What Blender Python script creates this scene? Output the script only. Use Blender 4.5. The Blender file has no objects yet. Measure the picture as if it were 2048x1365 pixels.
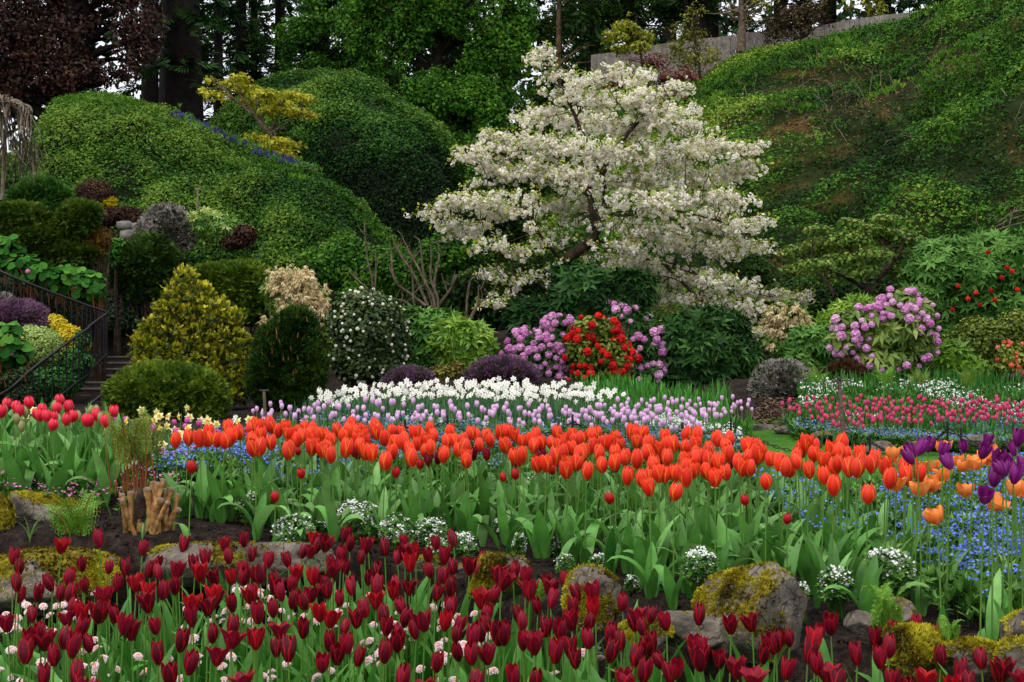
import bpy, math, random
import numpy as np
from mathutils import Vector, Euler, Matrix

SC = bpy.context.scene
COL = SC.collection
rng = np.random.default_rng(7)
random.seed(7)

# ---------------------------------------------------------------- camera, sky, sun, exposure
CAMZ = 1.3
F = 2048 * 50 / 36.0          # focal length in photograph pixels
CX, CY = 1024.0, 682.5
cam = bpy.data.objects.new('camera', bpy.data.cameras.new('camera'))
COL.objects.link(cam)
cam.location = (0, 0, CAMZ)
cam.rotation_euler = (math.pi / 2, 0, 0)
cam.data.lens = 50
cam.data.sensor_width = 36
cam.data.clip_end = 2000
SC.camera = cam

SUN_EL, SUN_AZ = math.radians(62), math.radians(205)
w = bpy.data.worlds.new('World')
SC.world = w
w.use_nodes = True
nt = w.node_tree
sky = nt.nodes.new('ShaderNodeTexSky')
sky.sky_type = 'NISHITA'
sky.sun_disc = False
sky.sun_elevation = SUN_EL
sky.sun_rotation = SUN_AZ
sky.air_density = 0.6
sky.dust_density = 5.0
sky.ozone_density = 0.6
bg = nt.nodes['Background']
mxs = nt.nodes.new('ShaderNodeMix')          # high even cloud in front of the blue
mxs.data_type = 'RGBA'
mxs.inputs[0].default_value = 0.72
nt.links.new(sky.outputs[0], mxs.inputs[6])
mxs.inputs[7].default_value = (7.2, 7.3, 7.7, 1)
nt.links.new(mxs.outputs[2], bg.inputs[0])
bg.inputs[1].default_value = 0.12
sl = bpy.data.lights.new('sun', 'SUN')
sl.energy = 0.9
sl.angle = math.radians(50)
sl.color = (1.0, 0.96, 0.9)
so = bpy.data.objects.new('sun', sl)
COL.objects.link(so)
sd = Vector((math.sin(SUN_AZ) * math.cos(SUN_EL), math.cos(SUN_AZ) * math.cos(SUN_EL), math.sin(SUN_EL)))
so.rotation_euler = (-sd).to_track_quat('-Z', 'Y').to_euler()
SC.view_settings.view_transform = 'Standard'
SC.view_settings.look = 'None'
SC.view_settings.gamma = 1
SC.view_settings.exposure = 0.78
SC.cycles.max_bounces = 5
SC.cycles.diffuse_bounces = 3
SC.cycles.glossy_bounces = 2
SC.cycles.transmission_bounces = 3
SC.cycles.use_denoising = True

# ---------------------------------------------------------------- numbers
def S(r, g, b, k=1.0):
    """sRGB 0..255 to a linear colour"""
    o = []
    for c in (r, g, b):
        c /= 255.0
        o.append((c / 12.92 if c <= 0.04045 else ((c + 0.055) / 1.055) ** 2.4) * k)
    return (*o, 1.0)

def sstep(a, b, x):
    t = np.clip((x - a) / (b - a), 0, 1)
    return t * t * (3 - 2 * t)

def _hash(ix, iy, iz):
    h = (ix.astype(np.int64) * 374761393 + iy.astype(np.int64) * 668265263 + iz.astype(np.int64) * 2147483647) & 0xFFFFFFFF
    h = ((h ^ (h >> 13)) * 1274126177) & 0xFFFFFFFF
    return ((h ^ (h >> 16)) & 0xFFFF) / 65535.0

def vnoise(p):
    p = np.asarray(p, float)
    i = np.floor(p).astype(np.int64)
    f = p - i
    f = f * f * (3 - 2 * f)
    r = 0
    for dx in (0, 1):
        for dy in (0, 1):
            for dz in (0, 1):
                wgt = (f[..., 0] if dx else 1 - f[..., 0]) * (f[..., 1] if dy else 1 - f[..., 1]) * (f[..., 2] if dz else 1 - f[..., 2])
                r = r + wgt * _hash(i[..., 0] + dx, i[..., 1] + dy, i[..., 2] + dz)
    return r

def fbm(p, oct=3):
    a, s, t = 0.5, 0, 0
    p = np.asarray(p, float)
    for _ in range(oct):
        s = s + a * vnoise(p)
        t += a
        a *= 0.5
        p = p * 2.03 + 17.3
    return s / t

def at(px, py, Y):
    """the point at distance Y seen at a photograph pixel"""
    return np.array([(px - CX) / F * Y, Y, CAMZ + (CY - py) / F * Y])

def proj(P):
    P = np.asarray(P, float)
    return CX + P[..., 0] / P[..., 1] * F, CY - (P[..., 2] - CAMZ) / P[..., 1] * F

def nrm(v):
    return v / np.maximum(np.linalg.norm(v, axis=-1, keepdims=True), 1e-9)

# ---------------------------------------------------------------- mesh building
class Geo:
    def __init__(s):
        s.v, s.t, s.e, s.q, s.tr, s.mq, s.mt, s.n = [], [], [], [], [], [], [], 0

    def add(s, v, f, mat=0, tint=0.5, edge=0.0):
        v = np.asarray(v, float).reshape(-1, 3)
        f = np.asarray(f, np.int64)
        s.v.append(v)
        s.t.append(np.broadcast_to(np.asarray(tint, float), (len(v),)))
        s.e.append(np.broadcast_to(np.asarray(edge, float), (len(v),)))
        m = np.broadcast_to(np.asarray(mat, np.int32), (len(f),))
        if f.shape[1] == 4:
            s.q.append(f + s.n); s.mq.append(m)
        else:
            s.tr.append(f + s.n); s.mt.append(m)
        s.n += len(v)
        return s

    def inst(s, tm, pos, R, scale, tint, mat=0, jit=0.0):
        """copies of a template (verts, faces, vertex tint offset) into this mesh"""
        tv, tf, to, te = tm
        n, k = len(pos), len(tv)
        if n == 0:
            return s
        scale = np.asarray(scale, float)
        if scale.ndim == 0:
            scale = np.full(n, float(scale))
        sc = scale[:, None, None] if scale.ndim == 1 else scale[:, None, :]
        v = np.einsum('nij,nkj->nki', R, tv[None] * sc) + np.asarray(pos)[:, None, :]
        off = (np.arange(n) * k)[:, None, None]
        tint = np.broadcast_to(np.asarray(tint, float), (n,))
        tt = np.clip(tint[:, None] + to[None], 0, 1).reshape(-1)
        f = (tf[None] + off).reshape(-1, tf.shape[1])
        s.add(v.reshape(-1, 3), f, mat, tt, np.tile(te, n))
        return s

    def mesh(s, name, mats, origin=(0, 0, 0), smooth=True):
        if not s.v:
            s.add(np.zeros((0, 3)), np.zeros((0, 4)))
        v = np.concatenate(s.v) - np.asarray(origin, float)
        me = bpy.data.meshes.new(name)
        fq = np.concatenate(s.q) if s.q else np.zeros((0, 4), np.int64)
        ft = np.concatenate(s.tr) if s.tr else np.zeros((0, 3), np.int64)
        mi = np.concatenate([*(s.mq), *(s.mt)]) if (s.mq or s.mt) else np.zeros(0, np.int32)
        loops = np.concatenate([fq.reshape(-1), ft.reshape(-1)]).astype(np.int32)
        cnt = np.concatenate([np.full(len(fq), 4), np.full(len(ft), 3)]).astype(np.int32)
        st = (np.cumsum(cnt) - cnt).astype(np.int32)
        me.vertices.add(len(v)); me.vertices.foreach_set('co', v.astype(np.float32).ravel())
        me.loops.add(len(loops)); me.loops.foreach_set('vertex_index', loops)
        me.polygons.add(len(cnt)); me.polygons.foreach_set('loop_start', st)
        me.polygons.foreach_set('material_index', mi.astype(np.int32))
        me.polygons.foreach_set('use_smooth', np.full(len(cnt), smooth))
        a = me.attributes.new('tint', 'FLOAT', 'POINT'); a.data.foreach_set('value', np.concatenate(s.t).astype(np.float32))
        a = me.attributes.new('rim', 'FLOAT', 'POINT'); a.data.foreach_set('value', np.concatenate(s.e).astype(np.float32))
        me.update(calc_edges=True)
        for m in (mats if isinstance(mats, (list, tuple)) else [mats]):
            me.materials.append(m)
        return me

    def build(s, name, mats, parent=None, smooth=True, label=None, cat=None, group=None, kind=None, origin=None):
        o0 = parent.location if parent is not None else (origin if origin is not None else (0, 0, 0))
        o = bpy.data.objects.new(name, s.mesh(name, mats, o0, smooth))
        COL.objects.link(o)
        if parent is not None:
            o.parent = parent
        elif origin is not None:
            o.location = origin
        tag(o, label, cat, group, kind)
        return o

def tag(o, label=None, cat=None, group=None, kind=None):
    if label: o['label'] = label
    if cat: o['category'] = cat
    if group: o['group'] = group
    if kind: o['kind'] = kind
    return o

def thing(name, label, cat, loc, group=None, rz=0.0):
    o = bpy.data.objects.new(name, None)
    o.empty_display_size = 0.05
    COL.objects.link(o)
    o.location = [float(x) for x in loc]
    o.rotation_euler = (0, 0, rz)
    return tag(o, label, cat, group)

def child(name, me, parent, loc=(0, 0, 0), rot=(0, 0, 0), sc=(1, 1, 1)):
    o = bpy.data.objects.new(name, me)
    COL.objects.link(o)
    o.parent = parent
    o.location = loc; o.rotation_euler = rot; o.scale = sc
    return o

# ---- templates: (verts, faces, tint offset per vertex, rim per vertex)
def T(v, f, to=None, te=None):
    v = np.asarray(v, float)
    return (v, np.asarray(f, np.int64), np.zeros(len(v)) if to is None else np.asarray(to, float), np.zeros(len(v)) if te is None else np.asarray(te, float))

def join(ts):
    v, f, to, te, n = [], [], [], [], 0
    for t in ts:
        v.append(t[0]); f.append(t[1] + n); to.append(t[2]); te.append(t[3]); n += len(t[0])
    return (np.concatenate(v), np.concatenate(f), np.concatenate(to), np.concatenate(te))

def move(t, R=None, p=(0, 0, 0), s=1.0, dt=0.0):
    v = t[0] * s
    if R is not None:
        v = v @ np.asarray(R).T
    return (v + np.asarray(p), t[1], t[2] + dt, t[3])

def rotm(x=0, y=0, z=0):
    return np.array(Euler((x, y, z)).to_matrix())

def leaf_t(w=0.5, fold=0.12, droop=0.15):
    return T([(0, 0, 0), (w / 2, .45, fold), (0, .5, 0), (-w / 2, .45, fold), (0, 1, -droop)],
             [(0, 1, 2), (0, 2, 3), (1, 4, 2), (2, 4, 3)])

LEAF = leaf_t(.62, .12, .12)
LEAF2 = T([(0, 0, 0), (.3, .5, .1), (0, 1, -.05), (-.3, .5, .1)], [(0, 1, 2), (0, 2, 3)])
ROUND = T([(0, 0, 0), (.38, .15, .06), (.5, .5, .1), (.3, .9, .04), (0, 1, -.04), (-.3, .9, .04), (-.5, .5, .1), (-.38, .15, .06), (0, .5, 0)],
          [(0, 1, 8), (1, 2, 8), (2, 3, 8), (3, 4, 8), (4, 5, 8), (5, 6, 8), (6, 7, 8), (7, 0, 8)])
NEEDLE = T([(0, 0, 0), (.06, .5, .02), (0, 1, 0), (-.06, .5, .02)], [(0, 1, 2), (0, 2, 3)])

def whorl_t(n=7, pitch=0.5, w=.3, rs=np.random.default_rng(3)):
    ts = []
    for i in range(n):
        a = 2 * math.pi * i / n + rs.uniform(-.25, .25)
        R = rotm(0, 0, a) @ rotm(pitch + rs.uniform(-.25, .25), 0, 0)
        ts.append(move(leaf_t(w, .05, .12), R, (0, 0, 0), rs.uniform(.8, 1.1), rs.uniform(-.1, .1)))
    return join(ts)

WHORL = whorl_t(7, .25)
WHORL_UP = whorl_t(6, .8, .34)
WHORL_DN = whorl_t(6, -.55, .34)

def spray_t(n=9, spread=.9, rs=np.random.default_rng(5)):
    ts = []
    for i in range(n):
        u = i / (n - 1)
        side = 1 if i % 2 else -1
        R = rotm(rs.uniform(-.25, .25), rs.uniform(-.3, .3), side * spread * (1 - .6 * u))
        ts.append(move(T(NEEDLE[0] * [2.2, 1, 1], NEEDLE[1]), R, (0, u * .6, 0), .5 * (1 - .25 * u), .25 * (u - .5)))
    return join(ts)

SPRAY = spray_t()

def tuft_t(n=7, spread=.6, rs=np.random.default_rng(8)):
    ts = []
    for i in range(n):
        R = rotm(math.pi / 2, 0, 0)
        R = rotm(rs.uniform(-spread, spread), rs.uniform(-spread, spread), rs.uniform(0, 6.28)) @ R
        ts.append(move(T(NEEDLE[0] * [2.0, 1, 1], NEEDLE[1]), R, (0, 0, 0), rs.uniform(.7, 1.1), rs.uniform(-.1, .15)))
    return join(ts)

TUFT = tuft_t()

def floret_t(w=.5, cup=.15):
    """five-lobed flower, facing +z, unit diameter"""
    v = [(0, 0, 0)]
    for i in range(10):
        a = i * math.pi / 5
        r = .5 if i % 2 == 0 else .3
        v.append((r * math.cos(a), r * math.sin(a), cup if i % 2 == 0 else cup * .5))
    f = [(0, i + 1, (i + 1) % 10 + 1) for i in range(10)]
    return T(v, f, [0] + [.0] * 10, [0] + [1] * 10)

FLORET = floret_t()
FLOR5 = T([(0, 0, 0)] + [(.5 * math.cos(a), .5 * math.sin(a), .14) for a in np.arange(5) * 2 * math.pi / 5],
          [(0, 1 + i, 1 + (i + 1) % 5) for i in range(5)], None, [0, 1, 1, 1, 1, 1])

def truss_t(n=24, rs=np.random.default_rng(11)):
    """dome of wide-open florets, unit diameter"""
    ts = []
    for i in range(n):
        z = 1 - 1.35 * (i + .5) / n
        a = i * 2.39996
        r = math.sqrt(max(0, 1 - z * z))
        d = np.array([r * math.cos(a), r * math.sin(a), z]) + rs.normal(0, .12, 3)
        d /= np.linalg.norm(d)
        R = frames(d[None], rs.uniform(0, 6.28, 1))[0]
        ts.append(move(FLOR5, R, d * .4, .4, rs.uniform(-.2, .2)))
    th, ph = np.meshgrid(np.linspace(0, math.pi, 6), np.linspace(0, 2 * math.pi, 9), indexing='ij')
    b = np.stack([np.sin(th) * np.cos(ph), np.sin(th) * np.sin(ph), np.cos(th)], -1).reshape(-1, 3) * .4
    q = np.array([(i * 9 + j, i * 9 + j + 1, (i + 1) * 9 + j + 1) for i in range(5) for j in range(8)] + [(i * 9 + j, (i + 1) * 9 + j + 1, (i + 1) * 9 + j) for i in range(5) for j in range(8)])
    ts.append(T(b, q[:, ::-1], np.full(len(b), -.15)))
    return join(ts)

def frames(n, spin=None):
    n = nrm(np.asarray(n, float))
    ref = np.where(np.abs(n[:, 2:3]) > .95, np.array([[1., 0, 0]]), np.array([[0., 0, 1]]))
    x = nrm(np.cross(ref, n))
    y = np.cross(n, x)
    if spin is not None:
        c, s = np.cos(spin)[:, None], np.sin(spin)[:, None]
        x, y = x * c + y * s, y * c - x * s
    return np.stack([x, y, n], -1)

def frames_dir(d, up):
    """length axis (+y) along d, normal as near to up as can be"""
    y = nrm(d)
    x = nrm(np.cross(y, up))
    return np.stack([x, y, np.cross(x, y)], -1)

TRUSS = truss_t()

def tube(geo, pts, rad, sides=6, mat=0, tint=.5, cap=True):
    pts = np.asarray(pts, float)
    n = len(pts)
    rad = np.broadcast_to(np.asarray(rad, float), (n,))
    d = np.gradient(pts, axis=0) if n > 2 else np.repeat((pts[1] - pts[0])[None], 2, 0)
    d = nrm(d)
    ref = np.array([0, 1.0, 0]) if abs(d[:, 2]).mean() > .7 else np.array([0, 0, 1.0])
    x = nrm(np.cross(np.broadcast_to(ref, d.shape), d)); y = np.cross(d, x)
    a = np.arange(sides) * 2 * math.pi / sides
    v = pts[:, None] + rad[:, None, None] * (np.cos(a)[None, :, None] * x[:, None] + np.sin(a)[None, :, None] * y[:, None])
    i = np.arange(n - 1)[:, None]; j = np.arange(sides)[None]
    f = np.stack([i * sides + j, i * sides + (j + 1) % sides, (i + 1) * sides + (j + 1) % sides, (i + 1) * sides + j], -1).reshape(-1, 4)
    geo.add(v.reshape(-1, 3), f, mat, tint)
    if cap:
        c = np.concatenate([v[-1], pts[-1][None]])
        geo.add(c, [(j, (j + 1) % sides, sides) for j in range(sides)], mat, tint, 1.0)

def curve(a, b, sag=0.0, n=6, wob=0.0, rs=None):
    t = np.linspace(0, 1, n)[:, None]
    p = np.asarray(a) * (1 - t) + np.asarray(b) * t
    p[:, 2] += sag * 4 * (t[:, 0] * (1 - t[:, 0]))
    if wob:
        ww = (rs or rng).normal(0, wob, p.shape); ww[0] = 0; ww[-1] = 0
        p = p + ww
    return p

def smooth_path(pts, k=5):
    """Catmull-Rom through the points"""
    P = np.asarray(pts, float)
    P = np.vstack([2 * P[0] - P[1], P, 2 * P[-1] - P[-2]])
    out = []
    for i in range(1, len(P) - 2):
        for t in np.linspace(0, 1, k, endpoint=False):
            a, b, c, d = P[i - 1], P[i], P[i + 1], P[i + 2]
            out.append(.5 * ((2 * b) + (c - a) * t + (2 * a - 5 * b + 4 * c - d) * t * t + (3 * b - a - 3 * c + d) * t ** 3))
    out.append(P[-2])
    return np.array(out)

def box(geo, lo, hi, mat=0, tint=.5):
    (a, b, c), (d, e, f) = lo, hi
    v = [(a, b, c), (d, b, c), (d, e, c), (a, e, c), (a, b, f), (d, b, f), (d, e, f), (a, e, f)]
    geo.add(v, [(0, 3, 2, 1), (4, 5, 6, 7), (0, 1, 5, 4), (1, 2, 6, 5), (2, 3, 7, 6), (3, 0, 4, 7)], mat, tint)

def grid_faces(nr, nc):
    i = np.arange(nr - 1)[:, None]; j = np.arange(nc - 1)[None]
    return np.stack([i * nc + j, i * nc + j + 1, (i + 1) * nc + j + 1, (i + 1) * nc + j], -1).reshape(-1, 4)

# ---------------------------------------------------------------- materials
def mat_base(name):
    m = bpy.data.materials.new(name)
    m.use_nodes = True
    n = m.node_tree.nodes
    return m, m.node_tree, n['Principled BSDF'], n['Material Output']

def ramp(nt, fac, cols, pos=None):
    r = nt.nodes.new('ShaderNodeValToRGB')
    e = r.color_ramp.elements
    while len(e) < len(cols):
        e.new(0.5)
    for i, c in enumerate(cols):
        e[i].position = pos[i] if pos else i / max(1, len(cols) - 1)
        e[i].color = c
    nt.links.new(fac, r.inputs[0])
    return r.outputs[0]

def attr(nt, name):
    a = nt.nodes.new('ShaderNodeAttribute')
    a.attribute_name = name
    return a.outputs['Fac']

def mix(nt, fac, a, b, mode='MIX'):
    m = nt.nodes.new('ShaderNodeMix')
    m.data_type = 'RGBA'
    m.blend_type = mode
    for s, val in ((0, fac), (6, a), (7, b)):
        if isinstance(val, (float, int, tuple)):
            m.inputs[s].default_value = val
        else:
            nt.links.new(val, m.inputs[s])
    return m.outputs[2]

def noise(nt, scale, detail=4, rough=.6, coord='Object'):
    tc = nt.nodes.new('ShaderNodeTexCoord')
    n = nt.nodes.new('ShaderNodeTexNoise')
    n.inputs['Scale'].default_value = scale
    n.inputs['Detail'].default_value = detail
    n.inputs['Roughness'].default_value = rough
    nt.links.new(tc.outputs[coord], n.inputs['Vector'])
    return n.outputs['Fac']

def bump(nt, bs, h, strength=.5, dist=.01):
    b = nt.nodes.new('ShaderNodeBump')
    b.inputs['Strength'].default_value = strength
    b.inputs['Distance'].default_value = dist
    nt.links.new(h, b.inputs['Height'])
    nt.links.new(b.outputs[0], bs.inputs['Normal'])

def leafmat(name, cols, rough=.5, transl=.2, spec=.3, rim=None, rimpos=(.55, 1.0), objvar=0.0, ns=0, rimfac=1.0):
    m, nt, bs, out = mat_base(name)
    c = ramp(nt, attr(nt, 'tint'), cols)
    if objvar:
        oi = nt.nodes.new('ShaderNodeObjectInfo')
        hs = nt.nodes.new('ShaderNodeHueSaturation')
        mr = nt.nodes.new('ShaderNodeMapRange')
        mr.inputs['To Min'].default_value = 1 - objvar; mr.inputs['To Max'].default_value = 1 + objvar
        nt.links.new(oi.outputs['Random'], mr.inputs['Value'])
        nt.links.new(mr.outputs[0], hs.inputs['Value'])
        nt.links.new(c, hs.inputs['Color'])
        c = hs.outputs[0]
    if rim is not None:
        r = ramp(nt, attr(nt, 'rim'), [(0, 0, 0, 1), (rimfac, rimfac, rimfac, 1)], list(rimpos))
        c = mix(nt, r, c, rim)
    if ns:
        r = ramp(nt, noise(nt, ns, 3), [(.75, .75, .75, 1), (1.2, 1.2, 1.2, 1)], [.3, .7])
        c = mix(nt, 1.0, c, r, 'MULTIPLY')
    nt.links.new(c, bs.inputs['Base Color'])
    bs.inputs['Roughness'].default_value = rough
    bs.inputs['Specular IOR Level'].default_value = spec
    if transl:
        tr = nt.nodes.new('ShaderNodeBsdfTranslucent')
        nt.links.new(c, tr.inputs['Color'])
        ms = nt.nodes.new('ShaderNodeMixShader')
        ms.inputs[0].default_value = transl
        nt.links.new(bs.outputs[0], ms.inputs[1]); nt.links.new(tr.outputs[0], ms.inputs[2])
        nt.links.new(ms.outputs[0], out.inputs['Surface'])
    return m

def surf(name, cols, scale=6, rough=.85, pos=None, bmp=.5, bd=.02, spec=.2, detail=6, scale2=None):
    m, nt, bs, out = mat_base(name)
    f = noise(nt, scale, detail)
    c = ramp(nt, f, cols, pos or [.3 + .4 * i / max(1, len(cols) - 1) for i in range(len(cols))])
    if scale2:
        r = ramp(nt, noise(nt, scale2, 3), [(.55, .55, .55, 1), (1.3, 1.3, 1.3, 1)], [.35, .65])
        c = mix(nt, 1.0, c, r, 'MULTIPLY')
    nt.links.new(c, bs.inputs['Base Color'])
    bs.inputs['Roughness'].default_value = rough
    bs.inputs['Specular IOR Level'].default_value = spec
    if bmp:
        bump(nt, bs, noise(nt, scale * 4, 5), bmp, bd)
    return m

def G(*cols):
    return [S(*c) for c in cols]

M = {}
M['soil'] = surf('soil', G((26, 21, 19), (52, 43, 37), (84, 70, 60)), 30, .95, [.35, .55, .78], .9, .03, .1, 8, 3)
M['bark'] = surf('bark', G((28, 22, 18), (58, 46, 36), (88, 74, 58)), 9, .9, None, .8, .03)
M['bark_dark'] = surf('dark bark', G((9, 7, 6), (22, 17, 14), (34, 27, 21)), 5, .95, None, .8, .05)
M['bark_tan'] = surf('tan bark', G((60, 46, 30), (92, 74, 52), (120, 104, 80)), 4, .9, None, .8, .04)
M['bark_grey'] = surf('grey bark', G((56, 46, 36), (92, 80, 64), (124, 112, 94)), 8, .9, None, .5, .02)
M['twig_pale'] = surf('pale twig', G((92, 82, 68), (140, 128, 110)), 8, .9, None, .3, .01)
M['cane'] = surf('cane', G((72, 48, 26), (142, 102, 54), (186, 148, 92)), 34, .7, None, .4, .004, .3)
M['cane_end'] = surf('cane end', G((84, 66, 54), (150, 126, 106)), 60, .85, None, .6, .004)
M['iron'] = surf('black iron', G((8, 8, 9), (18, 18, 20)), 30, .5, None, .2, .002, .4)
M['rust'] = surf('weathered pole', G((48, 42, 38), (96, 84, 72), (120, 96, 60)), 30, .8, None, .3, .003)
M['step'] = surf('step stone', G((40, 34, 30), (66, 58, 52), (92, 84, 78)), 8, .9, None, .5, .02, .2)
M['step_edge'] = surf('step edge', G((92, 86, 80), (126, 120, 112)), 12, .9, None, .4, .01)
M['wallstone'] = surf('wall stone', G((64, 62, 60), (112, 108, 102), (140, 134, 126)), 6, .9, None, .6, .03)
M['fence'] = surf('weathered board', G((92, 86, 82), (128, 120, 114), (150, 142, 134)), 5, .9, None, .4, .01)
M['hill_soil'] = surf('bank soil', G((16, 26, 6), (36, 46, 14), (92, 66, 38)), .8, .95, [.35, .55, .7], .8, .1, .1, 8)
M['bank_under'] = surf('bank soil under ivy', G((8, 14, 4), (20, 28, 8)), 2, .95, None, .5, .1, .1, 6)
M['lawn'] = surf('lawn', G((34, 74, 10), (58, 112, 18), (84, 136, 26)), 40, .9, None, .8, .02, .2, 6, .8)
M['woodland_floor'] = surf('woodland floor', G((16, 14, 8), (34, 30, 16)), 2, .95, None, .5, .1, .1)

TGREEN = G((26, 66, 20), (52, 104, 34), (92, 138, 62))
M['tulip_leaf'] = leafmat('tulip leaf', G((44, 98, 32), (86, 146, 58), (152, 194, 118)), .45, .28, .35, objvar=.3, ns=14)
M['tulip_leaf_bright'] = leafmat('bright tulip leaf', G((32, 88, 22), (62, 128, 38), (118, 170, 82)), .48, .25, .3, objvar=.25, ns=14)
M['tulip_stem'] = leafmat('tulip stem', G((70, 110, 40), (104, 146, 58)), .45, .1, .3)
M['orange'] = leafmat('orange red petal', G((208, 28, 14), (236, 52, 30), (244, 88, 66)), .45, .2, .2, rim=S(252, 156, 40), rimpos=(.78, 1.0), objvar=.16, rimfac=.85)
M['maroon'] = leafmat('maroon petal', G((62, 3, 18), (100, 8, 32), (136, 20, 46)), .45, .22, .2, rim=S(206, 18, 24), rimpos=(.64, 1.08), objvar=.5, rimfac=.9)
M['maroon_red'] = leafmat('bright red maroon petal', G((92, 3, 16), (134, 7, 24), (162, 24, 40)), .45, .22, .2, rim=S(226, 30, 30), rimpos=(.6, 1.05), objvar=.3, rimfac=.9)
M['crimson'] = leafmat('crimson pink petal', G((200, 16, 40), (230, 40, 70), (236, 86, 110)), .4, .2, .3, rim=S(224, 24, 34), rimpos=(.6, 1.0), objvar=.12)
M['apricot'] = leafmat('apricot petal', G((240, 116, 36), (250, 150, 70), (252, 184, 112)), .45, .25, .3, rim=S(250, 130, 40), rimpos=(.7, 1.0), objvar=.1)
M['purple'] = leafmat('purple petal', G((86, 8, 76), (122, 20, 108), (152, 52, 140)), .42, .18, .3, objvar=.18)
M['lilac'] = leafmat('lilac petal', G((206, 150, 206), (228, 184, 222), (240, 210, 226)), .5, .2, .3, objvar=.08)
M['rose'] = leafmat('rose pink petal', G((176, 34, 84), (208, 64, 112), (226, 104, 140)), .5, .2, .3, objvar=.15)
M['magenta'] = leafmat('magenta petal', G((168, 48, 122), (198, 84, 152), (214, 120, 176)), .5, .2, .3, objvar=.12)
M['redbud'] = leafmat('small red petal', G((150, 8, 16), (196, 22, 28)), .45, .2, .3, objvar=.15)
M['greenbud'] = leafmat('closed green bud', G((118, 126, 74), (160, 150, 96)), .5, .1, .3)
M['daffwhite'] = leafmat('white daffodil petal', G((246, 244, 232), (255, 254, 246)), .5, .3, .2)
M['daffyellow'] = leafmat('yellow daffodil cup', G((248, 204, 40), (252, 224, 90)), .5, .25, .3)
M['daffcream'] = leafmat('cream daffodil petal', G((246, 232, 140), (252, 244, 190)), .5, .25, .3)
M['daff_leaf'] = leafmat('daffodil leaf', G((36, 74, 50), (62, 104, 66), (96, 140, 76)), .6, .15, .15)
M['daisy'] = leafmat('daisy petal', G((252, 246, 246), (252, 240, 240), (248, 206, 212)), .6, .25, .2, rim=S(238, 140, 150), rimpos=(.55, 1.2), objvar=.06)
M['daisy_eye'] = leafmat('daisy eye', G((232, 120, 90), (240, 160, 80)), .7, 0, .2)
M['fmn_blue'] = leafmat('forget me not petal', G((64, 92, 196), (96, 128, 222), (146, 168, 238)), .6, .2, .2)
M['fmn_leaf'] = leafmat('forget me not leaf', G((40, 84, 26), (76, 124, 44), (112, 158, 66)), .5, .2, .3)
M['white_flower'] = leafmat('small white petal', G((226, 232, 226), (250, 250, 246)), .6, .25, .2)
M['pink_flower'] = leafmat('small pink petal', G((196, 100, 156), (226, 150, 196)), .6, .2, .2)
M['moss'] = leafmat('moss', G((48, 42, 10), (104, 92, 16), (152, 140, 24), (192, 184, 50)), .9, .1, .1)
M['fern'] = leafmat('bright fern', G((64, 112, 22), (106, 156, 42), (146, 188, 72)), .5, .3, .3)
M['fern_dark'] = leafmat('fern', G((70, 96, 24), (112, 140, 44), (146, 168, 70)), .5, .25, .3)
M['fern_stem'] = leafmat('fern stem', G((74, 38, 14), (128, 72, 28), (150, 96, 44)), .6, 0, .3)
M['ivy'] = leafmat('ivy leaf', G((6, 24, 3), (26, 62, 10), (52, 92, 20), (98, 128, 40)), .6, .15, .12)
M['ivy_dark'] = leafmat('dark ivy leaf', G((8, 28, 5), (26, 62, 13), (50, 92, 23), (94, 126, 44)), .6, .15, .12)
M['bank_leaf'] = leafmat('bank creeper leaf', G((12, 40, 5), (40, 84, 14), (74, 118, 28), (122, 148, 48)), .6, .15, .12)
M['grass_bright'] = leafmat('bright grass', G((50, 96, 16), (88, 140, 34), (124, 166, 56)), .6, .2, .2)
M['blossom'] = leafmat('cherry blossom', G((240, 232, 212), (250, 246, 230), (255, 252, 244)), .7, .35, .1)
M['blossom_leaf'] = leafmat('young cherry leaf', G((86, 120, 22), (136, 164, 40), (184, 172, 70)), .5, .25, .3)
M['fmn_far'] = leafmat('hazy forget me not petal', G((78, 96, 156), (104, 126, 184), (150, 164, 206)), .6, .2, .2)  # greyer copy for the far beds, haze put into the colour

# ---------------------------------------------------------------- terrain
def interp(x, xs, ys):
    return np.interp(x, xs, ys)

def bed_edge(X):
    return interp(X, [-3, -1.9, -1.6, -.7, -.1, .15, .45, .7, 1.15, 1.35, 2, 3], [5.8, 5.75, 5.75, 5.8, 5.45, 5.1, 4.72, 4.42, 4.3, 4.05, 3.85, 3.7])

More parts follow.
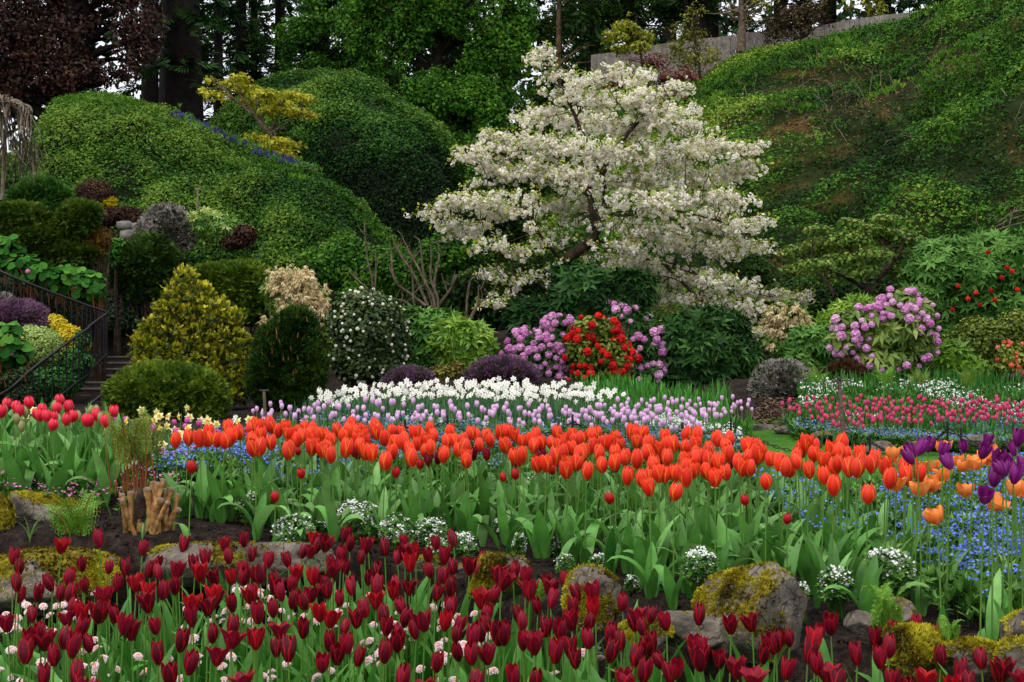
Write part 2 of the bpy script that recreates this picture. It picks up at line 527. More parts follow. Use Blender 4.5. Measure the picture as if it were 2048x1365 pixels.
def ground_z(X, Y):
    X = np.asarray(X, float); Y = np.asarray(Y, float)
    front = .1 * np.clip((Y - 3.7) / 2, -.3, 1)
    ye = bed_edge(X)
    raised = interp(X, [-2.5, -1.3, -.7, 0, .7, 1.3, 3], [.48, .46, .39, .33, .33, .37, .4]) + .03 * np.clip(Y - 5, -1, 4)
    raised = raised + .1 * sstep(-.9, -1.6, X) * sstep(6.4, 7.2, Y)
    yb = interp(X, [-3.5, -1.5, -.8, 3, 5], [8.3, 8.2, 8.0, 8.0, 8.0])
    base = interp(X, [-3, -.5, 2.5, 6], [.25, .25, .13, .13])
    back = base + sstep(11.0, 13.6, Y) * interp(X, [-2.6, -2, 1.6, 2.6], [0, .13, .13, .0])
    back = back + interp(X, [2.4, 3.2], [0, 1]) * .17 * sstep(15.2, 18.2, Y)
    rise = interp(X, [-6, -3.2, -1.2], [.0, .1, .46])
    back = back + rise * sstep(15.0, 21, Y)
    back = back + sstep(23, 30, Y) * .8
    st_ = interp(X, [-12, -8.3, -7.9, -6.1, -5.6, -4], [23, 23, 26.9, 26.9, 22, 23])
    en_ = interp(X, [-12, -8.3, -7.9, -6.1, -5.6, -4], [27, 27, 28, 28, 27.5, 28])
    back = back + 1.6 * np.clip((Y - st_) / (en_ - st_), 0, 1) * interp(X, [-4.2, -2.6], [1, 0])
    t1 = sstep(0, .14, Y - ye)
    t2 = sstep(0, 1.0, Y - yb)
    return front * (1 - t1) + t1 * (raised * (1 - t2) + back * t2)

def hit(px, py, h=0.0, ymin=3.0, ymax=26.0):
    """points h above the ground that are seen at photograph pixels"""
    px = np.atleast_1d(np.asarray(px, float)); py = np.atleast_1d(np.asarray(py, float))
    h = np.broadcast_to(np.asarray(h, float), px.shape)
    Y = np.linspace(ymin, ymax, 700)[None]
    X = (px[:, None] - CX) / F * Y
    Z = CAMZ + (CY - py[:, None]) / F * Y
    d = Z - ground_z(X, np.broadcast_to(Y, X.shape)) - h[:, None]
    k = np.argmax(d <= 0, axis=1)
    bad = ~(d <= 0).any(axis=1)
    k[bad] = np.argmin(np.abs(d[bad]), axis=1)
    yy = Y[0][k]
    xx = (px - CX) / F * yy
    return np.stack([xx, yy, ground_z(xx, yy)], -1)

def in_poly(px, py, poly):
    c = np.zeros(px.shape, bool)
    n = len(poly)
    for i in range(n):
        x1, y1 = poly[i]; x2, y2 = poly[(i + 1) % n]
        cond = ((y1 > py) != (y2 > py))
        xi = (x2 - x1) * (py - y1) / ((y2 - y1) if y2 != y1 else 1e-9) + x1
        c ^= cond & (px < xi)
    return c

xs = np.concatenate([np.linspace(-400, -12, 14), np.linspace(-11, -3.2, 34), np.arange(-3.1, 3.3, .05), np.linspace(3.4, 12, 34), np.linspace(13, 400, 14)])
ys = np.concatenate([np.linspace(-60, 2.4, 8), np.arange(2.6, 9.2, .05), np.linspace(9.3, 32, 140), np.linspace(34, 700, 16)])
gx, gy = np.meshgrid(xs, ys)
gz = ground_z(gx, gy)
nb = fbm(np.stack([gx * 9, gy * 9, gx * 0], -1), 4) - .5
gz = gz + nb * .045 * (sstep(0, .2, gy - bed_edge(gx)) * .8 + .2) - .002
g = Geo()
g.add(np.stack([gx, gy, gz], -1).reshape(-1, 3), grid_faces(*gx.shape))
g.build('ground', M['soil'], kind='structure', label='dark crumbly garden soil of the raised beds and borders', cat='ground')

# the lawn between the beds, a sheet just above the soil
lx, ly = np.meshgrid(np.linspace(.9, 9, 60), np.linspace(9.0, 17.1, 60))
edge_x = interp(ly, [9, 10.5, 13.5, 15, 17.1], [1.5, 1.9, 2.25, 2.5, 2.7])
lx = edge_x + (lx - .9) / 8.1 * (9 - edge_x)
g = Geo(); g.add(np.stack([lx, ly, ground_z(lx, ly) + .012], -1).reshape(-1, 3), grid_faces(*lx.shape))
g.build('lawn', M['lawn'], kind='structure', label='short bright green lawn between the flower beds', cat='lawn')

# ---------------------------------------------------------------- banks and hillside
class Bank:
    def __init__(s, cols, ns=90, ntt=40, bulge=1.0, amp=.5, fr=.35, back=22, seed=0, lift=0.0, drop=0.0, smooth=2):
        c = np.array(cols, float); c[:, 1] += 75; c[:, 3] += drop
        u = np.linspace(0, 1, ns)
        px = np.interp(u, np.linspace(0, 1, len(c)), c[:, 0])
        def ev(k):
            v = np.interp(px, c[:, 0], c[:, k])
            w_ = smooth
            return np.convolve(np.pad(v, w_, 'edge'), np.ones(2 * w_ + 1) / (2 * w_ + 1), 'valid')
        yb, Yb, yr, Yr = ev(1), ev(2), ev(3), ev(4)
        t = np.linspace(0, 1, ntt)[:, None]
        Zb = CAMZ + (CY - yb) / F * Yb; Zr = CAMZ + (CY - yr) / F * Yr
        Xb = (px - CX) / F * Yb; Xr = (px - CX) / F * Yr
        a = (.35 * np.sin(t * math.pi / 2) + .65 * t) ** (1 / bulge)
        hor = t ** (1.0 + .9 * bulge)
        P = np.stack([Xb + (Xr - Xb) * hor, Yb + (Yr - Yb) * hor, Zb + (Zr - Zb) * a], -1)
        n = s.normals(P)
        nz = fbm(P * fr + seed, 4) - .5
        P = P + n * (nz * amp * np.sin(np.clip(t, 0, .96) * math.pi) ** .5)[..., None]
        s.P, s.N = P, s.normals(P)
        top = P[-1]
        ext = [top + np.array([0, d, lift * d]) for d in (.6, 3, 9, back)]
        low = [P[0] + np.array([0, -.05, -1.0])]
        s.full = np.concatenate([np.array(low), P, np.array(ext)])

    @staticmethod
    def normals(P):
        du = np.gradient(P, axis=1); dt = np.gradient(P, axis=0)
        n = nrm(np.cross(du, dt))
        return n

    def geo(s):
        g = Geo(); g.add(s.full.reshape(-1, 3), grid_faces(*s.full.shape[:2])); return g

    def sample(s, n, tmin=0, tmax=1):
        P = s.P
        A = np.linalg.norm(np.cross(P[1:, :-1] - P[:-1, :-1], P[:-1, 1:] - P[:-1, :-1]), axis=-1)
        nr = A.shape[0]
        A = A.copy(); A[:int(tmin * nr)] = 0; A[int(math.ceil(tmax * nr)):] = 0
        k = rng.choice(A.size, n, p=(A / A.sum()).ravel())
        i, j = np.unravel_index(k, A.shape)
        a, b = rng.random((2, n, 1))
        def bl(Q):
            return Q[i, j] * (1 - a) * (1 - b) + Q[i + 1, j] * a * (1 - b) + Q[i, j + 1] * (1 - a) * b + Q[i + 1, j + 1] * a * b
        return bl(P), nrm(bl(s.N)), (i + a[:, 0]) / nr

def ivy_leaves(bk, n, size, clump=.3, cf=1.2, tm=LEAF2, flat=.5, mask=None, tmin=0, tmax=1, up=.35, tf=.5, tbias=0.0):
    p, nn, t = bk.sample(n, tmin, tmax)
    c = fbm(p * cf + 3.1, 3)
    if mask is not None:
        keep = rng.random(len(p)) < mask(p, t)
        p, nn, t, c = p[keep], nn[keep], t[keep], c[keep]
    k = len(p)
    p = p + nn * ((c - .35) * clump * np.clip((1.03 - t) * 6, .15, 1) + rng.random(k) ** 3 * .16)[:, None]
    d = nrm(nn + np.array([0, 0, up]) + rng.normal(0, flat, (k, 3)))
    R = frames(d, rng.uniform(0, 6.28, k))
    big = fbm(p * .22 + 9, 2)
    tint = np.clip(.45 + (big - .5) * 1.7 + (c - .5) * 1.5 + rng.normal(0, .17, k) + tbias, 0, 1)
    g = Geo()
    g.inst(tm, p, R, size * rng.uniform(.5, 1.5, k), tint)
    return g

mound = Bank([(-160, 560, 29, 330, 33), (40, 560, 29, 320, 33.5), (85, 560, 29, 250, 34), (112, 560, 29, 206, 34), (190, 560, 29, 195, 34.5), (250, 560, 29, 200, 35), (350, 570, 29, 238, 35), (450, 580, 29, 292, 34.5), (540, 600, 28, 322, 34), (620, 610, 27.5, 350, 33), (680, 620, 27, 388, 32), (735, 625, 27, 440, 31), (800, 630, 27, 505, 30), (880, 640, 26.5, 570, 29)], bulge=1.15, amp=.8, fr=.5, back=3, seed=2)
mound.geo().build('ivy_mound', M['bank_under'], kind='structure', label='steep ivy covered mound behind the left shrubs', cat='bank')
ivy_leaves(mound, 130000, .066, .75, 1.1, tbias=-.03, flat=.6).build('ivy_cover', M['ivy'], kind='stuff', label='glossy green ivy carpeting the sloping mound on the left', cat='ivy')

wall_ = Bank([(330, 600, 38, 300, 43), (440, 600, 38, 255, 43.5), (500, 600, 38, 200, 44), (545, 600, 38, 172, 44), (600, 610, 37, 163, 44), (650, 620, 37, 160, 44), (705, 620, 36.5, 167, 43.5), (765, 620, 36, 192, 43), (825, 620, 36, 230, 42), (870, 620, 36, 280, 41.5), (900, 620, 36, 345, 41), (922, 620, 36, 430, 40), (950, 620, 36, 540, 38.5)], bulge=1.6, amp=1.0, back=14, seed=5)
wall_.geo().build('ivy_bank', M['bank_under'], kind='structure', label='tall rounded ivy covered bank in the middle distance', cat='bank')
ivy_leaves(wall_, 130000, .08, .8, .9, tbias=-.02, flat=.6).build('ivy_cover', M['ivy_dark'], kind='stuff', label='dark ivy clothing the tall rounded bank left of the blossom tree', cat='ivy')

hill = Bank([(820, 640, 40, 330, 54), (940, 640, 38, 300, 54), (1040, 630, 35, 240, 54), (1110, 620, 33, 200, 53), (1190, 610, 31, 168, 52), (1290, 600, 30, 170, 51), (1370, 600, 30, 165, 50), (1420, 600, 29.5, 134, 50), (1460, 600, 29, 112, 50), (1505, 600, 29, 92, 49.5), (1560, 600, 28.5, 86, 49), (1640, 600, 28, 74, 48), (1700, 600, 27.5, 60, 47), (1780, 600, 27, 44, 46), (1830, 600, 27, 26, 45), (1880, 600, 27, -4, 44.5), (1960, 600, 26.5, -40, 43), (2060, 600, 26, -70, 42), (2300, 600, 26, -130, 40)], ns=130, ntt=60, bulge=.55, amp=1.8, fr=.28, back=30, seed=9, drop=10, smooth=6)
hill.geo().build('hillside', M['hill_soil'], kind='structure', label='steep planted hillside rising behind the blossom tree', cat='hillside')

def hill_mask(p, t):
    px, py = proj(p)
    n = fbm(p * .55 + 40, 3)
    bare = np.exp(-(((px - 1680) / 170) ** 2 + ((py - 205) / 60) ** 2)) + .9 * np.exp(-(((px - 1890) / 70) ** 2 + ((py - 125) / 40) ** 2)) + .7 * np.exp(-(((px - 1620) / 110) ** 2 + ((py - 270) / 35) ** 2)) + .7 * np.exp(-(((px - 2030) / 40) ** 2 + ((py - 280) / 60) ** 2))
    return np.clip(1.1 - 1.45 * bare * sstep(.43, .6, n + .06) - .2 * (n > .66), .02, 1)

ivy_leaves(hill, 200000, .085, 1.1, .75, mask=hill_mask, flat=.6, tmax=1, tbias=-.03).build('creeper_cover', M['bank_leaf'], kind='stuff', label='olive green creeper spread over the right hillside with bare patches', cat='creeper')

def hill_grass(p, t):
    px, py = proj(p)
    n = fbm(p * .5 + 77, 3)
    return np.clip((sstep(.5, .62, n) * .5 + .9 * np.exp(-(((px - 1480) / 90) ** 2 + ((py - 115) / 30) ** 2)) + .8 * np.exp(-(((px - 1700) / 70) ** 2 + ((py - 100) / 30) ** 2))) * (py < 290), 0, 1)

p, nn, t = hill.sample(34000, .25)
kp = rng.random(len(p)) < hill_grass(p, t)
p, nn = p[kp], nn[kp]
g = Geo()
g.inst(TUFT, p, frames(nrm(nn + [0, -.2, 1.2]), rng.uniform(0, 6, len(p))), rng.uniform(.1, .24, len(p)), rng.random(len(p)))
g.build('hill_grass', M['grass_bright'], kind='stuff', label='bright green grass tufts along the top of the hillside', cat='grass')
# leaf litter on the bare patches and grass on the crest of the mound
p, nn, t = hill.sample(38000, .4)
m_ = hill_mask(p, t)
kp = rng.random(len(p)) < np.clip(.9 - m_, 0, 1)
p, nn = p[kp], nn[kp]
g = Geo()
g.inst(LEAF2, p + nn * .03, frames(nrm(nn + rng.normal(0, .6, nn.shape)), rng.uniform(0, 6, len(p))), rng.uniform(.05, .12, len(p)), rng.random(len(p)))
g.build('leaf_litter', leafmat('dry litter', G((40, 30, 16), (84, 62, 36), (120, 96, 64), (70, 84, 30)), .8, .1, .1), kind='stuff', label='brown leaf litter lying on the bare patches of the hillside', cat='litter')
p, nn, t = mound.sample(5000, .86)
g = Geo()
g.inst(TUFT, p, frames(nrm(nn * .3 + [0, 0, 1.2] + rng.normal(0, .2, nn.shape)), rng.uniform(0, 6, len(p))), rng.uniform(.06, .24, len(p)), np.clip(rng.normal(.3, .2, len(p)), 0, 1))
g.build('crest_grass', M['grass_bright'], kind='stuff', label='grass tufts along the crest of the ivy mound', cat='grass')
# dry twigs on the bare patches
g = Geo()
p, nn, t = hill.sample(2600, .45)
px_, py_ = proj(p)
kp = rng.random(len(p)) < .5 * np.exp(-(((px_ - 1700) / 200) ** 2 + ((py_ - 210) / 80) ** 2)) + .05
for a, n_ in zip(p[kp][:170], nn[kp][:170]):
    b = a + nrm(n_ * .8 + rng.normal(0, .8, 3)) * rng.uniform(.4, 1.0)
    tube(g, curve(a, b, .1, 4, .04), np.linspace(.014, .005, 4), 3, 0, .5, False)
g.build('dry_twigs', M['twig_pale'], kind='stuff', label='dry pale twigs scattered over the bare soil of the hillside', cat='twigs')

# woodland floor behind the banks and pale sky is the world itself
g = Geo()
wx, wy = np.meshgrid(np.linspace(-90, 90, 40), np.linspace(57, 170, 30))
wz = CAMZ + interp(wx / wy, [-.4, -.1, .05, .15, .4], [6.3, 6.8, 7.0, 8.2, 11.5]) + fbm(np.stack([wx * .1, wy * .1, wx * 0], -1)) * .8 + (wy - 50) * .015
g.add(np.stack([wx, wy, wz], -1).reshape(-1, 3), grid_faces(*wx.shape))
g.build('woodland_ground', M['woodland_floor'], kind='structure', label='dark leaf littered woodland floor on top of the banks', cat='ground')

# ---------------------------------------------------------------- board fence on the hill top
def fence_run(pts, label, h, nb):
    P = [at(*q) for q in pts]
    fz = thing('board_fence', label, 'fence', P[0], 'grey board fence on the hill top')
    L = np.array([np.linalg.norm((P[i + 1] - P[i])[:2]) for i in range(len(P) - 1)])
    g = Geo()
    for i in range(len(P) - 1):
        a, b = P[i], P[i + 1]
        k = max(2, int(L[i] / .16))
        d = (b - a) / k
        nx = nrm(np.array([-d[1], d[0], 0])) * .012
        for j in range(k):
            q = a + d * j; r = a + d * (j + .93)
            o = rng.normal(0, .006)
            hh = h + rng.normal(0, .025)
            v = []
            for z in (-hh, 0):
                for (s_, w_) in ((q, -1), (r, -1), (r, 1), (q, 1)):
                    v.append(s_ + nx * w_ + [0, o, z])
            g.add(v, [(0, 1, 5, 4), (1, 2, 6, 5), (2, 3, 7, 6), (3, 0, 4, 7), (4, 5, 6, 7)], 0, rng.random())
    g.build('boards', M['fence'], fz, False)
    g = Geo()
    for a, b in zip(P[:-1], P[1:]):
        tube(g, [a + [0, .05, -.12], b + [0, .05, -.12]], .05, 4)
    g.build('rail', M['fence'], fz, False)
    for a in P:
        g = Geo(); tube(g, [a + [0, .1, -h], a + [0, .1, .02]], .07, 4)
        g.build('fence_post', M['fence'], fz, False)

fence_run([(1186, 110, 53), (1235, 104, 52.6), (1290, 94, 52.2), (1350, 84, 51.8), (1424, 76, 51.2)], 'pale grey board fence behind the red twigs, above the blossom tree', 1.9, 0)
fence_run([(1424, 77, 51), (1490, 66, 50.6), (1556, 62, 50), (1640, 52, 49.4), (1700, 40, 48.8), (1770, 30, 48.2), (1845, 23, 47.5)], 'low grey board fence rising along the crest of the green hillside', 1.3, 0)

# ---------------------------------------------------------------- woodland trees
def lobes_px(lobes, Y, dep=.8):
    """(px, py, rx, ry[, dY[, depth radius m]]) at distance Y to world ellipsoids"""
    o = []
    for L in lobes:
        px, py, rx, ry = L[:4]
        dy = L[4] if len(L) > 4 else 0.0
        yy = Y + dy
        c = at(px, py, yy)
        a, b = rx / F * yy, ry / F * yy
        o.append((*c, a, L[5] if len(L) > 5 else dep * min(a, b * 1.6), b))
    return np.array(o)

def lobe_points(lb, n, inner=.35, bump_=.25, bf=3.0, zmin=None, overlap=.85, r=None):
    """points in the outer shells of ellipsoids, with outward normals"""
    r = r or rng
    vol = (lb[:, 3] * lb[:, 4] * lb[:, 5]) ** (2 / 3)
    k = r.choice(len(lb), n, p=vol / vol.sum())
    d = nrm(r.normal(0, 1, (n, 3)))
    R = lb[k, 3:6]; C = lb[k, :3]
    m = R.mean(1, keepdims=True)
    rad = 1 - inner * r.random(n) ** 1.8
    nz = fbm(C * 1.7 + d * bf * np.clip(m * 1.2, .5, 2.5), 2) - .5
    P = C + d * R * (rad + nz * 2 * bump_)[:, None]
    N = nrm(d / R)
    keep = np.ones(n, bool)
    if overlap:
        for c in range(len(lb)):
            q = (P - lb[c, :3]) / lb[c, 3:6]
            keep &= ~(((q ** 2).sum(1) < overlap ** 2 * .8) & (k != c) & (r.random(n) < .85))
    if zmin is not None:
        keep &= P[:, 2] > zmin
    return P[keep], N[keep], nz[keep] * 2

def foliage(lb, n, tm, size, up=.3, jit=.5, mode='normal', droop=0.0, zmin=None, inner=.35, bump_=.25, tvar=.16, tb=.5, bf=3.0, top=.25, overlap=.85, g=None, mat=0, gap=0.0, gf=1.0):
    P, N, nz = lobe_points(lb, n, inner, bump_, bf, zmin, overlap)
    if gap:
        q = fbm(P * gf + 31, 3)
        k_ = q > np.quantile(q, gap)
        P, N, nz = P[k_], N[k_], nz[k_] + (q[k_] - .5) * .8
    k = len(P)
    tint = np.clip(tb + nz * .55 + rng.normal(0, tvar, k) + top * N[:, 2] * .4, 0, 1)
    if mode == 'normal':
        R = frames(nrm(N + [0, 0, up] + rng.normal(0, jit, (k, 3))), rng.uniform(0, 6.28, k))
    else:   # leaf length axis points outward
        d = nrm(N + [0, 0, -droop] + rng.normal(0, jit, (k, 3)))
        R = frames_dir(d, nrm(np.array([0, 0, 1.]) + rng.normal(0, .35, (k, 3))))
    g = g or Geo()
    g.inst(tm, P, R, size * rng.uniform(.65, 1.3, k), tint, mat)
    return g

M['beech'] = leafmat('copper beech leaf', G((22, 12, 9), (46, 26, 17), (80, 47, 30)), .5, .12, .3)
M['conifer'] = leafmat('conifer needle', G((10, 28, 8), (28, 58, 18), (52, 88, 32)), .6, .12, .12)
M['tree_green'] = leafmat('woodland leaf', G((16, 44, 8), (46, 92, 18), (92, 138, 38)), .6, .25, .12)
M['tree_dark'] = leafmat('shaded woodland leaf', G((12, 30, 8), (30, 58, 14), (58, 90, 28)), .6, .18, .12)  # darker copy of the woodland leaf, canopy shade put into the colour
M['tree_yellow'] = leafmat('spring leaf', G((84, 92, 16), (130, 136, 30), (170, 170, 50)), .5, .25, .3)
M['red_twig'] = leafmat('red twig leaf', G((66, 22, 22), (104, 38, 36), (120, 70, 50)), .6, .1, .2)

def broad_tree(name, label, lobes, Y, trunk, nleaf, leaf, matl, bark, size, tw=.3, tm=LEAF2, nb=26, dep=.8, jit=.7, inner=.8, group=None, mode='normal', bumpy=.3, tb=.5, gap=.45, gf=1.1):
    """trunk: list of (px, py) from base to top"""
    lb = lobes_px(lobes, Y, dep)
    tp = smooth_path([at(x, y, Y) for x, y in trunk], 5)
    t = thing(name, label, 'tree', tp[0], group)
    g = Geo()
    tube(g, tp, np.linspace(tw, tw * .3, len(tp)), 9)
    for i in range(nb):
        c = lb[i % len(lb)]
        dst = c[:3] + rng.normal(0, .45, 3) * c[3:6]
        k = int(np.argmin(np.linalg.norm(tp - (dst - [0, 0, abs(c[5]) * .8]), axis=1)))
        k = min(k, len(tp) - 2)
        tube(g, curve(tp[k], dst, rng.uniform(.0, .25), 6, .05 * tw + .05), np.linspace(tw * .32, tw * .05, 6), 5, 0, .5, False)
    g.build('trunk', bark, t)
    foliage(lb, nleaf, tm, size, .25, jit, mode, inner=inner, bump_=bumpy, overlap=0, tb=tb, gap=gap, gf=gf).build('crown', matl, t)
    return t

def conifer(label, px, ybase, ytop, Y, width, matl, bark, tw=.35, n=90, ns=16, size=.75, group=None, bare=.2, droop=.25):
    b, tt = at(px, ybase, Y), at(px, ytop, Y)
    H = tt[2] - b[2]
    W = width / F * Y
    t = thing('conifer_tree', label, 'tree', b, group)
    g = Geo()
    tube(g, [b, b + [0, 0, H * .5], tt], [tw, tw * .7, tw * .15], 9)
    c = Geo()
    pos, dr, up = [], [], []
    for i in range(n):
        u = bare + (1 - bare) * (i + rng.random()) / n
        a = rng.uniform(0, 6.28)
        L = W * (1.05 - .75 * u) * rng.uniform(.6, 1.15)
        o = b + [0, 0, H * u]
        e = o + np.array([math.cos(a) * L, math.sin(a) * L, -L * droop * rng.uniform(.4, 1.6)])
        pth = curve(o, e, .12 * L, 5, .03)
        tube(g, pth, np.linspace(tw * .16, .02, 5), 4, 0, .5, False)
        for q in np.linspace(.2, 1, ns):
            for _ in range(2):
                pp = o + (e - o) * q + rng.normal(0, .12, 3) + [0, 0, .12 * L * 4 * q * (1 - q)]
                pos.append(pp)
                aa = a + rng.normal(0, .8)
                dr.append([math.cos(aa), math.sin(aa), -.35 + rng.normal(0, .25)])
    pos, dr = np.array(pos), np.array(dr)
    R = frames_dir(dr, nrm(np.array([0, 0, 1.]) + rng.normal(0, .4, dr.shape)))
    c.inst(SPRAY, pos, R, size * rng.uniform(.6, 1.3, len(pos)), np.clip(rng.normal(.45, .22, len(pos)), 0, 1))
    g.build('trunk', bark, t)
    c.build('crown', matl, t)
    return t

broad_tree('copper_beech', 'dark copper beech with rusty brown leaves hanging over the left mound',
           [(20, 60, 110, 110), (120, 40, 100, 100), (210, 60, 80, 90), (60, 150, 90, 60), (160, 150, 80, 50), (230, 140, 50, 50), (280, 60, 50, 70), (-80, 60, 100, 140), (100, -120, 160, 120), (250, -100, 120, 110), (-60, -120, 150, 120), (20, 190, 60, 40)], 38,
           [(140, 420), (135, 250), (150, 100), (140, -60), (150, -200)], 90000, LEAF, M['beech'], M['bark_dark'], .11, .45, nb=40, gap=.25)
conifer('massive dark conifer with a broad reddish trunk beside the copper beech', 362, 330, -520, 42, 120, M['conifer'], M['bark_dark'], 0.72, 46, 10, .6, None, .22, .5)
# dark trunks against the pale sky
gt = 'dark conifers standing behind the ivy banks'
for px, yb, Y, wd, tw, lab in ((300, 300, 60, 150, .4, 'dark conifer showing through the copper beech leaves'), (437, 280, 56, 95, .2, 'slim dark conifer trunk against the brightest gap of sky'), (482, 275, 60, 120, .28, 'second dark conifer trunk beside the gap of sky'), (508, 270, 66, 90, .2, 'thin conifer close to the second dark trunk by the sky gap'), (560, 270, 62, 140, .26, 'bushy conifer above the golden maple'),
                              (-60, 330, 58, 200, .5, 'dark conifer behind the copper beech at the edge'), (648, 240, 70, 150, .3, 'dark conifer behind the tall ivy bank'), (742, 240, 72, 170, .3, 'tall conifer rising behind the green thicket'), (900, 280, 74, 170, .3, 'dark conifer behind the dense green tree'), (1010, 280, 72, 170, .3, 'dark conifer left of the tan bare trunk'),
                              (1185, 230, 70, 170, .34, 'dark conifer right of the tan bare trunk'), (1262, 220, 74, 190, .34, 'dark conifer behind the yellow green bush'), (1338, 210, 68, 170, .4, 'dark conifer above the pale fence'), (1425, 200, 72, 180, .36, 'dark conifer behind the grey leafless tree'), (1560, 190, 70, 190, .36, 'dark conifer behind the bare brown bushes'), (1660, 170, 70, 190, .36, 'dark conifer above the low fence'), (1770, 150, 70, 200, .36, 'dark conifer at the upper end of the low fence'), (1880, 120, 72, 200, .36, 'dark conifer behind the crest of the hillside')):
    conifer(lab, px, yb, -620 + rng.uniform(-150, 100), Y, wd * .8, M['conifer'], M['bark_dark'], tw, 50, 9, .8, gt, .04, .35)
g = Geo()
conifer('dark reddish conifer trunk above the pale fence', 1390, 200, -400, 56, 60, M['conifer'], M['bark_dark'], .55, 26, 10, .8, None, .3, .4)

broad_tree('leafy_tree', 'light leafy tree between the dark trunks and the thicket', [(600, 80, 50, 50), (660, 40, 70, 70), (570, 150, 40, 30), (640, 130, 60, 40), (660, -50, 60, 60), (700, 110, 50, 50)], 52,
           [(640, 250), (630, 130), (640, 0), (630, -120)], 20000, LEAF, M['tree_green'], M['bark_dark'], .15, .18, nb=30, gap=.3)
broad_tree('leafy_tree', 'dense mid green tree filling the middle of the wood', [(740, 60, 80, 80), (800, 10, 90, 80), (860, 70, 80, 70), (900, 20, 80, 80), (960, 60, 70, 70), (1010, 110, 60, 60), (760, 150, 60, 60), (830, 150, 70, 50), (920, 140, 70, 50), (990, 190, 50, 50), (840, -100, 160, 90), (960, -90, 120, 90), (1040, 40, 40, 60)], 50,
           [(880, 300), (870, 190), (880, 60), (890, -120)], 70000, LEAF, M['tree_green'], M['bark_dark'], .145, .28, nb=50, tb=.56, gap=.28, gf=.8)
broad_tree('leafy_shrub', 'green thicket of slender stems above the ivy bank', [(850, 190, 50, 50), (900, 220, 60, 50), (960, 230, 50, 50), (870, 260, 40, 40), (930, 280, 50, 40), (905, 330, 40, 40), (985, 260, 50, 40), (940, 190, 50, 40), (1000, 310, 50, 60), (940, 370, 40, 60)], 45,
           [(920, 420), (915, 330), (910, 250), (915, 170)], 30000, LEAF, M['tree_green'], M['bark_dark'], .13, .1, nb=40, tb=.5, gap=.3)
broad_tree('dark_shrub', 'dark evergreen bush in the shade behind the blossom tree', [(1010, 330, 60, 60), (1060, 250, 50, 60), (1090, 190, 40, 40), (1020, 420, 60, 70), (960, 470, 50, 60), (1090, 330, 60, 70)], 40,
           [(1030, 520), (1030, 420), (1040, 320), (1050, 240)], 20000, LEAF, M['tree_dark'], M['bark_dark'], .13, .1, nb=20)
broad_tree('bare_trunk_tree', 'tan trunked tree with an upright bare stem behind the blossom tree', [(1120, -120, 120, 80), (1080, -60, 70, 60), (1170, -40, 70, 60), (1160, 60, 50, 50), (1190, 100, 40, 40)], 54,
           [(1114, 240), (1116, 130), (1118, 10), (1120, -140)], 4500, LEAF, M['tree_dark'], M['bark_tan'], .24, .15, nb=14)
broad_tree('ivy_clad_tree', 'dark leafy tree between the tan trunk and the fence', [(1150, 40, 60, 60), (1230, 20, 60, 50), (1160, 130, 50, 40), (1380, 20, 60, 40), (1090, 60, 50, 60), (1300, 10, 60, 40), (1210, -70, 100, 60), (1250, 60, 40, 30)], 57,
           [(1200, 230), (1200, 120), (1205, 20), (1210, -60)], 26000, LEAF, M['tree_dark'], M['bark_dark'], .15, .16, nb=20, tb=.55)
broad_tree('spring_tree', 'yellow green spring bush leaning over the pale fence', [(1225, 75, 35, 14), (1265, 55, 40, 16), (1300, 70, 35, 14), (1285, 95, 30, 12), (1240, 100, 25, 10), (1320, 50, 25, 14), (1275, 30, 20, 12)], 50,
           [(1285, 190), (1283, 120), (1278, 80), (1272, 45)], 3200, LEAF, M['tree_yellow'], M['bark'], .13, .05, nb=18)
broad_tree('spring_tree', 'olive spring shrub in front of the fence corner', [(1370, 60, 40, 30), (1400, 30, 30, 25), (1350, 100, 35, 20), (1395, 85, 35, 30), (1380, 120, 40, 20), (1425, 110, 25, 25)], 49.5,
           [(1400, 170), (1398, 120), (1390, 80), (1385, 40)], 2600, LEAF, M['tree_yellow'], M['bark'], .11, .05, nb=26, tb=.25)
broad_tree('grey_tree', 'thin grey tree with spreading bare branches by the fence', [(1480, -30, 90, 40), (1440, 20, 40, 20), (1520, 10, 40, 20), (1500, 40, 30, 20)], 49.5,
           [(1482, 105), (1484, 50), (1482, 0), (1480, -60)], 900, LEAF, M['tree_yellow'], M['bark_grey'], .14, .17, nb=26)
broad_tree('brown_bush', 'twiggy brown bush leaning on the low fence', [(1550, 60, 40, 30), (1600, 50, 50, 35), (1650, 40, 40, 35), (1620, 20, 40, 25), (1570, 30, 40, 25)], 48.5,
           [(1600, 100), (1602, 75), (1600, 50), (1604, 20)], 3500, LEAF2, leafmat('brown twig leaf', G((34, 26, 16), (62, 48, 30), (78, 70, 34)), .7, .1, .2), M['bark'], .12, .05, nb=60)
broad_tree('spring_tree', 'yellow leaved young tree near the top of the low fence', [(1720, 10, 35, 25), (1750, 20, 25, 20), (1735, -20, 40, 25)], 48.8,
           [(1732, 80), (1732, 40), (1733, 10), (1734, -20)], 1500, LEAF, M['tree_yellow'], M['bark'], .15, .05, nb=16)
broad_tree('red_bush', 'reddish twiggy bush below the pale fence', [(1270, 150, 50, 22), (1330, 160, 50, 22), (1390, 150, 40, 24), (1240, 130, 30, 18), (1300, 125, 40, 20), (1350, 205, 40, 20), (1340, 230, 40, 20), (1220, 160, 40, 22)], 47.5,
           [(1310, 215), (1310, 185), (1308, 160), (1306, 130)], 3600, LEAF2, M['red_twig'], M['bark'], .11, .05, nb=90)
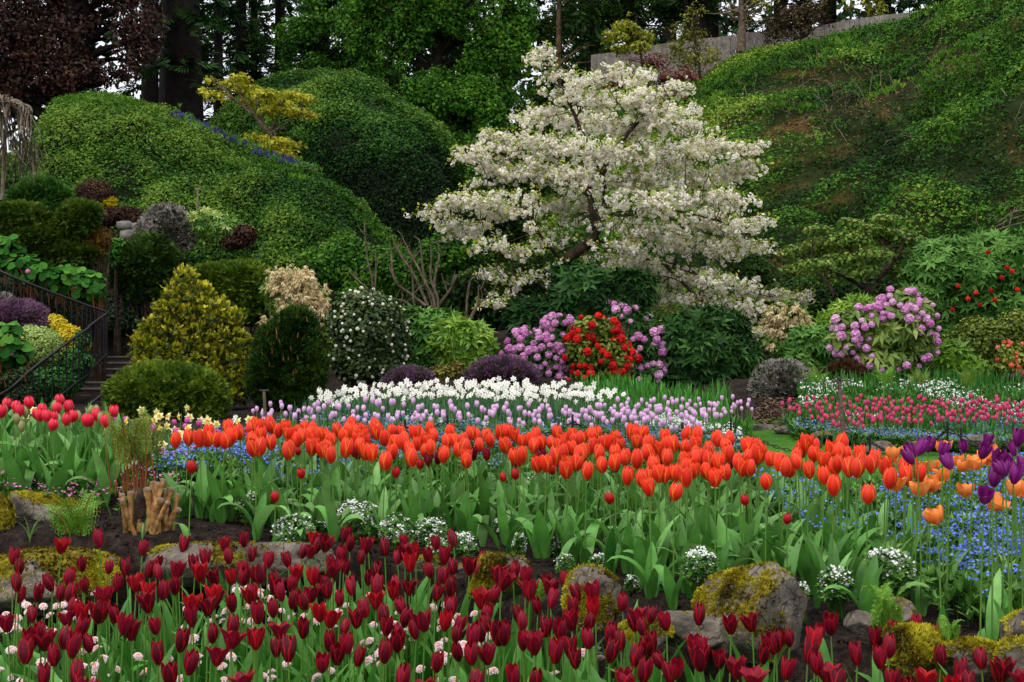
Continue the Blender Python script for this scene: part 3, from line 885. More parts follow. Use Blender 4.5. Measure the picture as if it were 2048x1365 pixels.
# far wood that closes the gaps low down
g = Geo()
n = 60000
X = rng.uniform(-52, 58, n); Yw = rng.uniform(86, 104, n)
Z = 4 + 30 * rng.random(n)
gp = fbm(np.stack([X * .35, Yw * .1, Z * .3], -1), 4)
pxw = CX + X / Yw * F
dens = np.clip((.62 - gp) * 6, 0, 1) * np.where((pxw > 400) & (pxw < 580), .35, 1.0)
kp = rng.random(n) < dens
X, Yw, Z = X[kp], Yw[kp], Z[kp]; n = len(X)
g.inst(LEAF2, np.stack([X, Yw, Z], -1), frames(rng.normal(0, 1, (n, 3)) + [0, -.6, .4], rng.uniform(0, 6, n)), rng.uniform(.45, 1.0, n), np.clip(rng.normal(.45, .2, n), 0, 1))
g.build('far_wood', M['conifer'], kind='stuff', label='dark mass of far woodland closing the view behind the trees', cat='wood')

# ---------------------------------------------------------------- shrubs of the borders
M['yew'] = leafmat('yew needle', G((30, 54, 10), (66, 96, 20), (112, 134, 36)), .6, .15, .15)
M['yew_dark'] = leafmat('dark yew needle', G((22, 42, 12), (46, 76, 24), (80, 108, 42)), .6, .12, .15)
M['gold'] = leafmat('golden cypress spray', G((28, 44, 8), (92, 108, 16), (188, 184, 28), (236, 220, 74)), .5, .15, .25)
M['pine'] = leafmat('dwarf pine needle', G((10, 26, 8), (30, 60, 14), (64, 92, 26)), .6, .1, .15)
M['pine_tip'] = leafmat('pine candle', G((104, 74, 24), (150, 110, 40)), .6, .05, .2)
M['pieris_fl'] = leafmat('faded tan flower spray', G((166, 146, 98), (206, 186, 136), (228, 214, 172)), .7, .25, .15)
M['pieris_leaf'] = leafmat('pieris leaf', G((52, 84, 24), (96, 130, 44), (136, 164, 70)), .45, .2, .3)
M['rhodo'] = leafmat('rhododendron leaf', G((22, 54, 12), (54, 98, 32), (98, 142, 62)), .55, .15, .15)
M['rhodo_dark'] = leafmat('dark rhododendron leaf', G((14, 38, 10), (34, 70, 24), (66, 104, 42)), .55, .12, .15)
M['rhodo_lime'] = leafmat('young rhododendron leaf', G((64, 100, 22), (104, 146, 40), (150, 180, 66)), .45, .2, .3)
M['rhodo_fl'] = leafmat('pink rhododendron truss', G((186, 108, 168), (214, 150, 200), (236, 190, 222)), .6, .25, .2)
M['red_fl'] = leafmat('scarlet azalea flower', G((150, 10, 14), (206, 22, 20), (230, 52, 34)), .6, .2, .2)
M['coral_fl'] = leafmat('coral azalea flower', G((206, 84, 64), (236, 136, 108)), .6, .2, .2)
M['viburnum'] = leafmat('viburnum leaf', G((26, 44, 14), (48, 70, 24), (84, 106, 44)), .5, .12, .3)
M['cream_fl'] = leafmat('cream flower head', G((222, 222, 190), (244, 244, 226)), .6, .2, .2)
M['heath_pink'] = leafmat('purple heather', G((70, 48, 62), (112, 78, 104), (156, 118, 148)), .7, .15, .15)
M['heath_white'] = leafmat('pale heather', G((58, 66, 44), (126, 122, 110), (194, 184, 180)), .7, .15, .15)
M['heath_green'] = leafmat('heather shoot', G((26, 44, 16), (58, 78, 34)), .7, .1, .15)
M['lime_mound'] = leafmat('pale green mound leaf', G((100, 128, 48), (144, 172, 84), (184, 202, 124)), .6, .2, .2)
M['yellow_mound'] = leafmat('yellow cushion leaf', G((170, 150, 16), (210, 188, 30), (230, 212, 66)), .6, .2, .2)
M['bergenia'] = leafmat('bergenia leaf', G((14, 52, 10), (36, 92, 22), (88, 140, 44)), .6, .15, .12)
M['box'] = leafmat('box leaf', G((16, 40, 14), (36, 68, 26), (66, 98, 44)), .5, .12, .3)
M['brown_leaf'] = leafmat('bronze shrub leaf', G((30, 18, 12), (58, 34, 22), (84, 56, 34)), .6, .1, .2)
M['juniper'] = leafmat('juniper spray', G((32, 54, 10), (62, 90, 22), (100, 122, 40)), .6, .15, .15)
M['maple'] = leafmat('golden maple leaf', G((118, 124, 16), (172, 170, 34), (206, 198, 66)), .5, .3, .25)
M['acer_green'] = leafmat('fresh maple leaf', G((62, 92, 26), (100, 132, 46), (140, 150, 66)), .5, .25, .25)
M['bluebell'] = leafmat('bluebell', G((46, 42, 98), (76, 68, 140)), .6, .15, .2)
M['azalea_leaf'] = leafmat('azalea leaf', G((60, 82, 20), (104, 120, 36), (140, 150, 54)), .5, .2, .25)

def blooms(lb, n, tm, size, mats, name, parent, rim=.04, zmin=None, tb=.5, tvar=.25, face=None, jit=.25, up=.25, mask=None, bumpy=.12):
    P, N, nz = lobe_points(lb, n, rim, bumpy, 3.0, zmin)
    P = P + N * size * .25
    if face is not None:          # the flowers one can see sit on the open side of the shrub
        k = (N @ np.asarray(face)) > -.15
        P, N = P[k], N[k]
    if mask is not None:
        k = mask(*proj(P)); P, N = P[k], N[k]
    # keep heads apart
    keep = []
    for i in range(len(P)):
        if all(((P[i] - P[j]) ** 2).sum() > (size * .62) ** 2 for j in keep):
            keep.append(i)
    P, N = P[keep], N[keep]
    R = frames(nrm(N + [0, 0, up] + rng.normal(0, jit, N.shape)), rng.uniform(0, 6.28, len(P)))
    sz = size * rng.uniform(.6, 1.2, len(P)); tn = np.clip(rng.normal(tb, tvar, len(P)), 0, 1)
    bloom_parts(P, R, sz, tn, tm, mats, name, parent)

def bloom_parts(P, R, sz, tn, tm, mats, name, parent):
    """each flower head a part of its own; past a hundred the ones further back go together"""
    o = np.argsort(P[:, 1])
    ms = {}
    for i in o[:100]:
        k = int(min(4, tn[i] * 5))
        if k not in ms:
            g = Geo(); g.inst(tm, np.zeros((1, 3)), np.eye(3)[None], 1.0, (k + .5) / 5)
            ms[k] = g.mesh(name, mats, smooth=False)
        c = child(name, ms[k], parent, Vector(P[i]) - parent.location, Matrix(R[i].tolist()).to_euler(), (sz[i],) * 3)
    if len(o) > 100:
        q = o[100:]
        g = Geo(); g.inst(tm, P[q], R[q], sz[q], tn[q])
        g.build(name, mats, parent, smooth=False, kind='stuff')

def shrub(name, label, cat, Y, lobes, n, tm, size, matl, base=None, mode='normal', dep=.8, inner=.35, bumpy=.2, jit=.45, up=.35, droop=.2, tb=.5, top=.3, bf=3.0, stems=8, bark='bark', group=None, tvar=.16, part_name='foliage', core=None, overlap=.85):
    lb = lobes_px(lobes, Y, dep)
    if base is None:
        k = int(np.argmin(lb[:, 2] - lb[:, 5]))
        base = (lb[:, 0].mean(), lb[:, 1].mean())
    b = np.array([base[0], base[1], float(ground_z(base[0], base[1]))])
    zmin = b[2] - .02
    t = thing(name, label, cat, b, group)
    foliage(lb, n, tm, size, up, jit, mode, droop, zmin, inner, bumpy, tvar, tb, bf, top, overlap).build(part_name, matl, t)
    if stems:
        g = Geo()
        for i in range(stems):
            c = lb[i % len(lb)]
            e = c[:3] + rng.normal(0, .35, 3) * c[3:6]
            e[2] = max(e[2], b[2] + .15)
            o = b + [rng.normal(0, .05), rng.normal(0, .05), -.03]
            r0 = .012 + .012 * np.linalg.norm(e - o)
            tube(g, curve(o, e, rng.uniform(0, .12), 6, .02), np.linspace(r0, r0 * .3, 6), 5, 0, .5, False)
        # inner shell of leaves, shade put into its tint, that stops one seeing through
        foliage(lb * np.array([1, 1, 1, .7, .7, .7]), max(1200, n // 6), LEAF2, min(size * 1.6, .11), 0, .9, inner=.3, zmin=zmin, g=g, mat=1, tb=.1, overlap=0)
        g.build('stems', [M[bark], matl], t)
    return t, lb, zmin

FACE = (0, -1, .35)
# --- left: clipped dome, golden cypress and their neighbours
shrub('clipped_yew', 'wide clipped olive green yew dome in front of the golden cypress', 'shrub', 18.5, [(332, 790, 118, 62), (275, 808, 56, 46), (395, 808, 58, 46), (332, 830, 112, 50)], 30000, SPRAY, .085, M['yew'], mode='dir', jit=.65, droop=-.1, bumpy=.1, inner=.22, top=.5, tb=.5, dep=.9, bf=5)
gl = [(370, 560, 26, 26), (355, 590, 34, 26), (395, 590, 36, 28), (338, 622, 40, 28), (385, 630, 42, 30), (425, 620, 40, 30), (455, 640, 34, 26), (310, 655, 40, 26), (350, 665, 44, 30), (400, 670, 44, 30), (450, 672, 44, 30), (480, 690, 34, 28), (290, 690, 34, 26), (330, 700, 44, 30), (380, 712, 46, 30), (430, 712, 46, 30), (480, 722, 36, 28), (276, 705, 22, 20), (410, 750, 50, 32), (460, 755, 44, 28), (490, 760, 30, 24), (470, 790, 36, 24), (505, 760, 18, 14), (440, 790, 34, 24), (300, 725, 40, 24)]
tc, lb, zm = shrub('golden_cypress', 'bushy golden cypress cone with yellow tipped sprays', 'conifer', 20.5, gl, 500, SPRAY, .1, M['gold'], mode='dir', dep=1.2, stems=14, top=.2, tb=.05)
tc.children[0].name = 'inner_sprays'  # tinted very dark, shade of the gaps between plumes put into the colour
lq = lb.copy(); lq[:, 3:6] *= .84
P, N, nz = lobe_points(lq, 2200, .15, .18, 3, zm)
keep = []
for i in range(len(P)):
    if all(((P[i] - P[j]) ** 2).sum() > .075 ** 2 for j in keep):
        keep.append(i)
P, N = P[keep], N[keep]
g = Geo()
for a, n_ in zip(P, N):      # each plume is a little fan of sprays with a yellow tip
    k = 13
    d = nrm(n_ * .8 + np.array([0, 0, .8]) + rng.normal(0, .5, (k, 3)))
    q = a + rng.normal(0, .03, (k, 3)) - n_ * .04
    g.inst(SPRAY, q, frames_dir(d, nrm(rng.normal(0, .6, (k, 3)) + [0, -.4, .8])), .085 * rng.uniform(.7, 1.2, k), np.clip(.38 + .3 * n_[2] + rng.normal(0, .12, k) + .42 * (q[:, 2] - a[2]) / .05, 0, 1))
g.build('plumes', M['gold'], tc)
shrub('dwarf_pine', 'dense dark green dwarf pine between the golden cypress and the tan flowered shrub', 'conifer', 19.8, [(575, 720, 62, 86), (540, 760, 40, 60), (610, 740, 42, 60), (590, 660, 45, 40), (575, 800, 60, 30)], 12000, TUFT, .085, M['pine'], dep=.9, jit=.45, up=1.0, bumpy=.28, inner=.45)
lbp = lobes_px([(575, 720, 62, 86), (540, 760, 40, 60), (610, 740, 42, 60), (590, 660, 45, 40)], 19.8, .9)
dp = [o for o in COL.objects if o.name == 'dwarf_pine'][0]
P, N, nz = lobe_points(lbp, 240, .02, .12)
g = Geo()
for a in P:
    tube(g, [a, a + [rng.normal(0, .01), rng.normal(0, .01), .075]], [.008, .004], 4, 0, rng.random())
g.build('candles', M['pine_tip'], dp)
t, lb, zm = shrub('tan_flowered_shrub', 'tall shrub with drooping tan flower plumes behind the dwarf pine', 'shrub', 21.5, [(590, 600, 55, 45), (560, 580, 30, 30), (620, 620, 35, 45), (640, 680, 25, 30), (665, 680, 22, 34), (600, 660, 60, 40)], 1300, WHORL, .12, M['pieris_leaf'], stems=12)
lbf = lobes_px([(556, 548, 26, 14), (585, 552, 24, 22), (612, 548, 18, 18), (565, 575, 30, 20), (600, 585, 34, 22), (640, 590, 18, 30), (650, 615, 16, 22), (625, 610, 22, 24), (575, 610, 24, 18), (545, 640, 30, 14), (625, 640, 18, 14), (600, 560, 30, 22)], 21.2, .9)
P, N, nz = lobe_points(lbf, 900, .9, .45, overlap=0)
g = Geo()
g.inst(TUFT, P, frames(nrm(N * .5 + [0, 0, -1.0] + rng.normal(0, .35, N.shape)), rng.uniform(0, 6, len(P))), .085 * rng.uniform(.7, 1.3, len(P)), np.clip(.65 + nz * .5 + rng.normal(0, .2, len(P)), 0, 1))
g.build('flower_plumes', M['pieris_fl'], t, False)
t, lb, zm = shrub('viburnum', 'rounded dark shrub dotted with white flower heads', 'shrub', 20.6, [(740, 660, 74, 74), (700, 640, 44, 56), (775, 690, 44, 60), (720, 720, 60, 50), (770, 730, 44, 36), (735, 610, 50, 32)], 12000, LEAF, .075, M['viburnum'], bumpy=.08, dep=.9, tb=.45)
blooms(lb, 360, TRUSS, .052, M['cream_fl'], 'flower_head', t, face=FACE)
shrub('olive_yew', 'broad olive yew behind the golden cypress', 'shrub', 23.5, [(475, 570, 70, 46), (430, 560, 46, 30), (530, 580, 40, 36), (470, 610, 80, 40)], 16000, SPRAY, .095, M['yew'], mode='dir', jit=.65, droop=0, bumpy=.16, tb=.42, bf=4)
shrub('ivy_hummock', 'small ivy hummock above the golden cypress', 'shrub', 27.3, [(440, 520, 70, 22), (390, 525, 50, 20), (490, 535, 60, 22), (440, 545, 110, 24)], 5000, LEAF2, .09, M['ivy'], stems=0)
shrub('dark_yew', 'dark spreading yew below the stone wall', 'shrub', 27.2, [(295, 530, 66, 46), (260, 550, 44, 40), (340, 540, 44, 40), (300, 495, 40, 26), (300, 570, 70, 30)], 14000, SPRAY, .1, M['yew_dark'], mode='dir', jit=.65, droop=.1, bumpy=.25)
shrub('clipped_box', 'dark clipped hedge beside the stone steps', 'hedge', 27.4, [(235, 640, 60, 50), (205, 660, 35, 60), (260, 690, 34, 40), (215, 610, 50, 22)], 8000, LEAF2, .06, M['box'], bumpy=.06, tb=.4)
shrub('juniper', 'large dark juniper with layered branches on the slope', 'shrub', 25.5, [(70, 480, 100, 30), (40, 440, 70, 30), (120, 510, 80, 26), (60, 520, 90, 22), (150, 450, 44, 30), (160, 430, 40, 26), (20, 500, 60, 30)], 26000, SPRAY, .11, M['juniper'], mode='dir', jit=.55, droop=.05, tb=.45, bumpy=.25)
shrub('feathery_shrub', 'small green feathery conifer on the slope', 'shrub', 28, [(85, 385, 48, 26), (60, 395, 40, 20), (110, 395, 34, 20)], 4200, SPRAY, .12, M['rhodo'], mode='dir', jit=.5, droop=-.3)
shrub('bronze_dome', 'bronze brown dome shaped shrub on the slope', 'shrub', 28.3, [(190, 388, 40, 28), (192, 400, 38, 26)], 5000, LEAF2, .05, M['brown_leaf'], bumpy=.05, tb=.55)
shrub('bronze_hedge', 'low bronze shrub trailing over the stone wall', 'shrub', 28, [(245, 430, 44, 18), (215, 435, 30, 18), (275, 438, 26, 16)], 4500, LEAF2, .05, M['brown_leaf'], bumpy=.1, tb=.3)
t, lb, zm = shrub('yellow_azalea', 'small yellow flowered azalea behind the bronze shrub', 'shrub', 28.2, [(214, 408, 16, 10), (206, 412, 12, 8), (222, 404, 10, 8)], 260, LEAF, .06, M['yellow_mound'], stems=3)
t, lb, zm = shrub('pale_heather', 'round silvery white heather above the dark yew', 'shrub', 27.6, [(330, 455, 48, 44), (310, 470, 36, 34), (355, 468, 36, 34)], 900, TUFT, .1, M['heath_green'], stems=6)
P, N, nz = lobe_points(lb, 5200, .12, .15)
g = Geo(); g.inst(TUFT, P, frames(nrm(N + [0, 0, .4] + rng.normal(0, .3, N.shape)), rng.uniform(0, 6, len(P))), .075 * rng.uniform(.7, 1.3, len(P)), np.clip(.5 + nz * .6 + rng.normal(0, .28, len(P)), 0, 1))
g.build('flower_sprigs', M['heath_white'], t, False)
shrub('broad_leaved_shrub', 'bright broad leaved shrub with reddish tips on the ivy slope', 'shrub', 27.6, [(410, 440, 34, 18), (440, 450, 34, 22), (460, 455, 24, 16), (425, 460, 40, 16)], 900, WHORL, .11, leafmat('broad leaf', G((48, 92, 30), (104, 150, 56), (166, 180, 90)), .4, .15, .4), stems=8, bumpy=.3)
shrub('copper_shrub', 'small coppery shrub below the broad leaved shrub', 'shrub', 27.2, [(470, 485, 26, 14), (490, 470, 24, 20)], 1500, LEAF2, .06, M['brown_leaf'], stems=3, tb=.6)
shrub('bare_orange_shrub', 'twiggy orange stemmed shrub beside the juniper', 'shrub', 25.6, [(185, 500, 26, 28), (200, 480, 24, 24)], 1500, NEEDLE, .12, leafmat('orange twig', G((84, 58, 20), (120, 88, 34)), .7, .1, .2), stems=14)
shrub('broad_leaved_shrub', 'small bright leaved shrub by the foot of the stone wall', 'shrub', 27.0, [(228, 500, 20, 18), (236, 520, 16, 14)], 160, WHORL, .15, M['bergenia'], stems=4)

# stone wall pieces under the bronze shrub
for i, (px, py, rx, ry, lab) in enumerate([(250, 452, 16, 10, 'square grey stone at the top of the old wall'), (258, 472, 18, 13, 'largest rounded grey stone in the old wall'), (242, 485, 12, 9, 'small stone low on the shaded side of the old wall'), (262, 492, 13, 8, 'flat stone at the bottom of the old wall'), (272, 455, 10, 9, 'small dark stone beside the heather in the old wall')]):
    lbs = lobes_px([(px, py, rx, ry)], 27.7, 1.0)[0]
    g = Geo()
    th, ph = np.meshgrid(np.linspace(0, math.pi, 10), np.linspace(0, 2 * math.pi, 17))
    d = np.stack([np.sin(th) * np.cos(ph), np.sin(th) * np.sin(ph), np.cos(th)], -1)
    d = d / np.maximum(np.abs(d).max(-1, keepdims=True), .01) * .45 + d * .55
    v = lbs[:3] + d * lbs[3:6] * (1 + .25 * (fbm(d * 2 + i * 7) - .5))[..., None]
    g.add(v.reshape(-1, 3), grid_faces(17, 10))
    g.build('wall_stone', M['wallstone'], label=lab, cat='stone', group='stones of the old wall')

# bergenia masses and mounds by the railing
def leaf_patch(name, label, cat, Y, lobes, n, size, matl, fl=0, flm=None, dep=.9, base=None):
    lb = lobes_px(lobes, Y, dep)
    b = np.array([lb[0, 0], lb[0, 1], float(ground_z(lb[0, 0], lb[0, 1]))])
    t = thing(name, label, cat, b)
    P, N, nz = lobe_points(lb, n, .25, .15, overlap=.8)
    g = Geo()
    R = frames(nrm(N * .8 + [0, -.45, .55] + rng.normal(0, .35, N.shape)), rng.uniform(0, 6.28, len(P)))
    g.inst(ROUND, P, R, size * rng.uniform(.6, 1.2, len(P)), np.clip(.45 + .3 * N[:, 2] + rng.normal(0, .18, len(P)), 0, 1))
    g.build('leaves', matl, t)
    g = Geo()
    for p in P[::3]:
        o = np.array([p[0] + rng.normal(0, .06), p[1] + .1, p[2] - rng.uniform(.15, .4)])
        tube(g, curve(o, p, .02, 4), .008, 4, 0, .5, False)
    g.build('stems', M['fern_stem'], t)
    if fl:
        P2 = P[rng.choice(len(P), fl)] + [0, -.1, .1]
        bloom_parts(P2, frames(np.tile([0, -.3, 1.], (fl, 1)), rng.uniform(0, 6, fl)), np.full(fl, .09), rng.random(fl), TRUSS, M['pink_flower'], 'flower_head', t)
    return t

leaf_patch('bergenia', 'bank of big round bergenia leaves above the upper railing', 'plant', 25.0, [(12, 500, 30, 26), (40, 535, 40, 26), (90, 553, 44, 26), (140, 565, 40, 30), (175, 580, 34, 30), (-30, 500, 40, 30), (185, 560, 20, 20)], 900, .15, M['bergenia'], 3)
leaf_patch('bergenia', 'clump of bergenia with a pink flower beside the pale green mound', 'plant', 21.6, [(15, 680, 34, 32), (-10, 700, 40, 34), (25, 705, 30, 20)], 170, .17, M['bergenia'], 2)
t, lb, zm = shrub('pink_heather', 'mauve heather mound above the pale green cushion', 'shrub', 24, [(40, 635, 52, 28), (10, 640, 50, 30), (75, 655, 32, 20)], 800, TUFT, .1, M['heath_green'], stems=4)
P, N, nz = lobe_points(lb, 5000, .12, .12)
g = Geo(); g.inst(TUFT, P, frames(nrm(N + [0, 0, .8] + rng.normal(0, .25, N.shape)), rng.uniform(0, 6, len(P))), .1 * rng.uniform(.7, 1.3, len(P)), np.clip(.55 + nz * .5 + rng.normal(0, .25, len(P)), 0, 1))
g.build('flower_sprigs', M['heath_pink'], t, False)
shrub('pale_green_mound', 'pale lime green cushion shrub behind the lower railing', 'shrub', 23.4, [(80, 690, 44, 36), (60, 680, 34, 30), (105, 700, 26, 28)], 7000, LEAF2, .045, M['lime_mound'], bumpy=.06, stems=3)
shrub('yellow_mound', 'bright yellow cushion sloping down behind the railing', 'shrub', 24.0, [(110, 650, 26, 20), (135, 672, 30, 24), (155, 690, 24, 22)], 5500, LEAF2, .045, M['yellow_mound'], bumpy=.06, stems=3)
shrub('ground_cover_shrub', 'bright green leafy carpet below the yellow cushion', 'shrub', 23.6, [(110, 760, 60, 36), (150, 725, 34, 30), (80, 790, 50, 26), (165, 680, 16, 20)], 6500, LEAF2, .06, leafmat('leafy carpet', G((20, 60, 18), (44, 100, 36), (74, 134, 58)), .5, .15, .3), stems=0)
shrub('clipped_box', 'dark hedge at the foot of the lower railing', 'hedge', 22.8, [(20, 755, 46, 40), (-20, 760, 60, 50), (40, 790, 40, 26)], 7000, LEAF2, .06, M['box'], bumpy=.07)
shrub('clipped_box', 'dark hedge behind the upper railing under the bergenia', 'hedge', 25.9, [(30, 610, 70, 50), (100, 630, 60, 50), (150, 650, 44, 46), (165, 700, 30, 40), (-40, 600, 60, 60), (90, 690, 70, 50)], 11000, LEAF2, .06, M['box'], bumpy=.1)
shrub('white_heather', 'pale heather tuft at the edge above the mauve heather', 'shrub', 24.4, [(5, 606, 22, 14)], 900, TUFT, .09, M['heath_white'], stems=2)

# --- middle
shrub('leafy_rhododendron', 'bright lime leaved rhododendron beside the white dotted shrub', 'shrub', 20.8, [(935, 690, 46, 44), (905, 680, 36, 40), (960, 705, 30, 32), (930, 735, 40, 30)], 900, WHORL, .17, M['rhodo_lime'], bumpy=.2, dep=1.0, stems=10)
shrub('leafy_rhododendron', 'mid green rhododendron behind the lime leaved one', 'shrub', 22, [(850, 670, 50, 44), (820, 650, 34, 30), (880, 650, 36, 26), (850, 720, 54, 40)], 1100, WHORL, .17, M['rhodo'], bumpy=.2, tb=.5, stems=10)
shrub('bronze_azalea', 'low bronze tinted azalea under the lime rhododendron', 'shrub', 19.6, [(885, 750, 34, 18), (910, 745, 22, 18)], 1300, LEAF2, .06, leafmat('bronze azalea leaf', G((70, 54, 24), (104, 92, 36), (120, 124, 52)), .5, .15, .25), stems=4)
for nm, lab, Y, lo, k, in (('heather', 'purple heather cushion in front of the pink rhododendron', 19.4, [(1005, 750, 58, 30), (975, 758, 40, 24), (1040, 758, 36, 24)], 5200), ('heather', 'faded pink heather below the white dotted shrub', 19.4, [(820, 762, 40, 22), (800, 768, 30, 16)], 2600), ('heather', 'purple heather at the far edge by the coral azalea', 19.0, [(2035, 778, 36, 20)], 1800)):
    t, lb, zm = shrub(nm, lab, 'shrub', Y, lo, 700, TUFT, .09, M['heath_green'], stems=4)
    P, N, nz = lobe_points(lb, k, .12, .12)
    g = Geo(); g.inst(TUFT, P, frames(nrm(N + [0, 0, .7] + rng.normal(0, .3, N.shape)), rng.uniform(0, 6, len(P))), .075 * rng.uniform(.7, 1.3, len(P)), np.clip(.35 + nz * .5 + rng.normal(0, .25, len(P)), 0, 1))
    g.build('flower_sprigs', M['heath_pink'], t, False)
t, lb, zm = shrub('pink_rhododendron', 'pink rhododendron between the purple heather and the scarlet azalea', 'shrub', 20.6, [(1080, 715, 56, 50), (1050, 700, 36, 40), (1110, 690, 34, 40), (1090, 750, 50, 30), (1115, 655, 28, 20), (1020, 715, 16, 14)], 750, WHORL, .14, M['rhodo_dark'], stems=8)
blooms(lb, 1000, TRUSS, .135, M['rhodo_fl'], 'flower_truss', t, face=FACE, tb=.45)
t, lb, zm = shrub('scarlet_azalea', 'scarlet flowered azalea between two pink rhododendrons', 'shrub', 20.2, [(1200, 720, 60, 60), (1165, 700, 36, 50), (1235, 720, 34, 46), (1195, 760, 60, 40), (1185, 660, 46, 30), (1232, 790, 16, 18)], 3000, LEAF, .075, M['azalea_leaf'], stems=10, bumpy=.25, tb=.4)
blooms(lb, 230, TRUSS, .12, M['red_fl'], 'flower_cluster', t, face=FACE, bumpy=.2, tb=.5)
t, lb, zm = shrub('pink_rhododendron', 'taller pink rhododendron on the far side of the scarlet azalea', 'shrub', 21, [(1275, 690, 50, 56), (1300, 720, 36, 56), (1255, 640, 36, 26), (1290, 750, 44, 34), (1230, 620, 16, 14)], 900, WHORL, .15, M['rhodo_dark'], stems=8)
blooms(lb, 300, TRUSS, .135, M['rhodo_fl'], 'flower_truss', t, face=FACE, tb=.62)
shrub('dark_rhododendron', 'deep green rhododendron in the shade under the blossom tree', 'shrub', 22.5, [(1170, 600, 70, 60), (1120, 640, 60, 50), (1220, 620, 60, 50), (1150, 560, 44, 30), (1260, 580, 50, 40), (1060, 640, 50, 40)], 1500, WHORL, .2, M['rhodo_dark'], stems=10, bumpy=.15, tb=.4)
shrub('dark_rhododendron', 'dark rounded rhododendron beside the taller pink rhododendron', 'shrub', 21, [(1420, 710, 80, 70), (1370, 690, 50, 60), (1470, 720, 44, 60), (1400, 760, 90, 34), (1430, 650, 60, 30)], 2300, WHORL, .18, M['rhodo_dark'], stems=10, bumpy=.12, tb=.5)
shrub('dark_rhododendron', 'shaded evergreen thicket behind the bare pruned shrub', 'shrub', 25.5, [(1000, 600, 70, 60), (940, 590, 60, 50), (1060, 570, 60, 60), (900, 630, 50, 40), (860, 600, 50, 40)], 8000, LEAF2, .1, M['tree_dark'], stems=6, bumpy=.25, tb=.45)
shrub('undergrowth_shrub', 'loose green undergrowth at the foot of the ivy bank', 'shrub', 26, [(760, 540, 60, 50), (700, 520, 50, 50), (820, 560, 60, 50), (880, 520, 60, 50), (720, 580, 60, 40), (640, 540, 50, 40), (930, 500, 40, 50)], 9000, LEAF2, .085, M['tree_green'], stems=20, bumpy=.4, tb=.5)

# --- right
t, lb, zm = shrub('pink_rhododendron', 'large open pink rhododendron standing alone on the right', 'shrub', 19.6, [(1790, 660, 60, 60), (1740, 660, 44, 40), (1800, 610, 40, 30), (1840, 640, 34, 36), (1700, 640, 30, 24), (1690, 680, 34, 26), (1780, 720, 66, 34), (1845, 690, 26, 34), (1800, 745, 44, 18)], 850, WHORL_DN, .17, leafmat('pale rhododendron leaf', G((52, 80, 22), (96, 124, 44), (140, 156, 76)), .45, .2, .3), stems=14, inner=.5, bumpy=.25)
def m_(px, py):
    d = ((px - 1790) / 50) ** 2 + ((py - 690) / 45) ** 2
    return (d > 1) & (py < 750)
blooms(lb, 420, TRUSS, .12, M['rhodo_fl'], 'flower_truss', t, face=FACE, mask=m_, tb=.6)
shrub('white_heather', 'round pale heather bush at the corner of the path', 'shrub', 18.6, [(1565, 765, 56, 40), (1540, 775, 36, 30), (1592, 775, 34, 30)], 900, TUFT, .09, M['heath_green'], stems=5)
wh = [o for o in COL.objects if o.get('label') == 'round pale heather bush at the corner of the path'][0]
lbw = lobes_px([(1565, 765, 56, 40), (1540, 775, 36, 30), (1592, 775, 34, 30)], 18.6)
P, N, nz = lobe_points(lbw, 6500, .1, .12)
g = Geo(); g.inst(TUFT, P, frames(nrm(N + [0, 0, .6] + rng.normal(0, .3, N.shape)), rng.uniform(0, 6, len(P))), .065 * rng.uniform(.7, 1.3, len(P)), np.clip(.45 + nz * .5 + rng.normal(0, .3, len(P)), 0, 1))
g.build('flower_sprigs', M['heath_white'], wh, False)
t, lb, zm = shrub('tan_flowered_shrub', 'green shrub with faded tan flower sprays under the blossom tips', 'shrub', 22.5, [(1575, 640, 46, 44), (1560, 690, 40, 34), (1600, 660, 30, 40)], 1600, LEAF, .09, M['pieris_leaf'], stems=6, tb=.3)
P, N, nz = lobe_points(lobes_px([(1570, 625, 36, 20), (1600, 640, 20, 16), (1545, 650, 16, 20), (1585, 660, 30, 20), (1560, 690, 24, 10)], 22.3), 420, .3, .2, overlap=0)
g = Geo(); g.inst(TUFT, P, frames(nrm(N * .5 + [0, 0, -1.] + rng.normal(0, .4, N.shape)), rng.uniform(0, 6, len(P))), .11, rng.random(len(P)))
g.build('flower_plumes', M['pieris_fl'], t, False)
shrub('leafy_rhododendron', 'fresh green rhododendron between the tan flowered shrub and the large pink one', 'shrub', 21.2, [(1630, 690, 50, 34), (1600, 715, 44, 28), (1660, 700, 36, 34), (1640, 730, 44, 24)], 1100, WHORL, .15, M['rhodo'], stems=8, tb=.62)
shrub('leafy_rhododendron', 'lime green rhododendron tip behind the large pink rhododendron', 'shrub', 22, [(1715, 620, 50, 22), (1690, 640, 50, 22), (1740, 630, 30, 20)], 650, WHORL, .15, M['rhodo_lime'], stems=5, tb=.45)
tr_, lb, zm = shrub('red_flowered_rhododendron', 'huge green rhododendron with a few scattered dark red flowers', 'shrub', 22.5, [(1950, 560, 110, 60), (1880, 540, 70, 44), (2040, 530, 90, 60), (1860, 600, 60, 50), (1980, 620, 100, 60), (2080, 600, 80, 80), (1910, 500, 70, 20), (2010, 490, 80, 24), (1920, 670, 60, 40)], 4600, WHORL, .17, M['rhodo'], stems=14, bumpy=.14, tb=.6)
fp = np.array([at(x, y, 21.3) for x, y in [(1976, 505), (2014, 535), (2003, 556), (2024, 543), (1952, 586), (1916, 573), (1936, 598), (1982, 582), (1960, 610), (1905, 620), (2035, 580), (1990, 600)]])
bloom_parts(fp, frames(np.tile([0, -.7, .6], (len(fp), 1)), rng.uniform(0, 6, len(fp))), np.full(len(fp), .075), rng.random(len(fp)), TRUSS, M['red_fl'], 'flower_truss', tr_)
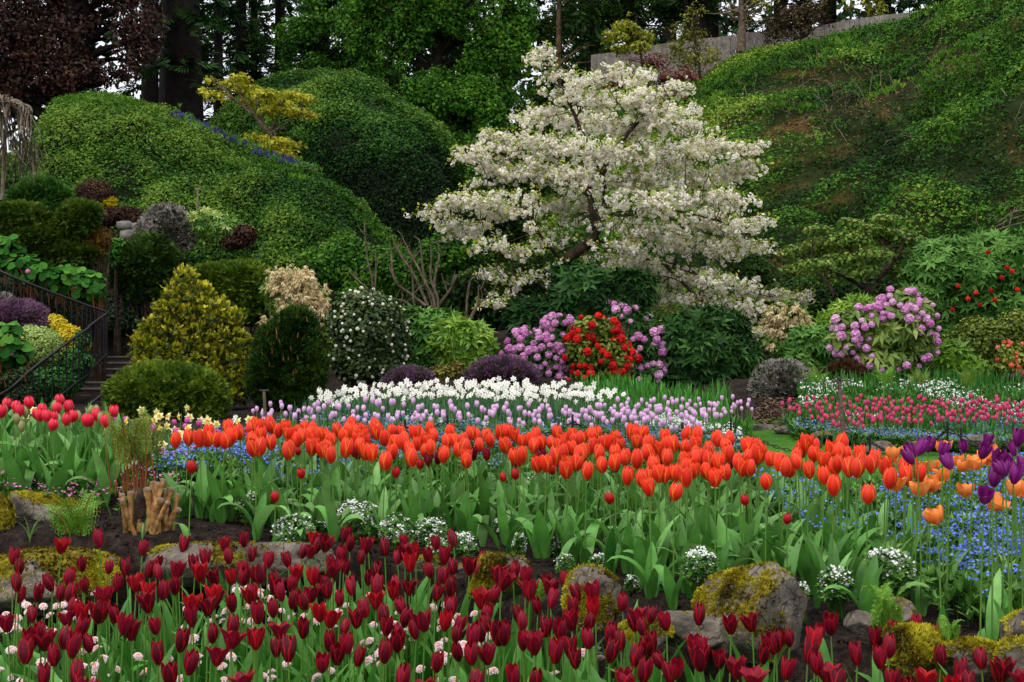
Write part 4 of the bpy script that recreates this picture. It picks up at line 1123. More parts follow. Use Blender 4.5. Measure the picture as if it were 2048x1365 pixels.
shrub('small_leaved_azalea', 'olive small leaved azalea at the foot of the huge rhododendron', 'shrub', 20.6, [(1960, 680, 60, 44), (1920, 700, 40, 40), (2000, 700, 40, 40), (1960, 735, 60, 30), (2030, 670, 40, 50)], 6500, LEAF2, .07, M['azalea_leaf'], stems=8, bumpy=.3, tb=.3)
shrub('leafy_rhododendron', 'lime tinged rhododendron to the side of the large pink one', 'shrub', 20.0, [(1900, 715, 40, 30), (1880, 735, 44, 26), (1930, 740, 40, 24), (1890, 760, 50, 20)], 650, WHORL, .16, M['rhodo_lime'], stems=6, tb=.3)
t, lb, zm = shrub('coral_azalea', 'coral and cream azalea at the right edge', 'shrub', 19.4, [(2025, 710, 30, 26), (2050, 720, 40, 30), (2015, 735, 26, 14)], 1100, LEAF, .07, M['azalea_leaf'], stems=5, tb=.7)
blooms(lb, 60, TRUSS, .08, M['coral_fl'], 'flower_cluster', t, face=FACE)
shrub('dark_heath', 'low dark twiggy heath under the large pink rhododendron', 'shrub', 19.4, [(1690, 755, 40, 30), (1660, 765, 30, 24), (1720, 765, 30, 22)], 2600, TUFT, .08, M['brown_leaf'], stems=6, tb=.6)
shrub('evergreen_thicket', 'dark evergreen thicket filling the slope behind the right border', 'shrub', 25.5, [(1620, 620, 80, 60), (1540, 620, 70, 60), (1720, 600, 80, 60), (1800, 580, 70, 60), (1680, 680, 80, 60), (1780, 680, 80, 60), (1880, 660, 70, 60), (1500, 560, 50, 60), (2000, 700, 80, 60)], 17000, LEAF2, .09, M['tree_dark'], stems=8, bumpy=.25, tb=.5)

# fresh green small maple on the right with visible limbs
def small_tree(name, label, cat, Y, limbs, pads, n, tm, size, matl, bark, tw, per=1, jit=.5, up=.8, dep=1.4, group=None, tb=.5, inner=.9, bumpy=.3):
    base = at(*limbs[0][0], Y)
    t = thing(name, label, cat, base, group)
    g = Geo()
    ends = []
    for L in limbs:
        k = len(L)
        dy = rng.normal(0, .35)
        path = smooth_path([at(x, y, Y + dy * (i / max(1, k - 1))) for i, (x, y) in enumerate(L)], 5)
        w_ = tw if L is limbs[0] else tw * .6
        tube(g, path, np.linspace(w_, w_ * .35, len(path)), 7)
        ends.append(path)
    allp = np.concatenate(ends)
    lb = lobes_px([(*p[:4], rng.normal(0, .5)) for p in pads], Y, dep)
    for c in lb:
        for _ in range(per):
            e = c[:3] + rng.normal(0, .4, 3) * c[3:6]
            o = allp[int(np.argmin(np.linalg.norm(allp - e, axis=1) + .3 * np.maximum(0, allp[:, 2] - e[2])))]
            tube(g, curve(o, e, .05, 5, .03), np.linspace(tw * .3, tw * .06, 5), 4, 0, .5, False)
    g.build('trunk', M[bark], t)
    foliage(lb, n, tm, size, up, jit, inner=inner, bump_=bumpy, overlap=0, tb=tb).build('crown', matl, t)
    return t

small_tree('green_maple', 'spreading young green maple with twisted dark limbs on the right slope', 'tree', 23.8,
           [[(1735, 610), (1728, 560), (1715, 530), (1700, 500)], [(1735, 600), (1755, 560), (1772, 530), (1765, 490)], [(1728, 575), (1700, 560), (1660, 540)], [(1755, 560), (1790, 520), (1810, 480)], [(1670, 590), (1650, 560), (1620, 530)]],
           [(1600, 505, 44, 14), (1650, 490, 50, 16), (1700, 480, 50, 18), (1740, 460, 44, 16), (1790, 470, 44, 16), (1820, 480, 30, 14), (1770, 440, 30, 14), (1690, 520, 44, 14), (1630, 530, 44, 14), (1750, 510, 40, 14), (1800, 510, 36, 14), (1660, 550, 40, 14), (1720, 545, 30, 12), (1590, 540, 30, 12), (1780, 545, 30, 14), (1640, 460, 30, 10), (1700, 445, 24, 10)], 5600, LEAF, .085, M['acer_green'], 'bark', .07, 3)
small_tree('golden_maple', 'small golden yellow maple on the crest above the bluebells', 'tree', 36.5,
           [[(540, 268), (524, 250), (505, 225), (480, 190)], [(535, 262), (520, 230), (512, 200)], [(540, 265), (555, 235), (566, 205)], [(505, 228), (470, 200), (450, 180)], [(540, 268), (575, 245), (600, 230)]],
           [(430, 192, 26, 9), (410, 182, 14, 7), (460, 172, 28, 10), (480, 158, 24, 9), (500, 180, 30, 10), (530, 190, 34, 11), (560, 210, 34, 10), (590, 225, 34, 9), (612, 198, 22, 8), (580, 190, 22, 8), (545, 222, 30, 9), (620, 232, 18, 7), (510, 278, 34, 10), (550, 285, 40, 11), (585, 292, 30, 10), (520, 298, 36, 9), (570, 308, 30, 9), (500, 205, 20, 8), (418, 160, 10, 6)], 3600, LEAF, .11, M['maple'], 'bark_grey', .07, 2, dep=2.2)
# weeping bare tree at the far left
t = thing('weeping_tree', 'leafless weeping tree with pale drooping twigs at the far left', 'tree', at(5, 390, 28.2))
g = Geo()
tube(g, smooth_path([at(5, 400, 28.2), at(8, 300, 28.2), at(0, 220, 28.2), at(10, 190, 28.2)]), np.linspace(.045, .025, 16), 7)
g.build('trunk', M['twig_pale'], t)
g = Geo()
for i in range(85):
    x0, y0 = rng.uniform(-25, 62), 0
    y0 = 185 + abs(x0 - 5) * .5 + rng.uniform(0, 20)
    s = rng.uniform(-1, 1.4)
    pts = [at(5, 205, 28.2), at(x0, y0, 28.2 + rng.normal(0, .4))]
    x, y = x0, y0
    for k in range(5):
        x += s * rng.uniform(3, 11); y += rng.uniform(14, 40)
        pts.append(at(x, y, 28.2 + rng.normal(0, .5)))
    pth = smooth_path(pts, 4)
    tube(g, pth, np.linspace(.014, .005, len(pth)), 4, 0, .5, False)
g.build('twigs', M['twig_pale'], t)
# bluebells along the crest
g = Geo()
n = 420
u = np.sort(rng.random(n))
px = 345 + u * 285; py = np.interp(px, [345, 450, 540, 630], [232, 276, 318, 344]) + rng.uniform(-8, 10, n)
P = np.array([at(a, b, 33.6 + rng.normal(0, .4)) for a, b in zip(px, py)])
g.inst(TUFT, P, frames(np.tile([0, 0, 1.], (n, 1)) + rng.normal(0, .15, (n, 3)), rng.uniform(0, 6, n)), .12 * rng.uniform(.6, 1.3, n), rng.random(n), 0)
P2 = P + rng.normal(0, .12, P.shape) - [0, 0, .12]
g.inst(TUFT, P2, frames(np.tile([0, 0, 1.], (n, 1)), rng.uniform(0, 6, n)), .15, rng.random(n) * .4, 1)
g.build('bluebells', [M['bluebell'], M['grass_bright']], kind='stuff', label='drift of violet bluebells along the crest of the ivy mound', cat='flowers')

# bare pruned shrubs
def bare_shrub(label, Y, stems, tw):
    base = at(*stems[0][0], Y)
    t = thing('pruned_shrub', label, 'shrub', base)
    for s_ in stems:
        g = Geo()
        dy = rng.normal(0, .3)
        pth = smooth_path([at(x, y, Y + dy * i / len(s_)) + rng.normal(0, .01, 3) for i, (x, y) in enumerate(s_)], 4)
        tube(g, pth, np.linspace(tw, tw * .5, len(pth)), 6)
        for _ in range(3):
            o = pth[rng.integers(len(pth) // 3, len(pth))]
            tube(g, curve(o, o + nrm(rng.normal(0, 1, 3) + [0, 0, 1.2]) * rng.uniform(.15, .45), 0, 4, .02), np.linspace(tw * .35, .006, 4), 4, 0, .5, False)
        g.build('stem', M['bark_grey'], t)

bare_shrub('bare pruned shrub with many upright grey stems left of the blossom tree', 23, [[(872, 660), (868, 600), (850, 560), (842, 500), (838, 485)], [(872, 650), (862, 590), (840, 540), (818, 500), (816, 490)], [(874, 640), (876, 600), (862, 560), (860, 520), (862, 490)], [(860, 620), (838, 570), (825, 540), (800, 510), (783, 475)], [(868, 620), (870, 560), (876, 520), (880, 500)], [(850, 610), (822, 590), (790, 560), (784, 500), (780, 490)], [(840, 640), (820, 610), (800, 600), (770, 600), (740, 590)], [(880, 610), (900, 580), (912, 550)], [(868, 640), (856, 620), (830, 616), (826, 560), (822, 530)]], .026)
bare_shrub('thin bare shrub with a few pale stems nearer the ivy bank', 24, [[(746, 600), (744, 560), (735, 520), (730, 470), (732, 440)], [(746, 585), (725, 570), (700, 545), (692, 535)], [(750, 590), (752, 540), (748, 500)]], .02)
bare_shrub('low bare stems leaning out under the blossom', 22.5, [[(935, 650), (950, 620), (965, 600), (990, 590)], [(938, 645), (955, 610), (957, 570)], [(932, 640), (934, 590), (940, 560)]], .022)
bare_shrub('pale leafless twigs reaching in above the huge rhododendron', 23.5, [[(2090, 430), (2040, 435), (1990, 455), (1955, 470)], [(2080, 440), (2020, 450), (1975, 468)], [(2085, 420), (2030, 425), (2000, 440)]], .02)
t = thing('metal_stake', 'thin grey metal stake standing in the ivy of the mound', 'stake', at(394, 425, 28))
g = Geo(); tube(g, [at(394, 425, 28), at(396, 378, 28)], .018, 6); g.build('shaft', M['twig_pale'], t)
g = Geo(); tube(g, [at(391, 379, 28), at(401, 379, 28)], .02, 6); g.build('cap', M['twig_pale'], t)

# ---------------------------------------------------------------- the white blossom tree
CY_ = 24.5
pads = [(1090, 112, 26, 20), (1120, 150, 30, 14), (1172, 155, 35, 15), (1235, 150, 34, 18), (1290, 155, 30, 18), (1345, 178, 48, 16), (1130, 195, 40, 20), (1190, 195, 55, 26), (1260, 200, 60, 26), (1095, 225, 45, 20), (1060, 238, 30, 16), (1150, 245, 70, 28), (1240, 250, 70, 30), (1320, 235, 60, 26), (1360, 250, 40, 20),
        (985, 268, 32, 16), (962, 310, 40, 28), (1020, 290, 55, 26), (1090, 290, 65, 28), (1180, 300, 70, 28), (1270, 310, 70, 30), (1350, 310, 60, 28), (1420, 290, 50, 22), (1480, 298, 34, 16), (1000, 345, 60, 26), (1080, 345, 60, 24), (1160, 350, 60, 24), (1260, 360, 70, 28), (1350, 360, 70, 30), (1440, 345, 50, 24), (1490, 330, 25, 14),
        (880, 428, 46, 14), (925, 405, 55, 18), (980, 400, 40, 20), (905, 450, 30, 14), (950, 460, 45, 20), (1020, 425, 50, 16), (1045, 392, 50, 18), (1300, 400, 70, 28), (1390, 400, 70, 28), (1455, 395, 40, 22), (1420, 440, 58, 26), (1480, 450, 44, 24), (1240, 445, 44, 20), (1300, 460, 60, 24), (1360, 490, 60, 26), (1440, 500, 60, 24), (1500, 490, 34, 16), (1215, 520, 40, 20), (1280, 530, 50, 22), (1360, 550, 60, 24), (1430, 560, 50, 20), (1480, 585, 50, 16), (1545, 595, 46, 13), (1230, 565, 40, 16), (1290, 580, 35, 16),
        (990, 490, 44, 18), (1045, 505, 40, 16), (1095, 480, 40, 16), (980, 545, 36, 14), (1035, 565, 40, 16), (1085, 545, 36, 12), (1005, 605, 42, 15), (1060, 620, 45, 16), (1405, 620, 35, 18), (1450, 648, 42, 18), (1492, 672, 28, 14), (1100, 410, 44, 12), (1130, 440, 40, 12), (1330, 590, 50, 20), (1380, 600, 40, 20), (1250, 490, 50, 18), (1160, 400, 40, 16), (1470, 615, 40, 14), (1580, 594, 32, 9), (1525, 588, 44, 12), (1470, 640, 34, 14), (1500, 662, 26, 12), (1430, 600, 40, 14)]
sparse = {47, 48, 31, 56, 57, 58, 59, 60, 61, 62, 63, 68, 69, 37, 48, 54, 55, 43}
cb = at(1120, 640, CY_)
ct = thing('blossom_tree', 'spreading cherry tree smothered in white blossom', 'tree', cb)
g = Geo()
LM = [([(1122, 655, 0), (1118, 600, 0), (1108, 560, 0), (1125, 525, 0), (1160, 500, -.1), (1190, 478, -.2)], .12, .085),
      ([(1190, 478, -.2), (1186, 430, -.2), (1180, 390, -.1), (1172, 340, 0), (1160, 260, .2), (1130, 190, .4), (1098, 130, .5)], .075, .015),
      ([(1190, 478, -.2), (1205, 430, -.5), (1210, 390, -.7), (1203, 350, -.9), (1180, 310, -1.2)], .065, .02),
      ([(1203, 350, -.9), (1230, 300, -1.0), (1290, 230, -.7), (1350, 190, -.4)], .06, .02),
      ([(1205, 430, -.5), (1260, 430, -.9), (1330, 420, -.6), (1430, 440, -.6), (1500, 470, -.6)], .03, .01),
      ([(1125, 525, 0), (1080, 470, -.6), (1050, 420, -.5), (980, 400, -.6), (880, 425, -.6)], .034, .01),
      ([(1190, 478, -.2), (1240, 500, .4), (1330, 530, .3), (1430, 560, 0), (1540, 595, -.1)], .026, .008),
      ([(1180, 390, -.1), (1120, 350, .5), (1050, 320, .8), (970, 300, .9)], .06, .02),
      ([(1172, 340, 0), (1250, 310, .8), (1350, 300, 1.2), (1480, 300, 1.2)], .06, .02),
      ([(1118, 600, 0), (1080, 570, -.3), (1040, 560, -.6), (1000, 600, -.8)], .04, .015),
      ([(1330, 530, .3), (1400, 600, -.2), (1450, 645, -.4), (1495, 680, -.4)], .035, .012)]
lim = []
for pts, r0, r1 in LM:
    pth = smooth_path([at(x, y, CY_ + d) for x, y, d in pts], 6)
    tube(g, pth, np.linspace(r0, r1, len(pth)), 8)
    lim.append(pth)
lim = np.concatenate(lim)
pl = []
for i, p in enumerate(pads):
    c0 = at(p[0], p[1], CY_)
    k = int(np.argmin(np.hypot(*(np.array(proj(lim)) - np.array([[p[0]], [p[1]]])))))
    dy = lim[k][1] - CY_ + rng.normal(0, .55)
    if 250 < p[1] < 380 and 1050 < p[0] < 1450: dy -= .6
    pl.append((*p, dy))
lb = lobes_px(pl, CY_, 1.7)
for i, c in enumerate(lb):
    for j in range(4):
        e = c[:3] + rng.normal(0, .45, 3) * c[3:6]
        k = int(np.argmin(np.linalg.norm(lim - e, axis=1) + .4 * np.maximum(0, lim[:, 2] - e[2])))
        tube(g, curve(lim[k], e, .06, 6, .03), np.linspace(.011, .004, 6), 4, 0, .5, False)
g.build('trunk', M['bark'], ct)
# blossom clusters: seven to nine nodding flowers each
def cluster_t(n=9, rs=np.random.default_rng(21)):
    ts = []
    for i in range(n):
        d = nrm(rs.normal(0, 1, 3) + [0, -.1, -.15])
        ts.append(move(FLOR5, frames(d[None], rs.uniform(0, 6, 1))[0], d * rs.uniform(.28, .5), .46, rs.uniform(-.25, .25)))
    return join(ts)
CLUS = cluster_t()
g = Geo(); gl_ = Geo()
tw = Geo()
for i, c in enumerate(lb):
    area = c[3] * c[5]
    sp = i in sparse
    nt_ = int(8 + area * (150 if sp else 235))      # flowering twigs fan out from the limb end
    o = c[:3] + rng.normal(0, .42, (nt_, 3)) * c[3:6] * [1, 1, .8]
    d = nrm(np.array([(c[0] - cb[0]) * .4, 0, 0]) + rng.normal(0, 1, (nt_, 3)) * [1, 1, .28] + [0, 0, .1])
    L = rng.uniform(.2, .6, nt_) * (.45 + .6 * c[3])
    for k in range(nt_):
        e = o[k] + d[k] * L[k] - [0, 0, .18 * L[k]]
        pth = curve(o[k], e, .05 * L[k], 5, .012)
        if k % 2 == 0:
            tube(tw, pth, np.linspace(.007, .003, 5), 3, 0, .5, False)
        m = max(2, int(L[k] / .036 * (.5 if sp else 1.0)))
        u = rng.random(m)
        Q = np.stack([np.interp(u, np.linspace(0, 1, 5), pth[:, q]) for q in range(3)], -1) + rng.normal(0, .03, (m, 3)) - [0, 0, .02]
        g.inst(CLUS, Q, frames(rng.normal(0, 1, (m, 3)), rng.uniform(0, 6, m)), .078 * rng.uniform(.7, 1.25, m), np.clip(rng.normal(.5, .28, m), 0, 1))
        m2 = int(m * (2.0 if sp else 1.0)) + 1
        u = rng.random(m2) ** .7 * 1.1
        Q = np.stack([np.interp(u, np.linspace(0, 1, 5), pth[:, q]) for q in range(3)], -1) + rng.normal(0, .04, (m2, 3)) + [0, -.02, .03]
        gl_.inst(LEAF2, Q, frames(nrm(rng.normal(0, .6, (m2, 3)) + [0, -.3, .8]), rng.uniform(0, 6, m2)), .07 * rng.uniform(.6, 1.3, m2), rng.random(m2))
k = rng.integers(60, len(lim), 110)
Q = lim[k] + rng.normal(0, .13, (110, 3)) + [0, -.12, .02]
for q in Q:
    m = 7
    R_ = q + rng.normal(0, .05, (m, 3))
    g.inst(CLUS, R_, frames(rng.normal(0, 1, (m, 3)), rng.uniform(0, 6, m)), .075 * rng.uniform(.7, 1.2, m), rng.random(m))
    R_ = q + rng.normal(0, .07, (m, 3))
    gl_.inst(LEAF2, R_, frames(nrm(rng.normal(0, .6, (m, 3)) + [0, -.3, .8]), rng.uniform(0, 6, m)), .07 * rng.uniform(.6, 1.3, m), rng.random(m))
tw.build('twigs', M['bark'], ct)
g.build('blossom', M['blossom'], ct, False)
gl_.build('young_leaves', M['blossom_leaf'], ct)

# ---------------------------------------------------------------- stone steps and iron railings
st = thing('stone_steps', 'dark stone garden steps climbing beside the clipped yew dome', 'steps', at(150, 818, 24))
nst = 10
for k in range(nst):
    Yk = 23.6 + .36 * k
    yp = 830 - 13.2 * k + (k > 7) * (k - 7) * .8
    lx_ = np.interp(yp, [700, 715, 741, 769, 800, 830], [214, 209, 184, 150, 128, 104])
    z = CAMZ + (CY - yp) / F * Yk
    x0 = (lx_ - CX) / F * Yk; x1 = x0 + 1.5
    g = Geo(); box(g, (x0, Yk + .012, z - .6), (x1, Yk + 1.2, z - .028)); o = g.build('step', M['step'], st, False)
    g = Geo(); box(g, (x0 - .01, Yk - .012, z - .025), (x1 + .01, Yk + .42, z)); g.build('tread', M['step_edge'], o, False)
    o2 = o.children[0] if o.children else None
for o in list(COL.objects):
    if o.name.startswith('tread') and o.parent and o.parent.name.startswith('step'):
        o.location = -st.location

def railing(label, top, bot, Y, nb):
    T_ = smooth_path([at(x, y, Y + d) for x, y, d in top], 6)
    B_ = smooth_path([at(x, y, Y + d) for x, y, d in bot], 6)
    t = thing('iron_railing', label, 'railing', B_[0])
    g = Geo(); tube(g, T_, .024, 6); g.build('handrail', M['iron'], t)
    g = Geo(); tube(g, B_, .014, 5); g.build('bottom_rail', M['iron'], t)
    for u in np.linspace(0, 1, nb):
        a = np.array([np.interp(u, np.linspace(0, 1, len(T_)), T_[:, k]) for k in range(3)])
        b = np.array([np.interp(u, np.linspace(0, 1, len(B_)), B_[:, k]) for k in range(3)])
        g = Geo(); tube(g, [b - [0, 0, .05], a], .011, 5); g.build('baluster', M['iron'], t)

railing('black iron railing rising along the lower flight of steps', [(-30, 806, 0), (20, 778, 0), (60, 742, .3), (110, 704, .7), (160, 668, 1.2), (178, 656, 1.4)], [(-30, 900, 0), (20, 868, 0), (60, 836, .3), (110, 800, .7), (160, 760, 1.2), (178, 748, 1.4)], 22.2, 20)
railing('short black iron railing at the top landing of the steps', [(176, 655, 0), (196, 640, .2), (214, 627, .4)], [(176, 745, 0), (196, 725, .2), (214, 708, .4)], 24.2, 7)
railing('black iron railing running down below the bergenia leaves', [(-30, 528, 0), (30, 556, 0), (90, 580, .2), (150, 602, .4), (188, 616, .5), (212, 624, .6)], [(-30, 622, 0), (30, 650, 0), (90, 676, .2), (150, 698, .4), (188, 712, .5), (212, 716, .6)], 24.3, 22)
t = thing('iron_railing', 'bottom end of an iron handrail beside the clipped yew dome', 'railing', at(172, 835, 20.6))
g = Geo(); tube(g, smooth_path([at(168, 838, 20.6), at(176, 815, 20.7), at(200, 793, 21)]), .02, 6); g.build('handrail', M['iron'], t)
g = Geo(); tube(g, [at(196, 840, 21), at(198, 795, 21)], .012, 5); g.build('baluster', M['iron'], t)

# ---------------------------------------------------------------- flowers of the beds
def petal(H, R, a0, wmax, flare=0.0, tip=2.2, off=1.0, rows=8, cols=5, hz=1.0, twist=0.0, wav=0.0, close=.86):
    s = np.linspace(0, 1, rows)[:, None]
    u = np.linspace(-1, 1, cols)[None]
    lo = .13
    r = R * np.sin(math.pi * (lo + (close - lo) * s)) ** .75
    r = r * (.75 + .25 * np.minimum(1, s / .25)) * off + flare * R * s ** 3.2
    wd = wmax * np.clip(1 - s ** tip, 0, 1) ** .62 * (.62 + .38 * np.minimum(1, s / .3))
    ang = a0 + u * wd + twist * s
    rr = r * (1 - .05 * u * u) + wav * R * np.sin(u * 5 + a0 * 3) * s
    z = H * hz * (s - .02 * u * u * (1 - s)) + 0 * u
    v = np.stack([rr * np.cos(ang), rr * np.sin(ang), z + 0 * ang], -1)
    te = np.abs(u) ** 1.0 + 0 * s
    te = np.maximum(te, np.clip((s - .8) / .2, 0, 1) * .75 + 0 * u)
    to = .62 - .3 * np.abs(u) + .3 * (s - .5)
    return v.reshape(-1, 3), grid_faces(rows, cols), np.clip(to, 0, 1).reshape(-1), te.reshape(-1)

def tulip_geo(H, R, seed, flare=0.0, tip=2.4, wmax=1.12, close=.86, rows=8, cols=5, wav=0.0, spread=0.0, g=None, mat=0, off=(0, 0, 0), tv=0.0):
    rs = np.random.default_rng(seed)
    g = g or Geo()
    for layer in (1, 0):
        for i in range(3):
            a = i * 2 * math.pi / 3 + layer * math.pi / 3 + rs.uniform(-.12, .12)
            v, f, to, te = petal(H, R, a, wmax * rs.uniform(.92, 1.05), flare + spread * rs.random(), tip, .93 if layer else 1.0, rows, cols, rs.uniform(.93, 1.04), rs.uniform(-.15, .15), wav, close)
            g.add(v + np.asarray(off), f, mat, np.clip(to + rs.uniform(-.12, .12) + tv, 0, 1), te)
    return g

def blade(L, W, th0, th1, rows=10, cols=5, fold=.35, twist=0.0, power=1.4, az=0.0, base=.35, wave=0.0):
    """strap leaf that starts near upright (th0 from vertical) and bends outward to th1"""
    s = np.linspace(0, 1, rows)
    th = th0 + (th1 - th0) * s ** power
    dx, dz = np.sin(th), np.cos(th)
    x = np.concatenate([[0], np.cumsum((dx[1:] + dx[:-1]) / 2)]) * L / (rows - 1)
    z = np.concatenate([[0], np.cumsum((dz[1:] + dz[:-1]) / 2)]) * L / (rows - 1)
    wd = W * .5 * (np.sin(math.pi * np.clip(s, 0, 1) ** .8 * .93 + .07) ** .8 * (1 - base) + base * (1 - s)) 
    wd[-1] = W * .01
    u = np.linspace(-1, 1, cols)
    tw = twist * s
    nx, nz = -np.cos(th), np.sin(th)
    lat = u[None] * wd[:, None]
    up_ = (fold * (np.abs(u[None]) ** 1.3) * wd[:, None] * (1 - .55 * s[:, None])) + wave * wd[:, None] * np.sin(s[:, None] * 9 + u[None])
    ly = lat * np.cos(tw)[:, None] - up_ * np.sin(tw)[:, None]
    ln = lat * np.sin(tw)[:, None] + up_ * np.cos(tw)[:, None]
    v = np.stack([x[:, None] + nx[:, None] * ln, ly, z[:, None] + nz[:, None] * ln], -1).reshape(-1, 3)
    c, s_ = math.cos(az), math.sin(az)
    v = v @ np.array([[c, s_, 0], [-s_, c, 0], [0, 0, 1]])
    return v, grid_faces(rows, cols)

def leaf_mesh(name, matl, *a, tint=.5, **k):
    v, f = blade(*a, **k)
    g = Geo()
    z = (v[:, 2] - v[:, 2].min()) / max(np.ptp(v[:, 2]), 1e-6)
    g.add(v, f, 0, np.clip(tint + .25 * (z - .5), 0, 1))  # lit tips and shaded base put into the leaf tint
    return g.mesh(name, matl)

def stem_meshes(matl, r=.0032, n=4):
    out = []
    for i in range(n):
        rs = np.random.default_rng(50 + i)
        b = rs.normal(0, .018, 2)
        t = np.linspace(0, 1, 7)
        p = np.stack([b[0] * t ** 2, b[1] * t ** 2, t], -1)
        g = Geo(); tube(g, p, np.linspace(r * 1.15, r * .9, 7), 6, 0, .5, False)
        out.append((g.mesh('stem', matl), (b[0], b[1]), (2 * b[0], 2 * b[1])))
    return out

STEMS = stem_meshes(M['tulip_stem'], .0027)
rs_ = np.random.default_rng(99)
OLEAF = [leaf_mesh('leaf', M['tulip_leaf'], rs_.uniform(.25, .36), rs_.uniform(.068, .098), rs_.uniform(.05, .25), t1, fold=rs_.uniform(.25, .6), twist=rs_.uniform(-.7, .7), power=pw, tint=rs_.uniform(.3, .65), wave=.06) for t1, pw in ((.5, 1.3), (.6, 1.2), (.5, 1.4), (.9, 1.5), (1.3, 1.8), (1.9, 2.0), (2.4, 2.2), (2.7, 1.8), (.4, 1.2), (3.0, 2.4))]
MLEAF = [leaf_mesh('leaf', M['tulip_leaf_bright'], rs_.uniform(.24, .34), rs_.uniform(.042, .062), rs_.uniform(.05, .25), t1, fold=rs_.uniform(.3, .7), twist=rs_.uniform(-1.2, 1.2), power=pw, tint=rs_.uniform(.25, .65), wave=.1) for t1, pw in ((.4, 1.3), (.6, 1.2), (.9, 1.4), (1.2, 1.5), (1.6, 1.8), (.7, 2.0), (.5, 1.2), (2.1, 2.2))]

ORANGE = [tulip_geo(.098, .0345, s, fl, 2.3, 1.15, cl, spread=sp).mesh('flower', M['orange'], smooth=True) for s, fl, cl, sp in ((1, -.12, .86, .0), (2, -.05, .86, .05), (3, 0, .84, .08), (4, -.1, .88, .0), (5, .12, .82, .12), (6, .0, .86, .05), (7, .3, .82, .25), (8, -.15, .9, .02))]
MAROON = [tulip_geo(h, r, s, fl, 1.7, 1.05, cl, spread=sp, wav=wv).mesh('flower', M['maroon']) for h, r, s, fl, cl, sp, wv in ((0.075, .022, 11, .0, .84, .1, .03), (0.073, .023, 12, .3, .8, .15, .04), (0.078, .022, 13, .1, .82, .2, .05), (0.068, .025, 14, .75, .78, .3, .06), (0.075, .021, 15, -.1, .86, .05, .02), (0.073, .024, 16, .45, .8, .4, .08), (0.068, .026, 17, 1.1, .78, .5, .08))]
MAROON_RED = [tulip_geo(h, r, s, fl, 1.7, 1.05, cl, spread=sp, wav=wv).mesh('flower', M['maroon_red']) for h, r, s, fl, cl, sp, wv in ((.075, .023, 12, .3, .8, .15, .04), (.068, .025, 14, .75, .78, .3, .06), (.073, .024, 16, .45, .8, .4, .08))]
MLOOK = ['closed', 'slightly open', 'pointed', 'open', 'slim closed', 'flared', 'wide flared']
CRIMSON = [tulip_geo(.078, .031, s, fl, 2.4, 1.15, .86, spread=.05).mesh('flower', M['crimson']) for s, fl in ((21, -.1), (22, 0), (23, .1))]
APRICOT = [tulip_geo(.07, .042, s, fl, 2.2, 1.1, .7, spread=.35, wav=.12).mesh('flower', M['apricot']) for s, fl in ((31, .2), (32, .5), (33, .8), (34, .0))]
PURPLE = [tulip_geo(.082, .027, s, fl, 1.8, 1.05, .82, spread=.35, wav=.14).mesh('flower', M['purple']) for s, fl in ((41, .3), (42, .6), (43, .1))]
REDBUD = [tulip_geo(.05, .02, s, fl, 2.2, 1.15, .86).mesh('flower', M['redbud']) for s, fl in ((51, -.1), (52, .1))]
GREENBUD = [tulip_geo(.055, .016, 55, -.2, 2.2, 1.15, .88).mesh('flower', M['greenbud'])]
MAGENTA = [tulip_geo(.062, .024, s, fl, 2.2, 1.15, .86).mesh('flower', M['magenta']) for s, fl in ((61, -.05), (62, .1))]

ALL = {}
def tulip(kind, name, pos, h, flower, leaves, nl, fs=1.0, tilt=.12, spread=.3, cat='tulip', look='', leafscale=1.0):
    t = thing(name, None, cat, pos, None, rng.uniform(0, 6.28))
    sm, (bx, by), (sx, sy) = STEMS[rng.integers(len(STEMS))]
    child('stem', sm, t, sc=(1, 1, h))
    tx, ty = rng.normal(0, tilt, 2)
    child('flower', flower, t, (bx, by, h - .002), (tx - sy, ty + sx, rng.uniform(0, 6.28)), (fs, fs, fs * rng.uniform(.93, 1.07)))
    a = rng.uniform(0, 6.28)
    for i in range(nl):
        s = leafscale * rng.uniform(.75, 1.1)
        child('leaf', leaves[rng.integers(len(leaves))], t, (.008 * math.cos(a), .008 * math.sin(a), 0), (0, 0, a), (s, s, s))
        a += 6.28 / max(nl, 2) + rng.uniform(-.6, .6)
    px, py = proj(np.array([pos[0], pos[1], pos[2] + h]))
    ALL.setdefault(kind, []).append((float(px), float(py), t, look))
    return t

def crop(pts, x0, y0, s):
    a = np.array(pts, float)
    return np.stack([x0 + a[:, 0] * s, y0 + a[:, 1] * s], -1)

cA = crop([(95,340),(130,420),(445,260),(787,207),(1088,275),(1437,255),(1793,240),(1928,207),(1955,322),(1780,340),(1645,350),(660,395),(865,420),(1028,425),(1240,370),(1203,445),(1268,465),(1355,455),(1427,450),(1503,400),(1610,470),(1683,495),(1790,500),(1885,450),(1955,500),(2020,480),(100,555),(125,640),(412,540),(255,630),(563,500),(650,560),(455,625),(515,640),(920,545),(1040,555),(855,650),(1130,630),(1115,540),(1315,610),(1415,570),(1200,715),(1700,650),(1690,680),(1620,740),(1825,715),(2005,645),(235,795),(95,865),(540,740),(535,830),(612,800),(810,790),(760,790),(870,790),(935,875),(1490,740),(1545,810),(1060,930),(1262,885),(305,930),(600,900),(370,990),(493,1000),(600,1055),(710,1010),(195,1010),(155,1110),(385,1120),(1400,1005),(1632,945),(1795,900),(1845,995),(1990,990),(1217,1105),(1490,1195),(1665,1120)], 0, 1025, .2539)
